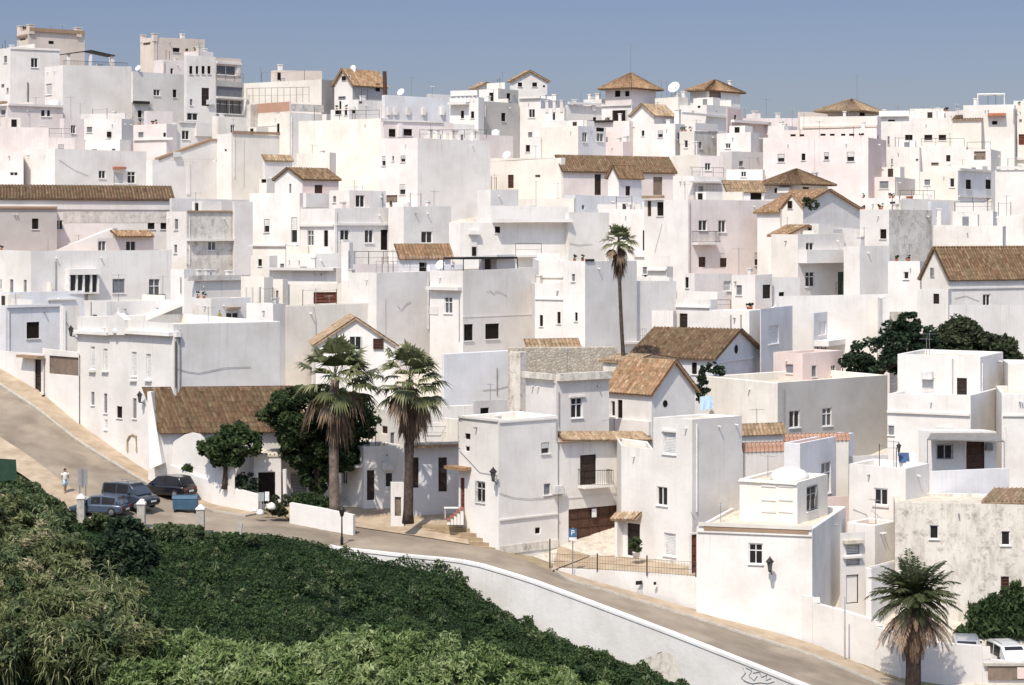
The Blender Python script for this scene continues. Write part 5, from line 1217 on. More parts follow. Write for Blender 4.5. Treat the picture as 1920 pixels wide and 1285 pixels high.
for a_, c_ in ((q[0], q[1]), (q[0]+bk, q[1]+bk), (q[0], q[0]+bk), (q[1], q[1]+bk)): m_.tube([a_+up*1.85, c_+up*1.85], .09, 5)
part(m_, 'tank_frame', 'frame_white', fix=False)
H('white house with brown shutters cut by the picture edge on the skyline')
b = B(1900, 1990, 1990, 198, 330, 10, 260, 'cream', wins=[(1911,224,1916,230,'s'),(1910,252,1921,272,'r')], par=.3); pipe(b, 1906, 205, 300, .06); band(b, 1903, 1960, 294, 300, .3)
H('cluttered pinkish terrace house with lattice grilles below the row of three windows')
b = B(1722, 1812, 1822, 274, 360, 14, 252, 'pink', wins=[(1774,291,1782,303,'K'),(1746,305,1760,311,'p')], par=.4); rail([b.on(1728, 274, -.2), b.on(1808, 274, -.2)], .9); antenna(b, .4, .4, 2.4)
b2 = B(1662, 1724, 1730, 276, 350, 14, 250, 'white', wins=[(1717,298,1722,303,'s'),(1671,298,1674,308,'s')], par=.3); b3 = B(1812, 1858, 1880, 280, 350, 20, 250, 'white', wins=[(1826,284,1848,300,'p')], par=.3); dish(b3, .3, .4, .4); rail([on_roof(b3, f, .02) for f in (.02, .98)], 1.4)
b4 = B(1650, 1664, 1664, 240, 340, 10, 256, 'white', par=.3)
H('white house with two tall dark windows in its grey shaded side')
b = B(1725, 1796, 1869, 320, 420, 30, 238, 'cream', cR='bluish', wins=[(1811,337,1821,355,'o'),(1848,337,1858,355,'o')], par=.3); band(b, 1797, 1868, 368, 371, .15, 'dove'); band(b, 1797, 1869, 318, 322, .25, 'dove'); antenna(b, .3, .4, 2)
H('pinkish house front with one grey window, below the lattice terrace')
b = B(1624, 1678, 1726, 332, 420, 25, 242, 'pink', cR='dove', wins=[(1649,340,1666,354,'s')], par=.3); chimney(b, .2, .5, .4, .6); antenna(b, .5, .6, 1.6)
b2 = B(1600, 1690, 1800, 372, 440, 40, 224, 'white', aR=38, cR='dove', par=.5); chimney(b2, .2, .3, .5, .7, 'terracotta'); antenna(b2, .2, .6, 1.8); rail([on_roof(b2, .05, f)+Vector((0, 0, .5)) for f in (.02, .6)], .9)
b3 = B(1740, 1746, 1782, 378, 470, 60, 212, 'bluish', aR=44, par=.2)
H('bright white blank house above the broad brown tile roof at the picture edge')
b = B(1866, 1990, 1990, 318, 480, 6, 226, 'white', wins=[(1916,408,1926,422,'s')], par=.3); band(b, 1868, 1985, 312, 317, .2)
b2 = B(1786, 1862, 1870, 396, 480, 12, 212, 'white', par=.6); b3 = B(1750, 1880, 1886, 425, 490, 10, 206, 'white', par=.3); antenna(b3, .6, .5, 2); chimney(b3, .95, .4, .4, 2.2)
b4 = B(1846, 1920, 1930, 404, 490, 10, 216, 'white', par=.3); rail([b2.on(1790, 396, -.2), b2.on(1860, 396, -.2)], .9)
# ------------------------------------------------------------------ leaves
def leaf_mesh(name, mat, C_, size, parent=None, org=(0, 0, 0), elong=1.7, droop=0.2, updir=None, tintc=None, jitter=.35):
    """C_: n x 3 leaf centres; every leaf is a small bent diamond of two triangles-pairs"""
    n = len(C_); C_ = np.asarray(C_, float)
    s = size*RNG.uniform(.65, 1.35, n)
    d = RNG.normal(size=(n, 3)); d[:, 2] = d[:, 2]*.6-droop
    if updir is not None: d = d*.8+np.asarray(updir)
    d /= np.linalg.norm(d, axis=1)[:, None]
    r = RNG.normal(size=(n, 3)); r = np.cross(d, r); r /= np.linalg.norm(r, axis=1)[:, None]
    nn = np.cross(d, r)
    L = (d*s[:, None]*elong/2); W = r*(s[:, None]/2)
    V = np.stack([C_-L, C_+W*.9-L*.1+nn*s[:, None]*.1, C_+L, C_-W*.9-L*.1+nn*s[:, None]*.1], 1).reshape(-1, 3)-np.asarray(org)
    me = bpy.data.meshes.new(name)
    me.vertices.add(4*n); me.vertices.foreach_set('co', V.ravel())
    me.loops.add(4*n); me.loops.foreach_set('vertex_index', np.arange(4*n, dtype=np.int32))
    me.polygons.add(n); me.polygons.foreach_set('loop_start', np.arange(0, 4*n, 4, dtype=np.int32)); me.polygons.foreach_set('loop_total', np.full(n, 4, np.int32))
    me.materials.append(MATS[mat])
    t = RNG.uniform(0, 1, n) if tintc is None else np.clip(tintc+RNG.normal(0, jitter, n), 0, 1)
    at = me.attributes.new('tint', 'FLOAT', 'FACE'); at.data.foreach_set('value', t.astype(np.float32))
    me.update(); me.validate()
    o = bpy.data.objects.new(name, me); COL.objects.link(o)
    if parent is not None: o.parent = parent
    else: o.location = org
    return o
def clumps(cen, rad, nclump, per, cl=.28, shell=.75, flat=.75):
    """leaf centres: lumps spread through an ellipsoid, denser towards its skin, with a tint per lump"""
    out_, tt = [], []
    rad = np.asarray(rad, float)
    for _ in range(nclump):
        v = RNG.normal(size=3); v /= np.linalg.norm(v); rr = RNG.uniform(shell, 1.02)**(.7)
        c = np.asarray(cen)+v*rad*rr*RNG.uniform(.85, 1.05)
        k = int(per*RNG.uniform(.6, 1.4)); R_ = cl*rad.mean()*RNG.uniform(.6, 1.3)
        q = RNG.normal(size=(k, 3)); q /= np.linalg.norm(q, axis=1)[:, None]
        q = c+q*(RNG.uniform(.3, 1, k)**.5)[:, None]*R_*np.array([1, 1, flat])
        out_.append(q); tt.append(np.full(k, RNG.uniform(.2, .8)))
    return np.concatenate(out_), np.concatenate(tt)
# ------------------------------------------------------------------ roof and wall clutter of the houses
random.seed(77)
for h_ in HOUSES:
    CUR = h_
    for b in h_.blocks:
        if hasattr(b, 'ridge') or h_.cat != 'house' or b.tL < 1.6 or b.tR < 1.6: continue
        far = b.C.y > 225
        if b.C.y > 165 and random.random() < .5: chimney(b, random.uniform(.15, .85), random.uniform(.2, .8), random.uniform(.3, .5), random.uniform(.9, 1.5))
        if random.random() < .42: antenna(b, random.uniform(.1, .9), random.uniform(.2, .8), random.uniform(1.6, 3.0))
        if random.random() < .28:      # a pair of washing-line posts with the line between them
            q0, q1 = on_roof(b, random.uniform(.1, .4), .2), on_roof(b, random.uniform(.5, .9), .6); up = Vector((0, 0, 1)); m_ = MB()
            for q in (q0, q1): m_.tube([q, q+up*1.9], .03, 4)
            m_.tube([q0+up*1.85, (q0+q1)/2+up*1.72, q1+up*1.85], .012, 3); part(m_, 'washing_line', 'rust_iron', fix=False)
        if b.C.y > 172 and b.tL > 3.2 and b.tR > 3.2 and random.random() < .46:      # stair hut or wash-house on the roof
            wl_, wr_ = random.uniform(1.5, 2.4), random.uniform(1.5, 2.6); fl = random.uniform(.1, max(.12, .85-wl_/b.tL)); fr_ = random.uniform(.3, max(.32, .9-wr_/b.tR))
            q = b.C+b.L*(b.tL*fl)+b.R*(b.tR*fr_); hh = random.uniform(1.2, 1.9); m_ = MB(); z0, z1 = b.ztop-.54, b.ztop-.55+hh
            f_ = [q, q+b.L*wl_, q+b.L*wl_+b.R*wr_, q+b.R*wr_]; m_.prism([Vector((p.x, p.y, z0)) for p in f_], Vector((0, 0, z1-z0)))
            hut = part(m_, 'roof_hut', random.choice(['white', 'white', 'cream', 'dove']))
            c_ = q+b.L*(wl_*.5); m_ = MB(); m_.box(Vector((c_.x, c_.y, z0+hh*.5))+b.nL*.03, b.L*.3, b.nL*.02, Vector((0, 0, hh*.38))); m_.build('door', random.choice(['wood_dark', 'void', 'shutter_grey']), hut, CUR.org)
        if b.hasR and b.tR > 3 and b.nR.y < -.3 and random.random() < .4:
            q = b.C+b.R*(b.tR*random.choice([.05, .94])); z0 = b.zbot+4; m_ = MB()
            m_.tube([Vector((q.x, q.y, b.ztop-.5))+b.nR*.07, Vector((q.x, q.y, max(z0, b.ztop-5)))+b.nR*.07], .05, 5); part(m_, 'drainpipe', random.choice(['frame_white', 'frame_grey', 'dove']), fix=False)
        for right, L_, d, n in ((False, b.tL, -b.L, b.nL), (True, b.tR, b.R, b.nR)):
            if L_ < 2.5 or n.y > -.25 or (right and not b.hasR) or (not right and not b.hasL): continue
            for _ in range(random.choice([0, 1, 1, 2])):    # spouts that drain the flat roof through the parapet, with the stain they leave
                o = b.C if right else b.A; q = o+d*random.uniform(.12, .88)*L_+Vector((0, 0, b.ztop-.62)); m_ = MB()
                m_.tube([q+n*.002, q+n*.28-Vector((0, 0, .04))], .06, 6); part(m_, 'roof_spout', random.choice(['frame_grey', 'white', 'dove']), fix=False)
        if b.C.y > 172 and b.tL > 2.2 and b.tR > 2.2 and random.random() < .35:      # low wall dividing the roof terrace
            f = random.uniform(.3, .8); q0, q1 = on_roof(b, .04, f), on_roof(b, .96, f); m_ = MB(); hh = random.uniform(.9, 1.5)
            m_.box((q0+q1)/2+Vector((0, 0, hh/2)), (q1-q0)/2, b.R.normalized()*.08, Vector((0, 0, hh/2))); part(m_, 'terrace_wall', random.choice(['white', 'cream', 'dove']))
        if b.C.y > 172 and b.tL > 2.2 and random.random() < .16:      # pots along the parapet
            for k in range(random.randint(2, 4)):
                q = b.C+b.L*(b.tL*random.uniform(.1, .9))+b.R*.12; m_ = MB(); m_.lathe(Vector((q.x, q.y, b.ztop-.02)), [(.10, 0), (.15, .22), (.13, .24)], 7); po = part(m_, 'flower_pot', 'terracotta', True)
                q_, t_ = clumps((q.x, q.y, b.ztop+.38), (.16, .16, .18), 5, 8, .5); leaf_mesh('pot_plant', 'leaf_mid', q_, .12, po, CUR.org, 1.5, .1, None, t_)
# ------------------------------------------------------------------ plants
def tree(name, label, base, blobs, leafmat, size, bark='bark_dark', trunk_r=.2, limbs=5, cat='tree', group=None, per=70, lean=(0, 0), ctop=None, cl=.28, nclump=60, elong=1.6, updir=None, stems=1, shell=.72):
    root = empty(name, base, label, cat, group); org = root.location
    cs, ts = [], []
    for cen, rad in blobs:
        q, t = clumps(cen, rad, nclump, per, cl, shell); cs.append(q); ts.append(t)
    C_ = np.concatenate(cs); T = np.concatenate(ts)
    leaf_mesh('crown', leafmat, C_, size, root, org, elong, .25, updir, T, .22)
    m_ = MB(); top = Vector(ctop) if ctop is not None else Vector(blobs[0][0])
    for s_ in range(stems):
        off = Vector((random.uniform(-.3, .3), random.uniform(-.2, .2), 0)) if stems > 1 else Vector((0, 0, 0))
        b0 = Vector(base)+off-Vector((0, 0, .2)); mid = b0.lerp(top, .5)+Vector((random.uniform(-.15, .15), random.uniform(-.15, .15), 0))+off*.8
        m_.tube([b0, b0.lerp(mid, .5), mid, mid.lerp(top, .7)], [trunk_r*1.25, trunk_r, trunk_r*.85, trunk_r*.5], 8)
        for i in range(limbs):
            cen, rad = random.choice(blobs); cen = Vector(cen)
            tip = cen+Vector((random.uniform(-.75, .75)*rad[0], random.uniform(-.75, .75)*rad[1], random.uniform(-.5, .6)*rad[2]))
            a = mid.lerp(top, random.uniform(0, .4)); m_.tube([a, a.lerp(tip, .5)+Vector((0, 0, .2)), tip], [trunk_r*.5, trunk_r*.3, .02], 6)
    m_.build('trunk', bark, root, org, True, fix=False)
    return root
def Wv(px, py, Y): p = P(px, py, Y); return (p.x, p.y, p.z)
# --- fan palms
def fan_leaf(mb, o, dirv, pet, R, tint, nb=18, spread=2.5, droop=.35, mi=0):
    """petiole from o along dirv, then a fan of stiff-then-drooping segments"""
    d = dirv.normalized(); up = Vector((0, 0, 1)); s_ = d.cross(up)
    s_ = s_.normalized() if s_.length > .05 else Vector((1, 0, 0)); n = s_.cross(d).normalized()
    tip = o+d*pet-up*(.10*pet)
    mid = o+d*(pet*.55)+up*.02
    w_ = .03
    mb.quad(o-s_*w_, o+s_*w_, mid+s_*w_*.8, mid-s_*w_*.8, mi, tint); mb.quad(mid-s_*w_*.8, mid+s_*w_*.8, tip+s_*w_*.5, tip-s_*w_*.5, mi, tint)
    tw = random.uniform(-.5, .5)
    for i in range(nb):
        a = -spread/2+spread*i/(nb-1)
        v = (d*math.cos(a)+s_*math.sin(a)+n*(.12*math.cos(a)+tw*.25*math.sin(a))).normalized()
        l = R*(1-.25*abs(a)/(spread/2))*random.uniform(.85, 1.1); wd = R*.065
        side = v.cross(n).normalized()*wd
        m1 = tip+v*(l*.55)+n*random.uniform(-.03, .03); e = tip+v*l-up*(droop*l*random.uniform(.5, 1.3))
        t = min(1, max(0, tint+random.uniform(-.18, .18)))
        mb.quad(tip, m1-side, e, m1+side, mi, t)
def fan_palm(label, base, top, r0, r1, R, n_live, n_dead, pet=.9, wind=Vector((.35, 0, 0)), skirt=1.6, bark='palm_bark', group=None, dead_len=1.0, seed=1):
    random.seed(seed)
    root = empty('fan_palm', base, label, 'palm tree', group); org = root.location
    b0, t0 = Vector(base), Vector(top); m_ = MB(); k = 14; pts = []; rr = []
    bend = Vector((random.uniform(-.12, .12), 0, 0))
    for i in range(k+1):
        f = i/k; pts.append(b0.lerp(t0, f)+bend*math.sin(math.pi*f)-Vector((0, 0, .25 if i == 0 else 0))); rr.append((r0+(r1-r0)*f)*(1.25 if i == 0 else 1)*random.uniform(.95, 1.05))
    m_.tube(pts, rr, 10); m_.build('trunk', bark, root, org, True, fix=False)
    lv = MB()
    for i in range(n_live):
        az = i*2.39996+random.uniform(-.3, .3); el = math.radians(-52+132*((i+.5)/n_live)**.85)
        d = Vector((math.cos(az)*math.cos(el), math.sin(az)*math.cos(el), math.sin(el)))+wind*random.uniform(.3, 1)
        fan_leaf(lv, t0+Vector((0, 0, random.uniform(-.1, .25))), d, pet*random.uniform(.75, 1.25), R*random.uniform(.8, 1.1), random.uniform(.15, .85), 18, 2.6, .4)
    lv.build('crown', 'leaf_palm', root, org, fix=False)
    dd = MB()
    for i in range(n_dead):
        az = i*2.39996+random.uniform(-.4, .4); hk = random.random()**1.3; el = math.radians(-38-48*hk**.5+random.uniform(-8, 8))
        d = Vector((math.cos(az)*math.cos(el), math.sin(az)*math.cos(el), math.sin(el)))
        o = t0-Vector((0, 0, hk*skirt))+Vector((math.cos(az), math.sin(az), 0))*r1
        fan_leaf(dd, o, d, pet*random.uniform(.5, .9)*dead_len, R*random.uniform(.7, 1.0)*dead_len, random.uniform(.0, .8), 12, 1.5, .75)
    dd.build('dry_fronds', 'leaf_dead', root, org, fix=False)
    return root
G_ = 'palms in front of the white houses'
fan_palm('stout fan palm leaning with the wind in front of the rounded dark green tree', Wv(627, 962, 152.8), Wv(628, 712, 152.8), .37, .31, 1.75, 44, 20, 1.9, Vector((.6, 0, .10)), 1.2, 'palm_bark', G_, 1.0, 3)
fan_palm('fan palm with a dark bare trunk and a brown skirt beside the small shaded house', Wv(765, 975, 151.6), Wv(768, 712, 151.6), .34, .26, 1.5, 44, 30, 1.6, Vector((.25, 0, .05)), 1.6, 'bark_dark', G_, 1.0, 5)
fan_palm('tall thin fan palm behind the brown tile-roofed house with the round gable window', Wv(1170, 690, 167), Wv(1160, 452, 167), .16, .12, .95, 28, 20, .8, Vector((.4, 0, .1)), 1.3, 'bark_dark', G_, 1.0, 8)
# --- feather palm at the lower edge
def feather(mb, o, az, el, L, tint, droop, mi=0, wid=.5):
    d = Vector((math.cos(az)*math.cos(el), math.sin(az)*math.cos(el), math.sin(el))); h = Vector((math.cos(az), math.sin(az), 0)); s_ = Vector((-math.sin(az), math.cos(az), 0))
    k = 16; pts = []; p = o.copy(); e = el
    for i in range(k+1):
        pts.append(p.copy()); e2 = e-droop*(i/k)**1.3; p = p+(h*math.cos(e2)+Vector((0, 0, math.sin(e2))))*(L/k)
    for i in range(k):
        a, b2 = pts[i], pts[i+1]; w_ = .045*(1-i/k)+.008
        mb.quad(a-s_*w_, a+s_*w_, b2+s_*w_*.9, b2-s_*w_*.9, mi, min(1, tint+.25))
        if i < 2: continue
        ll = wid*L*.42*math.sin(math.pi*min(1, (i+1)/(k+1))*.85+.25)
        t_ = (b2-a).normalized()
        for q in range(2):
            c = a.lerp(b2, q/2)
            for sg in (-1, 1):
                v = (s_*sg*.8+t_*.6+Vector((0, 0, -.25+random.uniform(-.15, .2)))).normalized(); e_ = c+v*ll*random.uniform(.8, 1.1)-Vector((0, 0, .12*ll))
                n = t_*(.075)
                mb.quad(c-n*.4, c+v*ll*.5-n*.7, e_, c+v*ll*.5+n*.7, mi, min(1, max(0, tint+random.uniform(-.2, .2))))
random.seed(21)
root = empty('feather_palm', P(1712, 1296, 131), 'bushy feather palm with a thick brown skirt below the weathered house', 'palm tree', G_); org = root.location
t0 = P(1714, 1128, 131); m_ = MB()
m_.tube([org-Vector((0, 0, .5)), org.lerp(t0, .3), org.lerp(t0, .6), t0], [.5, .46, .5, .42], 12); m_.build('trunk', 'bark_dark', root, org, True, fix=False)
lv = MB()
for i in range(76):
    f = (i+.5)/76; feather(lv, t0+Vector((0, 0, .1)), i*2.39996, math.radians(-4+88*f), random.uniform(2.3, 3.3), random.uniform(.1, .9), random.uniform(.5, 1.45))
lv.build('crown', 'leaf_feather', root, org, fix=False)
dd = MB()
for i in range(90): feather(dd, t0-Vector((0, 0, random.uniform(0, .8))), i*2.39996+.3, math.radians(random.uniform(-76, -8)), random.uniform(2.5, 3.6), random.uniform(0, 1.0), random.uniform(.5, 1.2), 0, .30)
dd.build('dry_fronds', 'leaf_dead', root, org, fix=False)
# --- broad-leaved trees
tree('round_tree', 'big clipped dark green tree with a wine-glass crown behind the leaning fan palm', Wv(598, 945, 159),
     [(Wv(600, 780, 159), (3.7, 2.8, 2.1)), (Wv(560, 768, 158.8), (2.4, 2.2, 1.7)), (Wv(645, 790, 159), (2.2, 2.2, 2.1)), (Wv(585, 830, 158.8), (2.4, 2.0, 1.9)), (Wv(622, 845, 158.8), (2.1, 1.9, 1.7)), (Wv(598, 885, 158.8), (1.3, 1.1, 1.4))], 'leaf_ficus', .20, 'bark_dark', .2, 6, per=130, nclump=70, cl=.26, stems=4, shell=.8, ctop=Wv(600, 800, 159))
tree('small_tree', 'small broad tree with a flat-bottomed crown in front of the brown ribbed tile roof', Wv(428, 912, 157),
     [(Wv(432, 835, 157), (2.1, 1.6, 1.05)), (Wv(400, 840, 157), (1.1, 1.1, .7)), (Wv(462, 832, 157), (1.2, 1.1, .9)), (Wv(438, 812, 157), (1.2, 1.1, .7)), (Wv(428, 860, 157), (1.2, 1.0, .6))], 'leaf_mid', .21, 'bark_dark', .17, 6, per=36, nclump=34, cl=.36, stems=2, ctop=Wv(430, 845, 157))
tree('dark_tree', 'dark glossy tree with a ragged top beside the white-parapet house', Wv(1660, 745, 173),
     [(Wv(1640, 672, 173), (2.3, 1.8, 1.7)), (Wv(1690, 650, 173), (2.0, 1.7, 2.0)), (Wv(1702, 612, 173), (.95, .9, 1.1)), (Wv(1610, 680, 173), (1.2, 1.1, 1.0)), (Wv(1735, 650, 173), (1.2, 1.1, 1.4))], 'leaf_dark', .24, 'bark_dark', .2, 9, per=44, nclump=40, cl=.30)
tree('olive_tree', 'grey-green rounded tree behind the white house with the set-back upper storey', Wv(1800, 760, 174.5),
     [(Wv(1790, 655, 174.5), (2.0, 1.8, 2.4)), (Wv(1755, 660, 174.5), (1.4, 1.4, 1.5)), (Wv(1800, 625, 174.5), (1.6, 1.4, 1.1)), (Wv(1830, 660, 174.5), (1.7, 1.5, 1.9))], 'leaf_olive', .20, 'bark', .2, 5, per=80, nclump=44, cl=.33, elong=2.2)
tree('olive_tree', 'grey-green tree with a drooping side at the edge of the dark grove', Wv(1878, 770, 175.5),
     [(Wv(1870, 665, 175.5), (1.8, 1.6, 1.7)), (Wv(1885, 690, 175.5), (1.3, 1.2, 1.5))], 'leaf_olive', .20, 'bark', .18, 5, per=80, nclump=40, cl=.33, elong=2.2)
random.seed(31)
tree('spiky_bush', 'dark green bush of upright leafy shoots above the parked vans', Wv(1855, 1235, 142),
     [(Wv(1860+random.uniform(-58, 62), y, 142+random.uniform(-.8, .8)), (.36, .36, random.uniform(.7, 1.25))) for y in (1195, 1192, 1190, 1182, 1178, 1172, 1170, 1165, 1160, 1155)]+[(Wv(1860, 1148, 142), (.3, .3, 1.2)), (Wv(1884, 1135, 142), (.3, .3, 1.2)), (Wv(1905, 1128, 142), (.32, .32, 1.3)), (Wv(1845, 1158, 142), (.3, .3, 1.2)), (Wv(1860, 1190, 142), (1.9, .9, .9)), (Wv(1895, 1180, 142), (1.2, .9, 1.1))], 'leaf_mid', .17, 'bark_dark', .07, 8, 'bush', per=28, nclump=34, cl=.5, elong=3.0, updir=(0, 0, 1.0), stems=4)
tree('cypress', 'small dark cypress standing behind the round-windowed gable house', Wv(1317, 762, 163.5), [(Wv(1317, 730, 163.5), (.42, .42, 1.2)), (Wv(1317, 705, 163.5), (.2, .2, .8))], 'leaf_dark', .13, 'bark_dark', .05, 2, per=30, nclump=40, cl=.3, updir=(0, 0, .8))
tree('roof_shrub', 'dark leafy shrub on a terrace beneath the blue-grey gable', Wv(1342, 708, 166.3), [(Wv(1336, 690, 166.3), (.5, .4, .4)), (Wv(1352, 695, 166.3), (.4, .35, .35))], 'leaf_dark', .17, 'bark_dark', .04, 3, 'shrub', per=20, nclump=18, cl=.4)
tree('roof_shrub', 'tuft of green weeds growing on the orange roof beside the white dormer', Wv(1522, 392, 202.5), [(Wv(1522, 384, 202.4), (.65, .4, .5)), (Wv(1514, 376, 202.4), (.35, .3, .3))], 'leaf_olive', .15, 'bark', .03, 3, 'shrub', per=20, nclump=18, cl=.4)
tree('roof_shrub', 'small dark shrub above the parked black car, behind the bright roadside wall', Wv(362, 893, 160.3), [(Wv(362, 880, 160.3), (.7, .5, .4))], 'leaf_mid', .16, 'bark_dark', .04, 3, 'shrub', per=40, nclump=30, cl=.4)
tree('garden_shrub', 'clipped green hedge shrub behind the short straight white wall', Wv(580, 960, 154.6), [(Wv(570, 940, 153.6), (1.0, .6, .55)), (Wv(595, 943, 153.4), (.9, .6, .5))], 'leaf_mid', .14, 'bark_dark', .04, 3, 'shrub', per=60, nclump=34, cl=.4)
tree('garden_shrub', 'ragged plants around the notice board at the gap between the road walls', Wv(525, 962, 153.4), [(Wv(528, 945, 153.4), (.6, .4, .8)), (Wv(515, 955, 153), (.6, .4, .35))], 'leaf_olive', .15, 'bark_dark', .03, 3, 'shrub', per=30, nclump=26, cl=.4)
tree('garden_shrub', 'dark climber hanging in the porch beside the doorway', Wv(460, 940, 157.4), [(Wv(458, 912, 157.2), (1.0, .4, .9))], 'leaf_dark', .15, 'bark_dark', .04, 3, 'shrub', per=34, nclump=30, cl=.4)
tree('big_shrub', 'large dark leafy shrub in the middle of the lower bank below the posts', Wv(225, 1140, 139),
     [(Wv(228, 1055, 139), (2.1, 1.5, 2.2)), (Wv(262, 1080, 138.5), (1.5, 1.2, 1.7)), (Wv(198, 1105, 138), (1.6, 1.2, 1.5)), (Wv(235, 1000, 139.5), (1.0, .9, 1.0))], 'leaf_dark', .28, 'bark_dark', .1, 8, 'shrub', per=46, nclump=46, cl=.36, stems=3)
# --- ground cover and cane thickets (nobody could count the stems)
random.seed(5)
from mathutils import noise as mnoise
pts = []; tt = []
nz = lambda x, y, z: mnoise.noise(Vector((x, y, z)))
for _ in range(250000):
    px = random.uniform(-60, 1330); t = random.random()
    p = bank(px, t)
    m0 = nz(p.x*.16, p.y*.16, 8); m1 = nz(p.x*.42, p.y*.42, 0); m2 = nz(p.x*1.3, p.y*1.3, 5)
    H_ = max(.12, .55+1.0*m0+.6*m1+.35*m2)*(1.0 if px < 1000 else .7)
    if t < .12 and px > 860: H_ = max(H_, .5)+.4*max(0, m2)
    if t < .14 and px < 620: H_ = min(H_*.7, .45)+.12
    h = H_*(random.random()**.3)
    pts.append((p.x, p.y, p.z+h-.05)); tt.append(.12+.35*(h/max(H_, .2))+.3*m2+.45*m1+.35*m0)  # lower leaves and hollows tinted darker, the mounds' shade put into colour
leaf_mesh('ivy', 'leaf_ivy', np.array(pts), .115, None, Vector(bank(600, .5)), 1.4, .1, (0, -.1, .3), np.array(tt), .12)['kind'] = 'stuff'
def cane(name, mat, spots, blades, lean, org, bl=1.0, wd=.05):
    V, Fs, T = [], [], []
    for (p, H_, tb) in spots:
        az0 = random.uniform(0, 6.28)
        ln = Vector((lean[0]+random.uniform(-.25, .25), random.uniform(-.25, .2), 0))
        q0 = p; q1 = p+Vector((0, 0, H_*.55))+ln*H_*.22; q2 = p+Vector((0, 0, H_*.9))+ln*H_*.6
        s_ = Vector((.02, 0, 0)); o = len(V)
        V += [q0-s_, q0+s_, q1+s_, q1-s_, q2+s_*.4, q2-s_*.4]; Fs += [(o, o+1, o+2, o+3), (o+3, o+2, o+4, o+5)]; T += [.6, .6]
        for i in range(blades):
            f = .30+.70*(i/(blades-1)); st = q0.lerp(q1, f/.55) if f < .55 else q1.lerp(q2, (f-.55)/.45)
            az = az0+i*2.6+random.uniform(-.6, .6); L = bl*random.uniform(.6, 1.15)*(1.15-.35*f); e0 = random.uniform(.15, 1.1)
            h = Vector((math.cos(az)+lean[0]*1.2, math.sin(az), 0)); h.normalize(); sd = Vector((-h.y, h.x, random.uniform(-.4, .4))).normalized()*wd*random.uniform(.7, 1.3)
            b2 = st+h*(L*.40)+Vector((0, 0, L*.42*math.sin(e0))); c = st+h*(L*.72)+Vector((0, 0, L*(.42*math.sin(e0)-.12))); e = st+h*(L*.95)+Vector((0, 0, L*(.30*math.sin(e0)-.40)))
            o = len(V); V += [st, b2-sd, b2+sd, c-sd*.7, c+sd*.7, e]; Fs += [(o, o+1, o+2), (o+1, o+3, o+4, o+2), (o+3, o+5, o+4)]
            t = min(1, max(0, tb+random.uniform(-.22, .22))); T += [t*.8, t, t]
    me = bpy.data.meshes.new(name); me.from_pydata([v-org for v in V], [], Fs); me.materials.append(MATS[mat])
    at = me.attributes.new('tint', 'FLOAT', 'FACE'); at.data.foreach_set('value', T); me.update()
    o = bpy.data.objects.new(name, me); o.location = org; COL.objects.link(o); o['kind'] = 'stuff'; return o
def bank_at(px, Y):
    bt = bank(px, 1.0); y0 = bank(px, 0).y; k = (Y-117)/(y0-117)
    g = bank(px, 1-k) if k > 0 else bt-Vector((0, 0, (117-Y)*.15))
    return Vector((P(px, 0, Y).x, Y, g.z))
def thicket(n, xa, xb, ya, yb, tab, hmax, skip=None):
    """canes in clumps; each clump shares its height and tint"""
    sp = []
    for _ in range(n):
        px = random.uniform(xa, xb); Y = random.uniform(ya, yb)
        if skip and skip(px, Y): continue
        g0 = bank_at(px, Y); m = nz(g0.x*.4, g0.y*.4, 3)
        lim = P(px, interp(tab, px)[0], Y).z-g0.z
        H0 = min(hmax, lim)*random.choice([1.0, .95, .8, .65])*(.92+.25*m); tb = random.uniform(.2, .8)
        if H0 < .5: continue
        r = random.uniform(.25, .6)
        for _ in range(random.randint(5, 10)):
            a_ = random.uniform(0, 6.28); q = r*math.sqrt(random.random()); g = Vector((g0.x+q*math.cos(a_), g0.y+q*math.sin(a_), g0.z))
            sp.append((g, H0*random.uniform(.6, 1.05), min(.97, max(.03, tb+random.uniform(-.15, .15)))))
    return sp
def shrubs(name, mat, n, xa, xb, ya, yb, tab, hmax, size, elong, rr, skip=None, drop=12, per=30, upd=(0, 0, .5)):
    cs, ts = [], []
    for _ in range(n):
        px = random.uniform(xa, xb); Y = random.uniform(ya, yb); g = bank_at(px, Y)
        if skip and skip(px, Y): continue
        H_ = min(hmax, P(px, interp(tab, px)[0]+drop, Y).z-g.z)
        if H_ < .4: continue
        r = random.uniform(*rr); top = H_*random.uniform(.55, 1.0); q, t = clumps((g.x, g.y, g.z+max(.2, top-r*.8)), (r, r, r*.85), 18, per, .38); cs.append(q); ts.append(np.clip(t+random.uniform(-.25, .25), 0, 1))
    C_ = np.concatenate(cs); leaf_mesh(name, mat, C_, size, None, Vector(C_.mean(0)), elong, .05, upd, np.concatenate(ts), .15)['kind'] = 'stuff'
random.seed(9)
tabF = [(200, 1270, 0), (235, 1225, 0), (290, 1180, 0), (370, 1172, 0), (450, 1200, 0), (520, 1200, 0), (600, 1190, 0), (700, 1150, 0), (780, 1128, 0), (850, 1155, 0), (930, 1205, 0), (1000, 1220, 0), (1080, 1238, 0), (1180, 1262, 0), (1290, 1288, 0), (1500, 1330, 0)]
cane('cane_thicket', 'leaf_cane', thicket(230, 205, 1380, 114, 123, tabF, 3.2), 13, (.12, 0), Vector(bank(700, 1)), .85, .042)
shrubs('soft_shrubs', 'leaf_cane', 330, 200, 1360, 113, 123, tabF, 3.0, .15, 3.2, (.45, .95), per=34)
tabL = [(-80, 876, 0), (0, 890, 0), (60, 905, 0), (110, 940, 0), (150, 1000, 0), (190, 1000, 0), (225, 1000, 0), (260, 1060, 0), (300, 1195, 0), (330, 1290, 0)]
sk = lambda px, Y: 150 < px < 300 and Y > 127
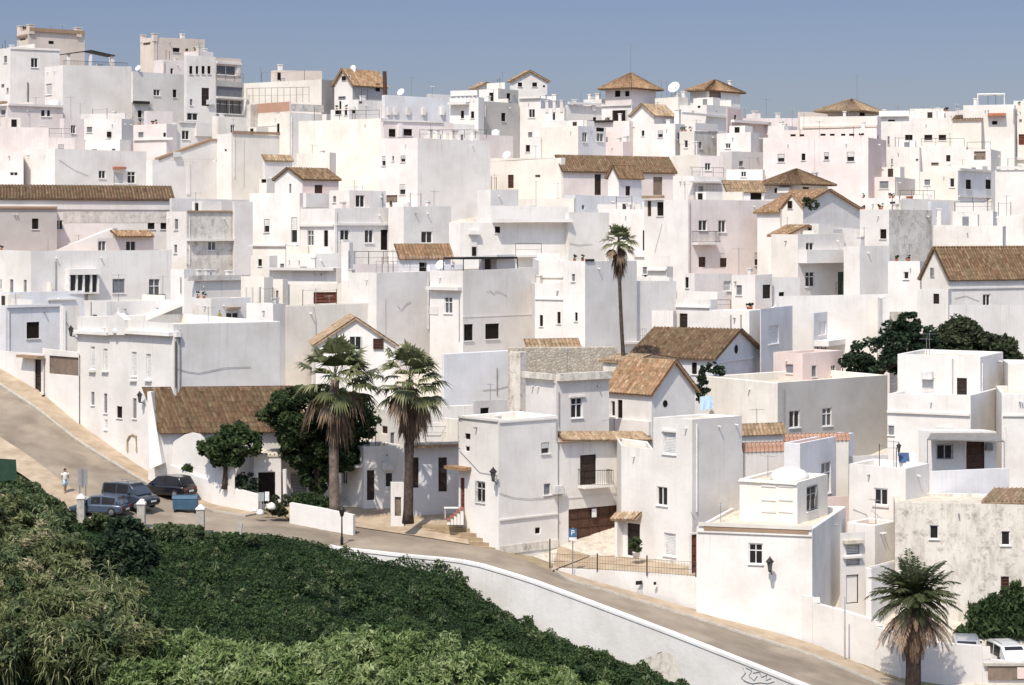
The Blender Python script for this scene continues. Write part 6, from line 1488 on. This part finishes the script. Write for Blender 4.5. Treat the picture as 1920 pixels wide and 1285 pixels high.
cane('cane_thicket', 'leaf_cane_left', thicket(190, -90, 310, 116, 141, tabL, 4.6, sk), 14, (-.38, 0), Vector(bank(60, .8)), 1.05, .042)
shrubs('undergrowth', 'leaf_scrub', 150, -80, 330, 116, 146, tabL, 4.0, .17, 2.4, (.6, 1.3), sk, 15)
shrubs('feathery_shrubs', 'leaf_cane_left', 150, -80, 320, 116, 143, tabL, 4.4, .13, 3.6, (.5, 1.1), sk, 6, 34, (-.5, 0, .5))
cs, ts = [], []
for _ in range(120):      # mounds in the creeper
    px = random.uniform(300, 1250); t = random.uniform(.1, .95); p = bank(px, t); r = random.uniform(.5, 1.2)
    q, t_ = clumps((p.x, p.y, p.z+r*.5), (r, r, r*.75), 16, 34, .42); cs.append(q); ts.append(t_+random.uniform(-.1, .45))
C_ = np.concatenate(cs); leaf_mesh('creeper_mounds', 'leaf_ivy', C_, .13, None, Vector(C_.mean(0)), 1.5, .05, (0, -.1, .3), np.concatenate(ts), .15)['kind'] = 'stuff'
cs, ts = [], []
for _ in range(70):       # scattered lighter weeds
    px = random.uniform(320, 1250); t = random.uniform(.05, .9); p = bank(px, t); r = random.uniform(.2, .45)
    q, t_ = clumps((p.x, p.y, p.z+.7+r*.4), (r, r, r*1.1), 6, 16, .5); cs.append(q); ts.append(t_)
C_ = np.concatenate(cs); leaf_mesh('weeds', 'leaf_scrub', C_, .12, None, Vector(C_.mean(0)), 3.0, .05, (0, 0, .8), np.concatenate(ts), .2)['kind'] = 'stuff'
tabE = [(-60, 865, 0), (20, 885, 0), (60, 905, 0), (110, 936, 0), (140, 960, 0), (165, 962, 0), (235, 968, 0), (265, 982, 0), (300, 976, 0), (340, 982, 0), (394, 990, 0), (480, 998, 0), (620, 1004, 0)]
shrubs('edge_growth', 'leaf_scrub', 520, -50, 480, 144, 160, tabE, 2.2, .13, 1.8, (.3, .6), lambda px, Y: not interp(NEAR, px)[1]-3.0 < Y < interp(NEAR, px)[1]-.75, 0)
# ------------------------------------------------------------------ vehicles
def vehicle(label, cat, paint, org, yaw, L, W, Hh, prof, cabin, wheels=(.19, .81), wr=.31, name='parked_car', pitch=0):
    """prof: (x fraction, sill z, belt z) stations from tail to nose; cabin: (x fraction, roof z) stations; all heights fractions of Hh"""
    root = empty(name, org, label, cat); root.rotation_euler = (0, 0, yaw)
    body = MB(); w2 = W/2
    # lower body
    rings = []
    for f, zs, zb, k in prof:
        x = (f-.5)*L; a = w2*k
        rings.append([Vector((x, -a*.90, zs*Hh)), Vector((x, -a, (zs+.10)*Hh)), Vector((x, -a, (zb-.08)*Hh)), Vector((x, -a*.95, zb*Hh)), Vector((x, 0, (zb+.015)*Hh)), Vector((x, a*.95, zb*Hh)), Vector((x, a, (zb-.08)*Hh)), Vector((x, a, (zs+.10)*Hh)), Vector((x, a*.90, zs*Hh))])
    n = 9; vs = [q for r in rings for q in r]; fs = []
    for i in range(len(rings)-1):
        for k in range(n): fs.append((i*n+k, i*n+(k+1) % n, (i+1)*n+(k+1) % n, (i+1)*n+k))
    fs += [tuple(range(n)), tuple((len(rings)-1)*n+k for k in range(n))[::-1]]
    body.add(vs, fs)
    # roof and pillars (cabin shell)
    cr = []
    for f, zb, zr, kb, kr in cabin:
        x = (f-.5)*L
        cr.append([Vector((x, -w2*kb, zb*Hh)), Vector((x, -w2*kr, zr*Hh-.05)), Vector((x, -w2*kr*.86, zr*Hh)), Vector((x, w2*kr*.86, zr*Hh)), Vector((x, w2*kr, zr*Hh-.05)), Vector((x, w2*kb, zb*Hh))])
    n = 6; vs = [q for r in cr for q in r]; fs = []
    for i in range(len(cr)-1):
        for k in range(n): fs.append((i*n+k, i*n+(k+1) % n, (i+1)*n+(k+1) % n, (i+1)*n+k))
    fs += [tuple(range(n)), tuple((len(cr)-1)*n+k for k in range(n))[::-1]]
    body.add(vs, fs)
    bo = body.build('body', paint, root, (0, 0, 0), True)
    for p in bo.data.polygons: p.use_smooth = p.area < .2
    # glass
    def inset(q, k=.14, out=.012):
        c = sum(q, Vector())/4; n_ = (q[1]-q[0]).cross(q[3]-q[0]).normalized()
        if n_.dot(c-Vector((0, 0, Hh*.5))) < 0: n_ = -n_
        return [c+(p-c)*(1-k)+n_*out for p in q]
    g = MB(); g.quad(*inset([cr[-1][1], cr[-1][4], cr[-1][5], cr[-1][0]])) ; 
    if len(cr) >= 4:
        g2 = MB(); g2.quad(*inset([cr[-2][2], cr[-2][3], cr[-1][4], cr[-1][1]], .12)); g2.build('windscreen', 'glass_dark', bo, (0, 0, 0), fix=False)
        g3 = MB(); g3.quad(*inset([cr[0][1], cr[0][4], cr[1][3], cr[1][2]], .12)); g3.build('rear_window', 'glass_dark', bo, (0, 0, 0), fix=False)
    for i in range(1, len(cr)-2) if len(cr) >= 4 else range(len(cr)-1):
        for (a, b2) in ((0, 1), (5, 4)):
            s_ = MB(); s_.quad(*inset([cr[i][a], cr[i+1][a], cr[i+1][b2], cr[i][b2]], .13)); s_.build('side_window', 'glass_dark', bo, (0, 0, 0), fix=False)
    for wx in wheels:
        for sy in (-1, 1):
            c = Vector(((wx-.5)*L, sy*(w2-.09), wr)); t = MB()
            ring = lambda r, y: [c+Vector((r*math.cos(2*math.pi*k/18), y, r*math.sin(2*math.pi*k/18))) for k in range(18)]
            R_ = [ring(wr*.62, -.11), ring(wr*.93, -.115), ring(wr, -.07), ring(wr, .07), ring(wr*.93, .115), ring(wr*.62, .11)]
            t.add([q for r in R_ for q in r], [(i*18+k, i*18+(k+1) % 18, (i+1)*18+(k+1) % 18, (i+1)*18+k) for i in range(5) for k in range(18)])
            wo = t.build('wheel', 'tyre', root, (0, 0, 0), True)
            r_ = MB(); y = sy*.095
            hub = [c+Vector((wr*.64*math.cos(2*math.pi*k/18), y, wr*.64*math.sin(2*math.pi*k/18))) for k in range(18)]+[c+Vector((wr*.15*math.cos(2*math.pi*k/18), y+sy*.02, wr*.15*math.sin(2*math.pi*k/18))) for k in range(18)]
            r_.add(hub, [(k, (k+1) % 18, 18+(k+1) % 18, 18+k) for k in range(0, 18)]+[tuple(range(18, 36))]); r_.build('rim', 'rim', wo, (0, 0, 0), fix=False)
    f1 = prof[-1]; xn = (f1[0]-.5)*L; xt = (prof[0][0]-.5)*L
    for sy in (-1, 1):
        h = MB(); h.box(Vector((xn-.02, sy*w2*f1[3]*.72, (f1[2]-.12)*Hh)), Vector((.05, 0, 0)), Vector((0, .17, 0)), Vector((0, 0, .08))); h.build('headlight', 'lamp_clear', root, (0, 0, 0))
        h = MB(); h.box(Vector((xt+.02, sy*w2*prof[0][3]*.82, (prof[0][2]-.10)*Hh)), Vector((.05, 0, 0)), Vector((0, .09, 0)), Vector((0, 0, .16))); h.build('tail_light', 'lamp_red', root, (0, 0, 0))
        h = MB(); h.box(Vector((.17*L, sy*(w2+.09), cabin[0][1]*Hh+.06)), Vector((.05, 0, 0)), Vector((0, .09, 0)), Vector((0, 0, .07))); h.build('mirror', 'plastic_black', root, (0, 0, 0))
    for xx, f in ((xt-.03, prof[0]), (xn+.03, f1)):
        h = MB(); h.box(Vector((xx, 0, (f[1]+.1)*Hh)), Vector((.06, 0, 0)), Vector((0, w2*f[3]*.92, 0)), Vector((0, 0, .11))); h.build('bumper', 'plastic_black', root, (0, 0, 0))
        h = MB(); h.box(Vector((xx+(-.08 if xx < 0 else .08), 0, (f[1]+.13)*Hh)), Vector((.01, 0, 0)), Vector((0, .26, 0)), Vector((0, 0, .06))); h.build('number_plate', 'sign_white', root, (0, 0, 0))
    if name == 'parked_van':
        h = MB()
        for sy in (-1, 1): h.tube([Vector((-.35*L, sy*w2*.66, Hh+.05)), Vector((.05*L, sy*w2*.66, Hh+.05))], .02, 5)
        h.build('roof_rail', 'steel', root, (0, 0, 0), fix=False)
    return root
CARP = [(.0, .20, .50, .90), (.04, .13, .54, .98), (.2, .13, .56, 1), (.5, .12, .56, 1), (.72, .12, .56, 1), (.9, .13, .50, .97), (.98, .15, .42, .90), (1.0, .2, .38, .85)]
CARC = [(.03, .54, .60, .92, .84), (.12, .55, .95, .92, .80), (.40, .55, 1.0, .94, .82), (.60, .55, .96, .94, .80), (.80, .55, .58, .92, .86)]
VANP = [(.0, .2, .56, .94), (.03, .12, .58, .99), (.5, .12, .58, 1), (.74, .12, .58, 1), (.92, .13, .50, .97), (.98, .15, .44, .9), (1.0, .2, .40, .86)]
VANC = [(.005, .57, .62, .93, .90), (.04, .57, .97, .93, .86), (.35, .57, 1.0, .94, .86), (.62, .57, .98, .94, .84), (.84, .57, .60, .92, .88)]
def road_at(px, f, dz=0.0): p = edge(px, f); p.z += dz; return p
def on_road(px, py):
    """point of the road surface seen at a photo pixel"""
    best = None
    for i in range(-10, 60):
        f = i/50
        for d in range(-30, 31, 3):
            p = edge(px+d, f); u = CX+p.x/p.y*F; v = HY-(p.z-ZE)/p.y*F; e = (u-px)**2+(v-py)**2
            if best is None or e < best[0]: best = (e, p)
    return best[1]
p = on_road(245, 953); vehicle('slate blue van with a pale windscreen edge parked nose-down beside the black car', 'van', 'paint_slate', p+Vector((0, 0, .03)), math.radians(-33), 4.2, 1.75, 1.82, VANP, VANC, name='parked_van')
p = on_road(308, 932); vehicle('black car seen from behind, parked against the bright roadside wall', 'car', 'paint_black', p+Vector((.2, .3, .03)), math.radians(152), 4.1, 1.78, 1.62, CARP, CARC)
p = on_road(188, 966); vehicle('blue-grey car half hidden by plants behind the first white-capped post', 'car', 'paint_blue', p+Vector((0, 0, .02)), math.radians(165), 4.0, 1.7, 1.42, CARP, CARC)
vehicle('white van roof showing above the lower garage wall', 'van', 'paint_white', P(1893, 1264, 138.6), math.radians(-82), 4.4, 1.85, 1.95, VANP, VANC, name='parked_van')
vehicle('pale grey van next to the feather palm, below the spiky bush', 'van', 'paint_silver', P(1812, 1254, 138.8), math.radians(-100), 4.4, 1.85, 1.95, VANP, VANC, name='parked_van')
# ------------------------------------------------------------------ street furniture
for i, (x, yt, yb, lab) in enumerate(((152, 926, 976, 'white-capped concrete post beside the blue-grey car'), (265, 936, 1000, 'white-capped concrete post in front of the slate blue van'), (376, 946, 1005, 'white-capped concrete post beside the blue container'), (446, 972, 1026, 'leaning bare concrete post without a cap in the ivy'))):
    Yp = interp(NEAR, x)[1]-.6; t = P(x, yt, Yp); b_ = P(x, yb+8, Yp); root = empty('road_post', b_, lab, 'post', 'posts along the road edge above the bank'); h = t.z-b_.z; m_ = MB()
    a = .26 if i < 3 else .15
    up_ = Vector((0, 0, 1)); lean = Vector((0, 0, 0)) if i < 3 else Vector((.12, 0, 0))
    m_.box(Vector((0, 0, (h-.35)/2))+lean*.5, Vector((a, 0, 0)), Vector((0, a, 0)), Vector((0, 0, (h-.35)/2))+lean); m_.build('shaft', 'concrete', root, (0, 0, 0))
    if i < 3:
        m_ = MB(); z = h-.35; s4 = [(-1, -1), (1, -1), (1, 1), (-1, 1)]; e = a+.05
        vs = [Vector((sx*e, sy*e, z+.003)) for sx, sy in s4]+[Vector((sx*e, sy*e, z+.09)) for sx, sy in s4]+[Vector((sx*.05, sy*.05, z+.36)) for sx, sy in s4]
        m_.add(vs, [(0, 1, 2, 3)]+[(i_, (i_+1) % 4, 4+(i_+1) % 4, 4+i_) for i_ in range(4)]+[(4+i_, 4+(i_+1) % 4, 8+(i_+1) % 4, 8+i_) for i_ in range(4)]+[(8, 9, 10, 11)]); m_.build('cap', 'white', root, (0, 0, 0))
p = on_road(348, 960); root = empty('waste_container', p, 'blue waste container parked between the black car and the capped post', 'container'); m_ = MB()
prof = [(-.45, .2), (-.55, .95), (-.42, 1.08), (.42, 1.08), (.55, .95), (.45, .2)]
m_.prism([Vector((-.85, y, z)) for y, z in prof], Vector((1.7, 0, 0))); m_.build('bin', 'blue_paint', root, (0, 0, 0))
m_ = MB(); m_.prism([Vector((-.9, y, z)) for y, z in [(-.58, .97), (-.44, 1.14), (.44, 1.14), (.58, .97)]], Vector((1.8, 0, 0))); m_.build('lid', 'blue_paint', root, (0, 0, 0))
for sx in (-.7, .7):
    for sy in (-.35, .35): m_ = MB(); m_.lathe(Vector((sx, sy, 0)), [(.09, 0), (.1, .05), (.1, .15), (.05, .2)], 8); m_.build('wheel', 'tyre', root, (0, 0, 0))
def panel_sign(label, base, boards, posts, h, name='road_sign', cat='sign'):
    root = empty(name, base, label, cat)
    for x in posts: m_ = MB(); m_.tube([Vector((x, .03, 0)), Vector((x, .03, h))], .035, 6); m_.build('post', 'steel', root, (0, 0, 0), fix=False)
    for (cx, cz, w_, hh, mt) in boards: m_ = MB(); m_.box(Vector((cx, -.02, cz)), Vector((w_/2, 0, 0)), Vector((0, .02, 0)), Vector((0, 0, hh/2))); m_.build('board', mt, root, (0, 0, 0))
    return root
panel_sign('pair of narrow grey sign panels on a post behind the first capped post', P(155, 935, 153.5), [(-.21, 1.55, .26, 1.25, 'frame_grey'), (.21, 1.55, .26, 1.25, 'frame_grey'), (0, 1.45, .14, 1.35, 'shutter_grey')], (-.21, .21), 2.1)
r_ = panel_sign('two-leaf pale notice board on dark legs at the gap between the road walls', P(494, 962, 153.6), [(-.16, 1.15, .42, .62, 'sign_grey'), (.26, 1.18, .30, .66, 'sign_white')], (-.3, 0, .36), 1.45, 'notice_board', 'notice board')
for n_, (x, y, s_) in enumerate(((488, 966, .3), (478, 960, .2), (509, 955, .34))):
    o = MB(); c = P(x, y, 152.6); o.lathe(Vector((0, 0, 0)), [(s_*.8, 0), (s_, s_*.4), (s_*.7, s_*1.1), (s_*.2, s_*1.4)], 7)
    q = o.build('stone', 'white', None, (0, 0, 0), True); q.location = c; tag(q, ['whitewashed boulder at the foot of the notice board', 'small whitewashed boulder at the end of the bright roadside wall', 'pale rounded boulder among the plants behind the notice board'][n_], 'boulder')
r_ = panel_sign('blue and white parking sign on a tall pole in front of the brown garage door', P(1074, 1088, 145.8), [], (0,), 3.55)
m_ = MB(); m_.box(Vector((0, -.03, 3.2)), Vector((.26, 0, 0)), Vector((0, .012, 0)), Vector((0, 0, .28))); bo = m_.build('sign_plate', 'sign_blue', r_, (0, 0, 0))
m_ = MB()
for (x0, x1, z0, z1) in ((-.10, -.045, 3.04, 3.38), (-.045, .09, 3.325, 3.38), (-.045, .09, 3.18, 3.235), (.06, .115, 3.20, 3.36)): m_.box(Vector(((x0+x1)/2, -.05, (z0+z1)/2)), Vector(((x1-x0)/2, 0, 0)), Vector((0, .006, 0)), Vector((0, 0, (z1-z0)/2)))
m_.build('letter', 'sign_white', bo, (0, 0, 0)); m_ = MB(); m_.box(Vector((0, -.03, 2.78)), Vector((.26, 0, 0)), Vector((0, .012, 0)), Vector((0, 0, .11))); m_.build('lower_plate', 'sign_white', r_, (0, 0, 0))
# forecourt railing
root = empty('forecourt_railing', P(1170, 1073, 144.2), 'thin iron railing with dark posts along the forecourt edge', 'railing'); og = root.location
ln = [P(1031, 1066, 147.5), P(1120, 1070, 145.3), P(1213, 1077, 143.3), P(1305, 1083, 141.7)]
g = MB()
for q0, q1 in zip(ln, ln[1:]):
    for hh in (1.0, .5, .12): g.tube([q0+Vector((0, 0, hh)), q1+Vector((0, 0, hh))], .016, 4)
    k = int((q1-q0).length/.2)
    for i in range(k): q = q0.lerp(q1, i/k); g.tube([q, q+Vector((0, 0, 1.0))], .008, 3)
g.build('rails', 'rust_iron', root, og, fix=False)
for q, hh in zip(ln, (2.0, 1.15, 1.25, 1.0)): m_ = MB(); m_.tube([q-Vector((0, 0, .1)), q+Vector((0, 0, hh))], .05, 6); m_.build('post', 'rust_iron', root, og, fix=False)
def lantern(label, wallpt, n, arm=.55, sc=1.0):
    n = Vector((n[0], n[1], 0)).normalized(); root = empty('wall_lantern', wallpt, label, 'lantern'); m_ = MB()
    m_.tube([Vector((0, 0, -.1)), n*arm*.5+Vector((0, 0, .12)), n*arm+Vector((0, 0, .15))], .03*sc, 5); m_.tube([n*arm*.8+Vector((0, 0, .13)), Vector((0, 0, .35))], .02, 4); m_.build('bracket', 'iron', root, (0, 0, 0), fix=False)
    c = n*arm+Vector((0, 0, .15)); m_ = MB(); s_ = sc
    for i in range(4):
        a = math.pi/4+i*math.pi/2; m_.tube([c+Vector((.10*s_*math.cos(a), .10*s_*math.sin(a), .08)), c+Vector((.19*s_*math.cos(a), .19*s_*math.sin(a), .55*s_))], .014, 4)
    m_.lathe(c, [(.04, 0), (.11*s_, .05), (.11*s_, .08)], 8); m_.lathe(c+Vector((0, 0, .55*s_)), [(.22*s_, 0), (.24*s_, .03), (.10*s_, .2*s_), (.04*s_, .26*s_), (.03, .33*s_)], 8); m_.build('frame', 'iron', root, (0, 0, 0), fix=False)
    m_ = MB(); m_.lathe(c, [(.085*s_, .085), (.165*s_, .54*s_)], 4); m_.build('glass', 'glass_grey', root, (0, 0, 0), fix=False)
    return root
hb = {h.label: h for h in HOUSES}
def hblock(start, i=0): return [h for h in HOUSES if h.label.startswith(start)][0].blocks[i]
b = hblock('white corner house beside'); lantern('black lantern on the corner edge of the house beside the sandstone steps', b.on(931, 905, 0, False), b.nL+b.nR*.6, .7, 1.15)
b = hblock('low white house with a wall lantern'); lantern('black lantern beside the dark square window above the road', b.on(1447, 1074, 0, False), b.nL, .75, 1.15)
b = hblock('white chapel-like'); lantern('black lantern on a wall arm at the corner of the chapel-like house', b.on(273, 758, 0, False), b.nL, .55, 1.0)
lantern('black lantern at the far top end of the chapel-like house front', b.on(146, 634, 0, False), b.nL-b.nR*.4, .55, 1.0)
b = hblock('terrace room'); lantern('small lantern standing on the terrace parapet beside the laundry', P(1684, 852, 151.5), (0, -1), .25, .8)
# street lamp posts
def lamp_post(label, base, h, head=True):
    root = empty('street_lamp', base, label, 'street lamp'); m_ = MB(); m_.lathe(Vector((0, 0, 0)), [(.10, 0), (.10, .5), (.06, .6), (.045, h)], 8); m_.build('pole', 'frame_grey' if not head else 'iron', root, (0, 0, 0), True)
    if head:
        m_ = MB(); m_.lathe(Vector((0, 0, h)), [(.05, 0), (.12, .1), (.2, .45), (.24, .5), (.1, .66), (.03, .75)], 6); m_.build('lantern_head', 'iron', root, (0, 0, 0))
    return root
lamp_post('dark iron lamp post standing at the end of the short straight white wall', P(641, 1022, 147.2), 1.9)
lamp_post('tall thin pale pole rising from the pavement beside the feather palm', P(1584, 1256, 136.0), 4.6, False)
# ------------------------------------------------------------------ small things on terraces and in the street
root = empty('parasol', P(412, 610, 178.0), 'folded yellow-green parasol on a terrace above the blank grey wall', 'parasol'); m_ = MB(); m_.tube([Vector((0, 0, -.5)), Vector((0, 0, 1.25))], .03, 5); m_.build('pole', 'wood_dark', root, (0, 0, 0), fix=False)
m_ = MB(); k = 8; ap = Vector((0, 0, 1.15)); vs = [ap]
for i in range(16): a = 2*math.pi*i/16; r = .55 if i % 2 == 0 else .36; vs.append(Vector((r*math.cos(a), r*math.sin(a), .05)))
m_.add(vs, [(0, 1+i, 1+(i+1) % 16) for i in range(16)]); m_.build('canopy', 'parasol_cloth', root, (0, 0, 0))
def cloth(name, label, pts, mat, th=Vector((0, .03, 0)), cat='laundry'):
    m_ = MB(); n = len(pts)-1; rows_ = []
    for j in range(6):
        f = j/5; row = []
        for i in range(9):
            g_ = i/8; t = pts[0].lerp(pts[1], g_); b_ = pts[3].lerp(pts[2], g_); q = t.lerp(b_, f); q = q+Vector((0, .06*math.sin(g_*14+f*2)*f, 0)); row.append(q)
        rows_.append(row)
    for j in range(5):
        for i in range(8): m_.quad(rows_[j][i], rows_[j][i+1], rows_[j+1][i+1], rows_[j+1][i])
    o = m_.build(name, mat, None, pts[0]); tag(o, label, cat); return o
cloth('blanket', 'dark blue blanket drying on the terrace near the grey awning', [P(1684, 849, 152), P(1704, 849, 152), P(1706, 868, 151.6), P(1686, 868, 151.6)], 'cloth_blue')
cloth('blanket', 'black and white blanket drying beside the dark blue one', [P(1706, 847, 152), P(1716, 849, 152), P(1716, 866, 151.6), P(1707, 867, 151.6)], 'cloth_white')
cloth('towel', 'pale blue sheet hanging on the terrace behind the big grey house', [P(1312, 744, 160), P(1336, 742, 160), P(1338, 766, 159.8), P(1312, 770, 159.8)], 'cloth_lightblue')
cloth('towel', 'reddish cloth hanging under the gable eave next to the cypress', [P(1282, 740, 160.5), P(1298, 738, 160.5), P(1298, 752, 160.3), P(1282, 755, 160.3)], 'cloth_red')
cloth('green_netting', 'dark green netting fence panel at the upper edge of the road verge', [P(-30, 858, 156.5), P(30, 862, 156), P(32, 900, 155.8), P(-30, 905, 156.3)], 'net_green', cat='netting')
root = empty('potted_plant', P(1193, 1047, 147.6), 'leafy green plant in a pale pot beside the tile-hooded entrance', 'potted plant'); m_ = MB(); m_.lathe(Vector((0, 0, 0)), [(.2, 0), (.28, .4), (.3, .42), (.26, .45)], 10); m_.build('pot', 'dish_white', root, (0, 0, 0), True)
q, t = clumps((0, 0, .95), (.42, .4, .5), 20, 16, .4); leaf_mesh('foliage', 'leaf_mid', q, .15, root, (0, 0, 0), 2.0, .1, None, t)
# plastic table and chair by the side door
root = empty('street_table', P(846, 972, 152.2), 'white cloth-covered table beside the reddish steps', 'table'); m_ = MB(); m_.abox(-.5, .5, -.35, .35, .72, .76); m_.build('table_top', 'cloth_white', root, (0, 0, 0))
for sx in (-.42, .42):
    for sy in (-.28, .28): m_ = MB(); m_.tube([Vector((sx, sy, 0)), Vector((sx, sy, .72))], .03, 5); m_.build('leg', 'dish_white', root, (0, 0, 0), fix=False)
# ------------------------------------------------------------------ the walker on the verge
base = on_road(122, 926); base.z += .02
bm = bmesh.new(); sk = {}
def J(k, x, y, z, r, par=None):
    v = bm.verts.new((x, y, z)); sk[k] = (v, r)
    if par: bm.edges.new((sk[par][0], v))
for a in (('pelvis', 0, 0, .93, .15), ('waist', 0, 0, 1.08, .135, 'pelvis'), ('chest', 0, .01, 1.30, .165, 'waist'), ('neck', 0, .0, 1.47, .06, 'chest'), ('head', 0, -.02, 1.58, .095, 'neck'), ('crown', 0, -.01, 1.70, .085, 'head'), ('nose', 0, -.115, 1.60, .02, 'head'),
          ('shl', -.19, 0, 1.40, .065, 'chest'), ('ell', -.25, .05, 1.12, .045, 'shl'), ('wrl', -.24, -.06, .90, .032, 'ell'), ('hal', -.24, -.09, .82, .036, 'wrl'),
          ('shr', .19, 0, 1.40, .065, 'chest'), ('elr', .26, .02, 1.12, .045, 'shr'), ('wrr', .25, -.10, .91, .032, 'elr'), ('har', .25, -.13, .83, .036, 'wrr'),
          ('hpl', -.09, 0, .86, .10, 'pelvis'), ('knl', -.10, -.12, .48, .065, 'hpl'), ('anl', -.10, -.06, .09, .042, 'knl'), ('tol', -.10, -.20, .04, .035, 'anl'),
          ('hpr', .09, 0, .86, .10, 'pelvis'), ('knr', .10, .05, .48, .065, 'hpr'), ('anr', .10, .20, .10, .042, 'knr'), ('tor', .10, .07, .04, .035, 'anr')): J(*a)
me = bpy.data.meshes.new('person'); bm.verts.index_update(); order = [sk[k] for k in sk]; bm.to_mesh(me); bm.free()
person = bpy.data.objects.new('person', me); COL.objects.link(person); person.location = base; person.rotation_euler = (0, 0, math.radians(35))
tag(person, 'person in a white top and pale shorts walking along the sandy road verge', 'person'); me.materials.append(MATS['skin']); me.materials.append(MATS['cloth_white'])
md = person.modifiers.new('skin', 'SKIN'); 
for i, (v, r) in enumerate(order): me.skin_vertices[0].data[i].radius = (r, r)
me.skin_vertices[0].data[0].use_root = True
ms = person.modifiers.new('subdivision', 'SUBSURF'); ms.levels = 1; ms.render_levels = 2
m_ = MB(); m_.lathe(Vector((0, 0, 0)), [(.17, .92), (.165, 1.05), (.18, 1.2), (.205, 1.34), (.15, 1.45), (.07, 1.49)], 12); m_.tube([Vector((-.17, 0, 1.41)), Vector((-.24, .03, 1.22))], [.10, .085], 8); m_.tube([Vector((.17, 0, 1.41)), Vector((.25, .01, 1.22))], [.10, .085], 8); m_.build('shirt', 'cloth_white', person, (0, 0, 0), True)
m_ = MB(); m_.tube([Vector((-.09, 0, .94)), Vector((-.10, -.10, .52))], [.14, .105], 10); m_.tube([Vector((.09, 0, .94)), Vector((.10, .04, .52))], [.14, .105], 10); m_.build('shorts', 'cloth_lightblue', person, (0, 0, 0), True)
m_ = MB(); m_.lathe(Vector((0, .012, 1.60)), [(.098, .0), (.112, .06), (.10, .12), (.05, .16)], 12); m_.build('hair', 'hair', person, (0, 0, 0), True)
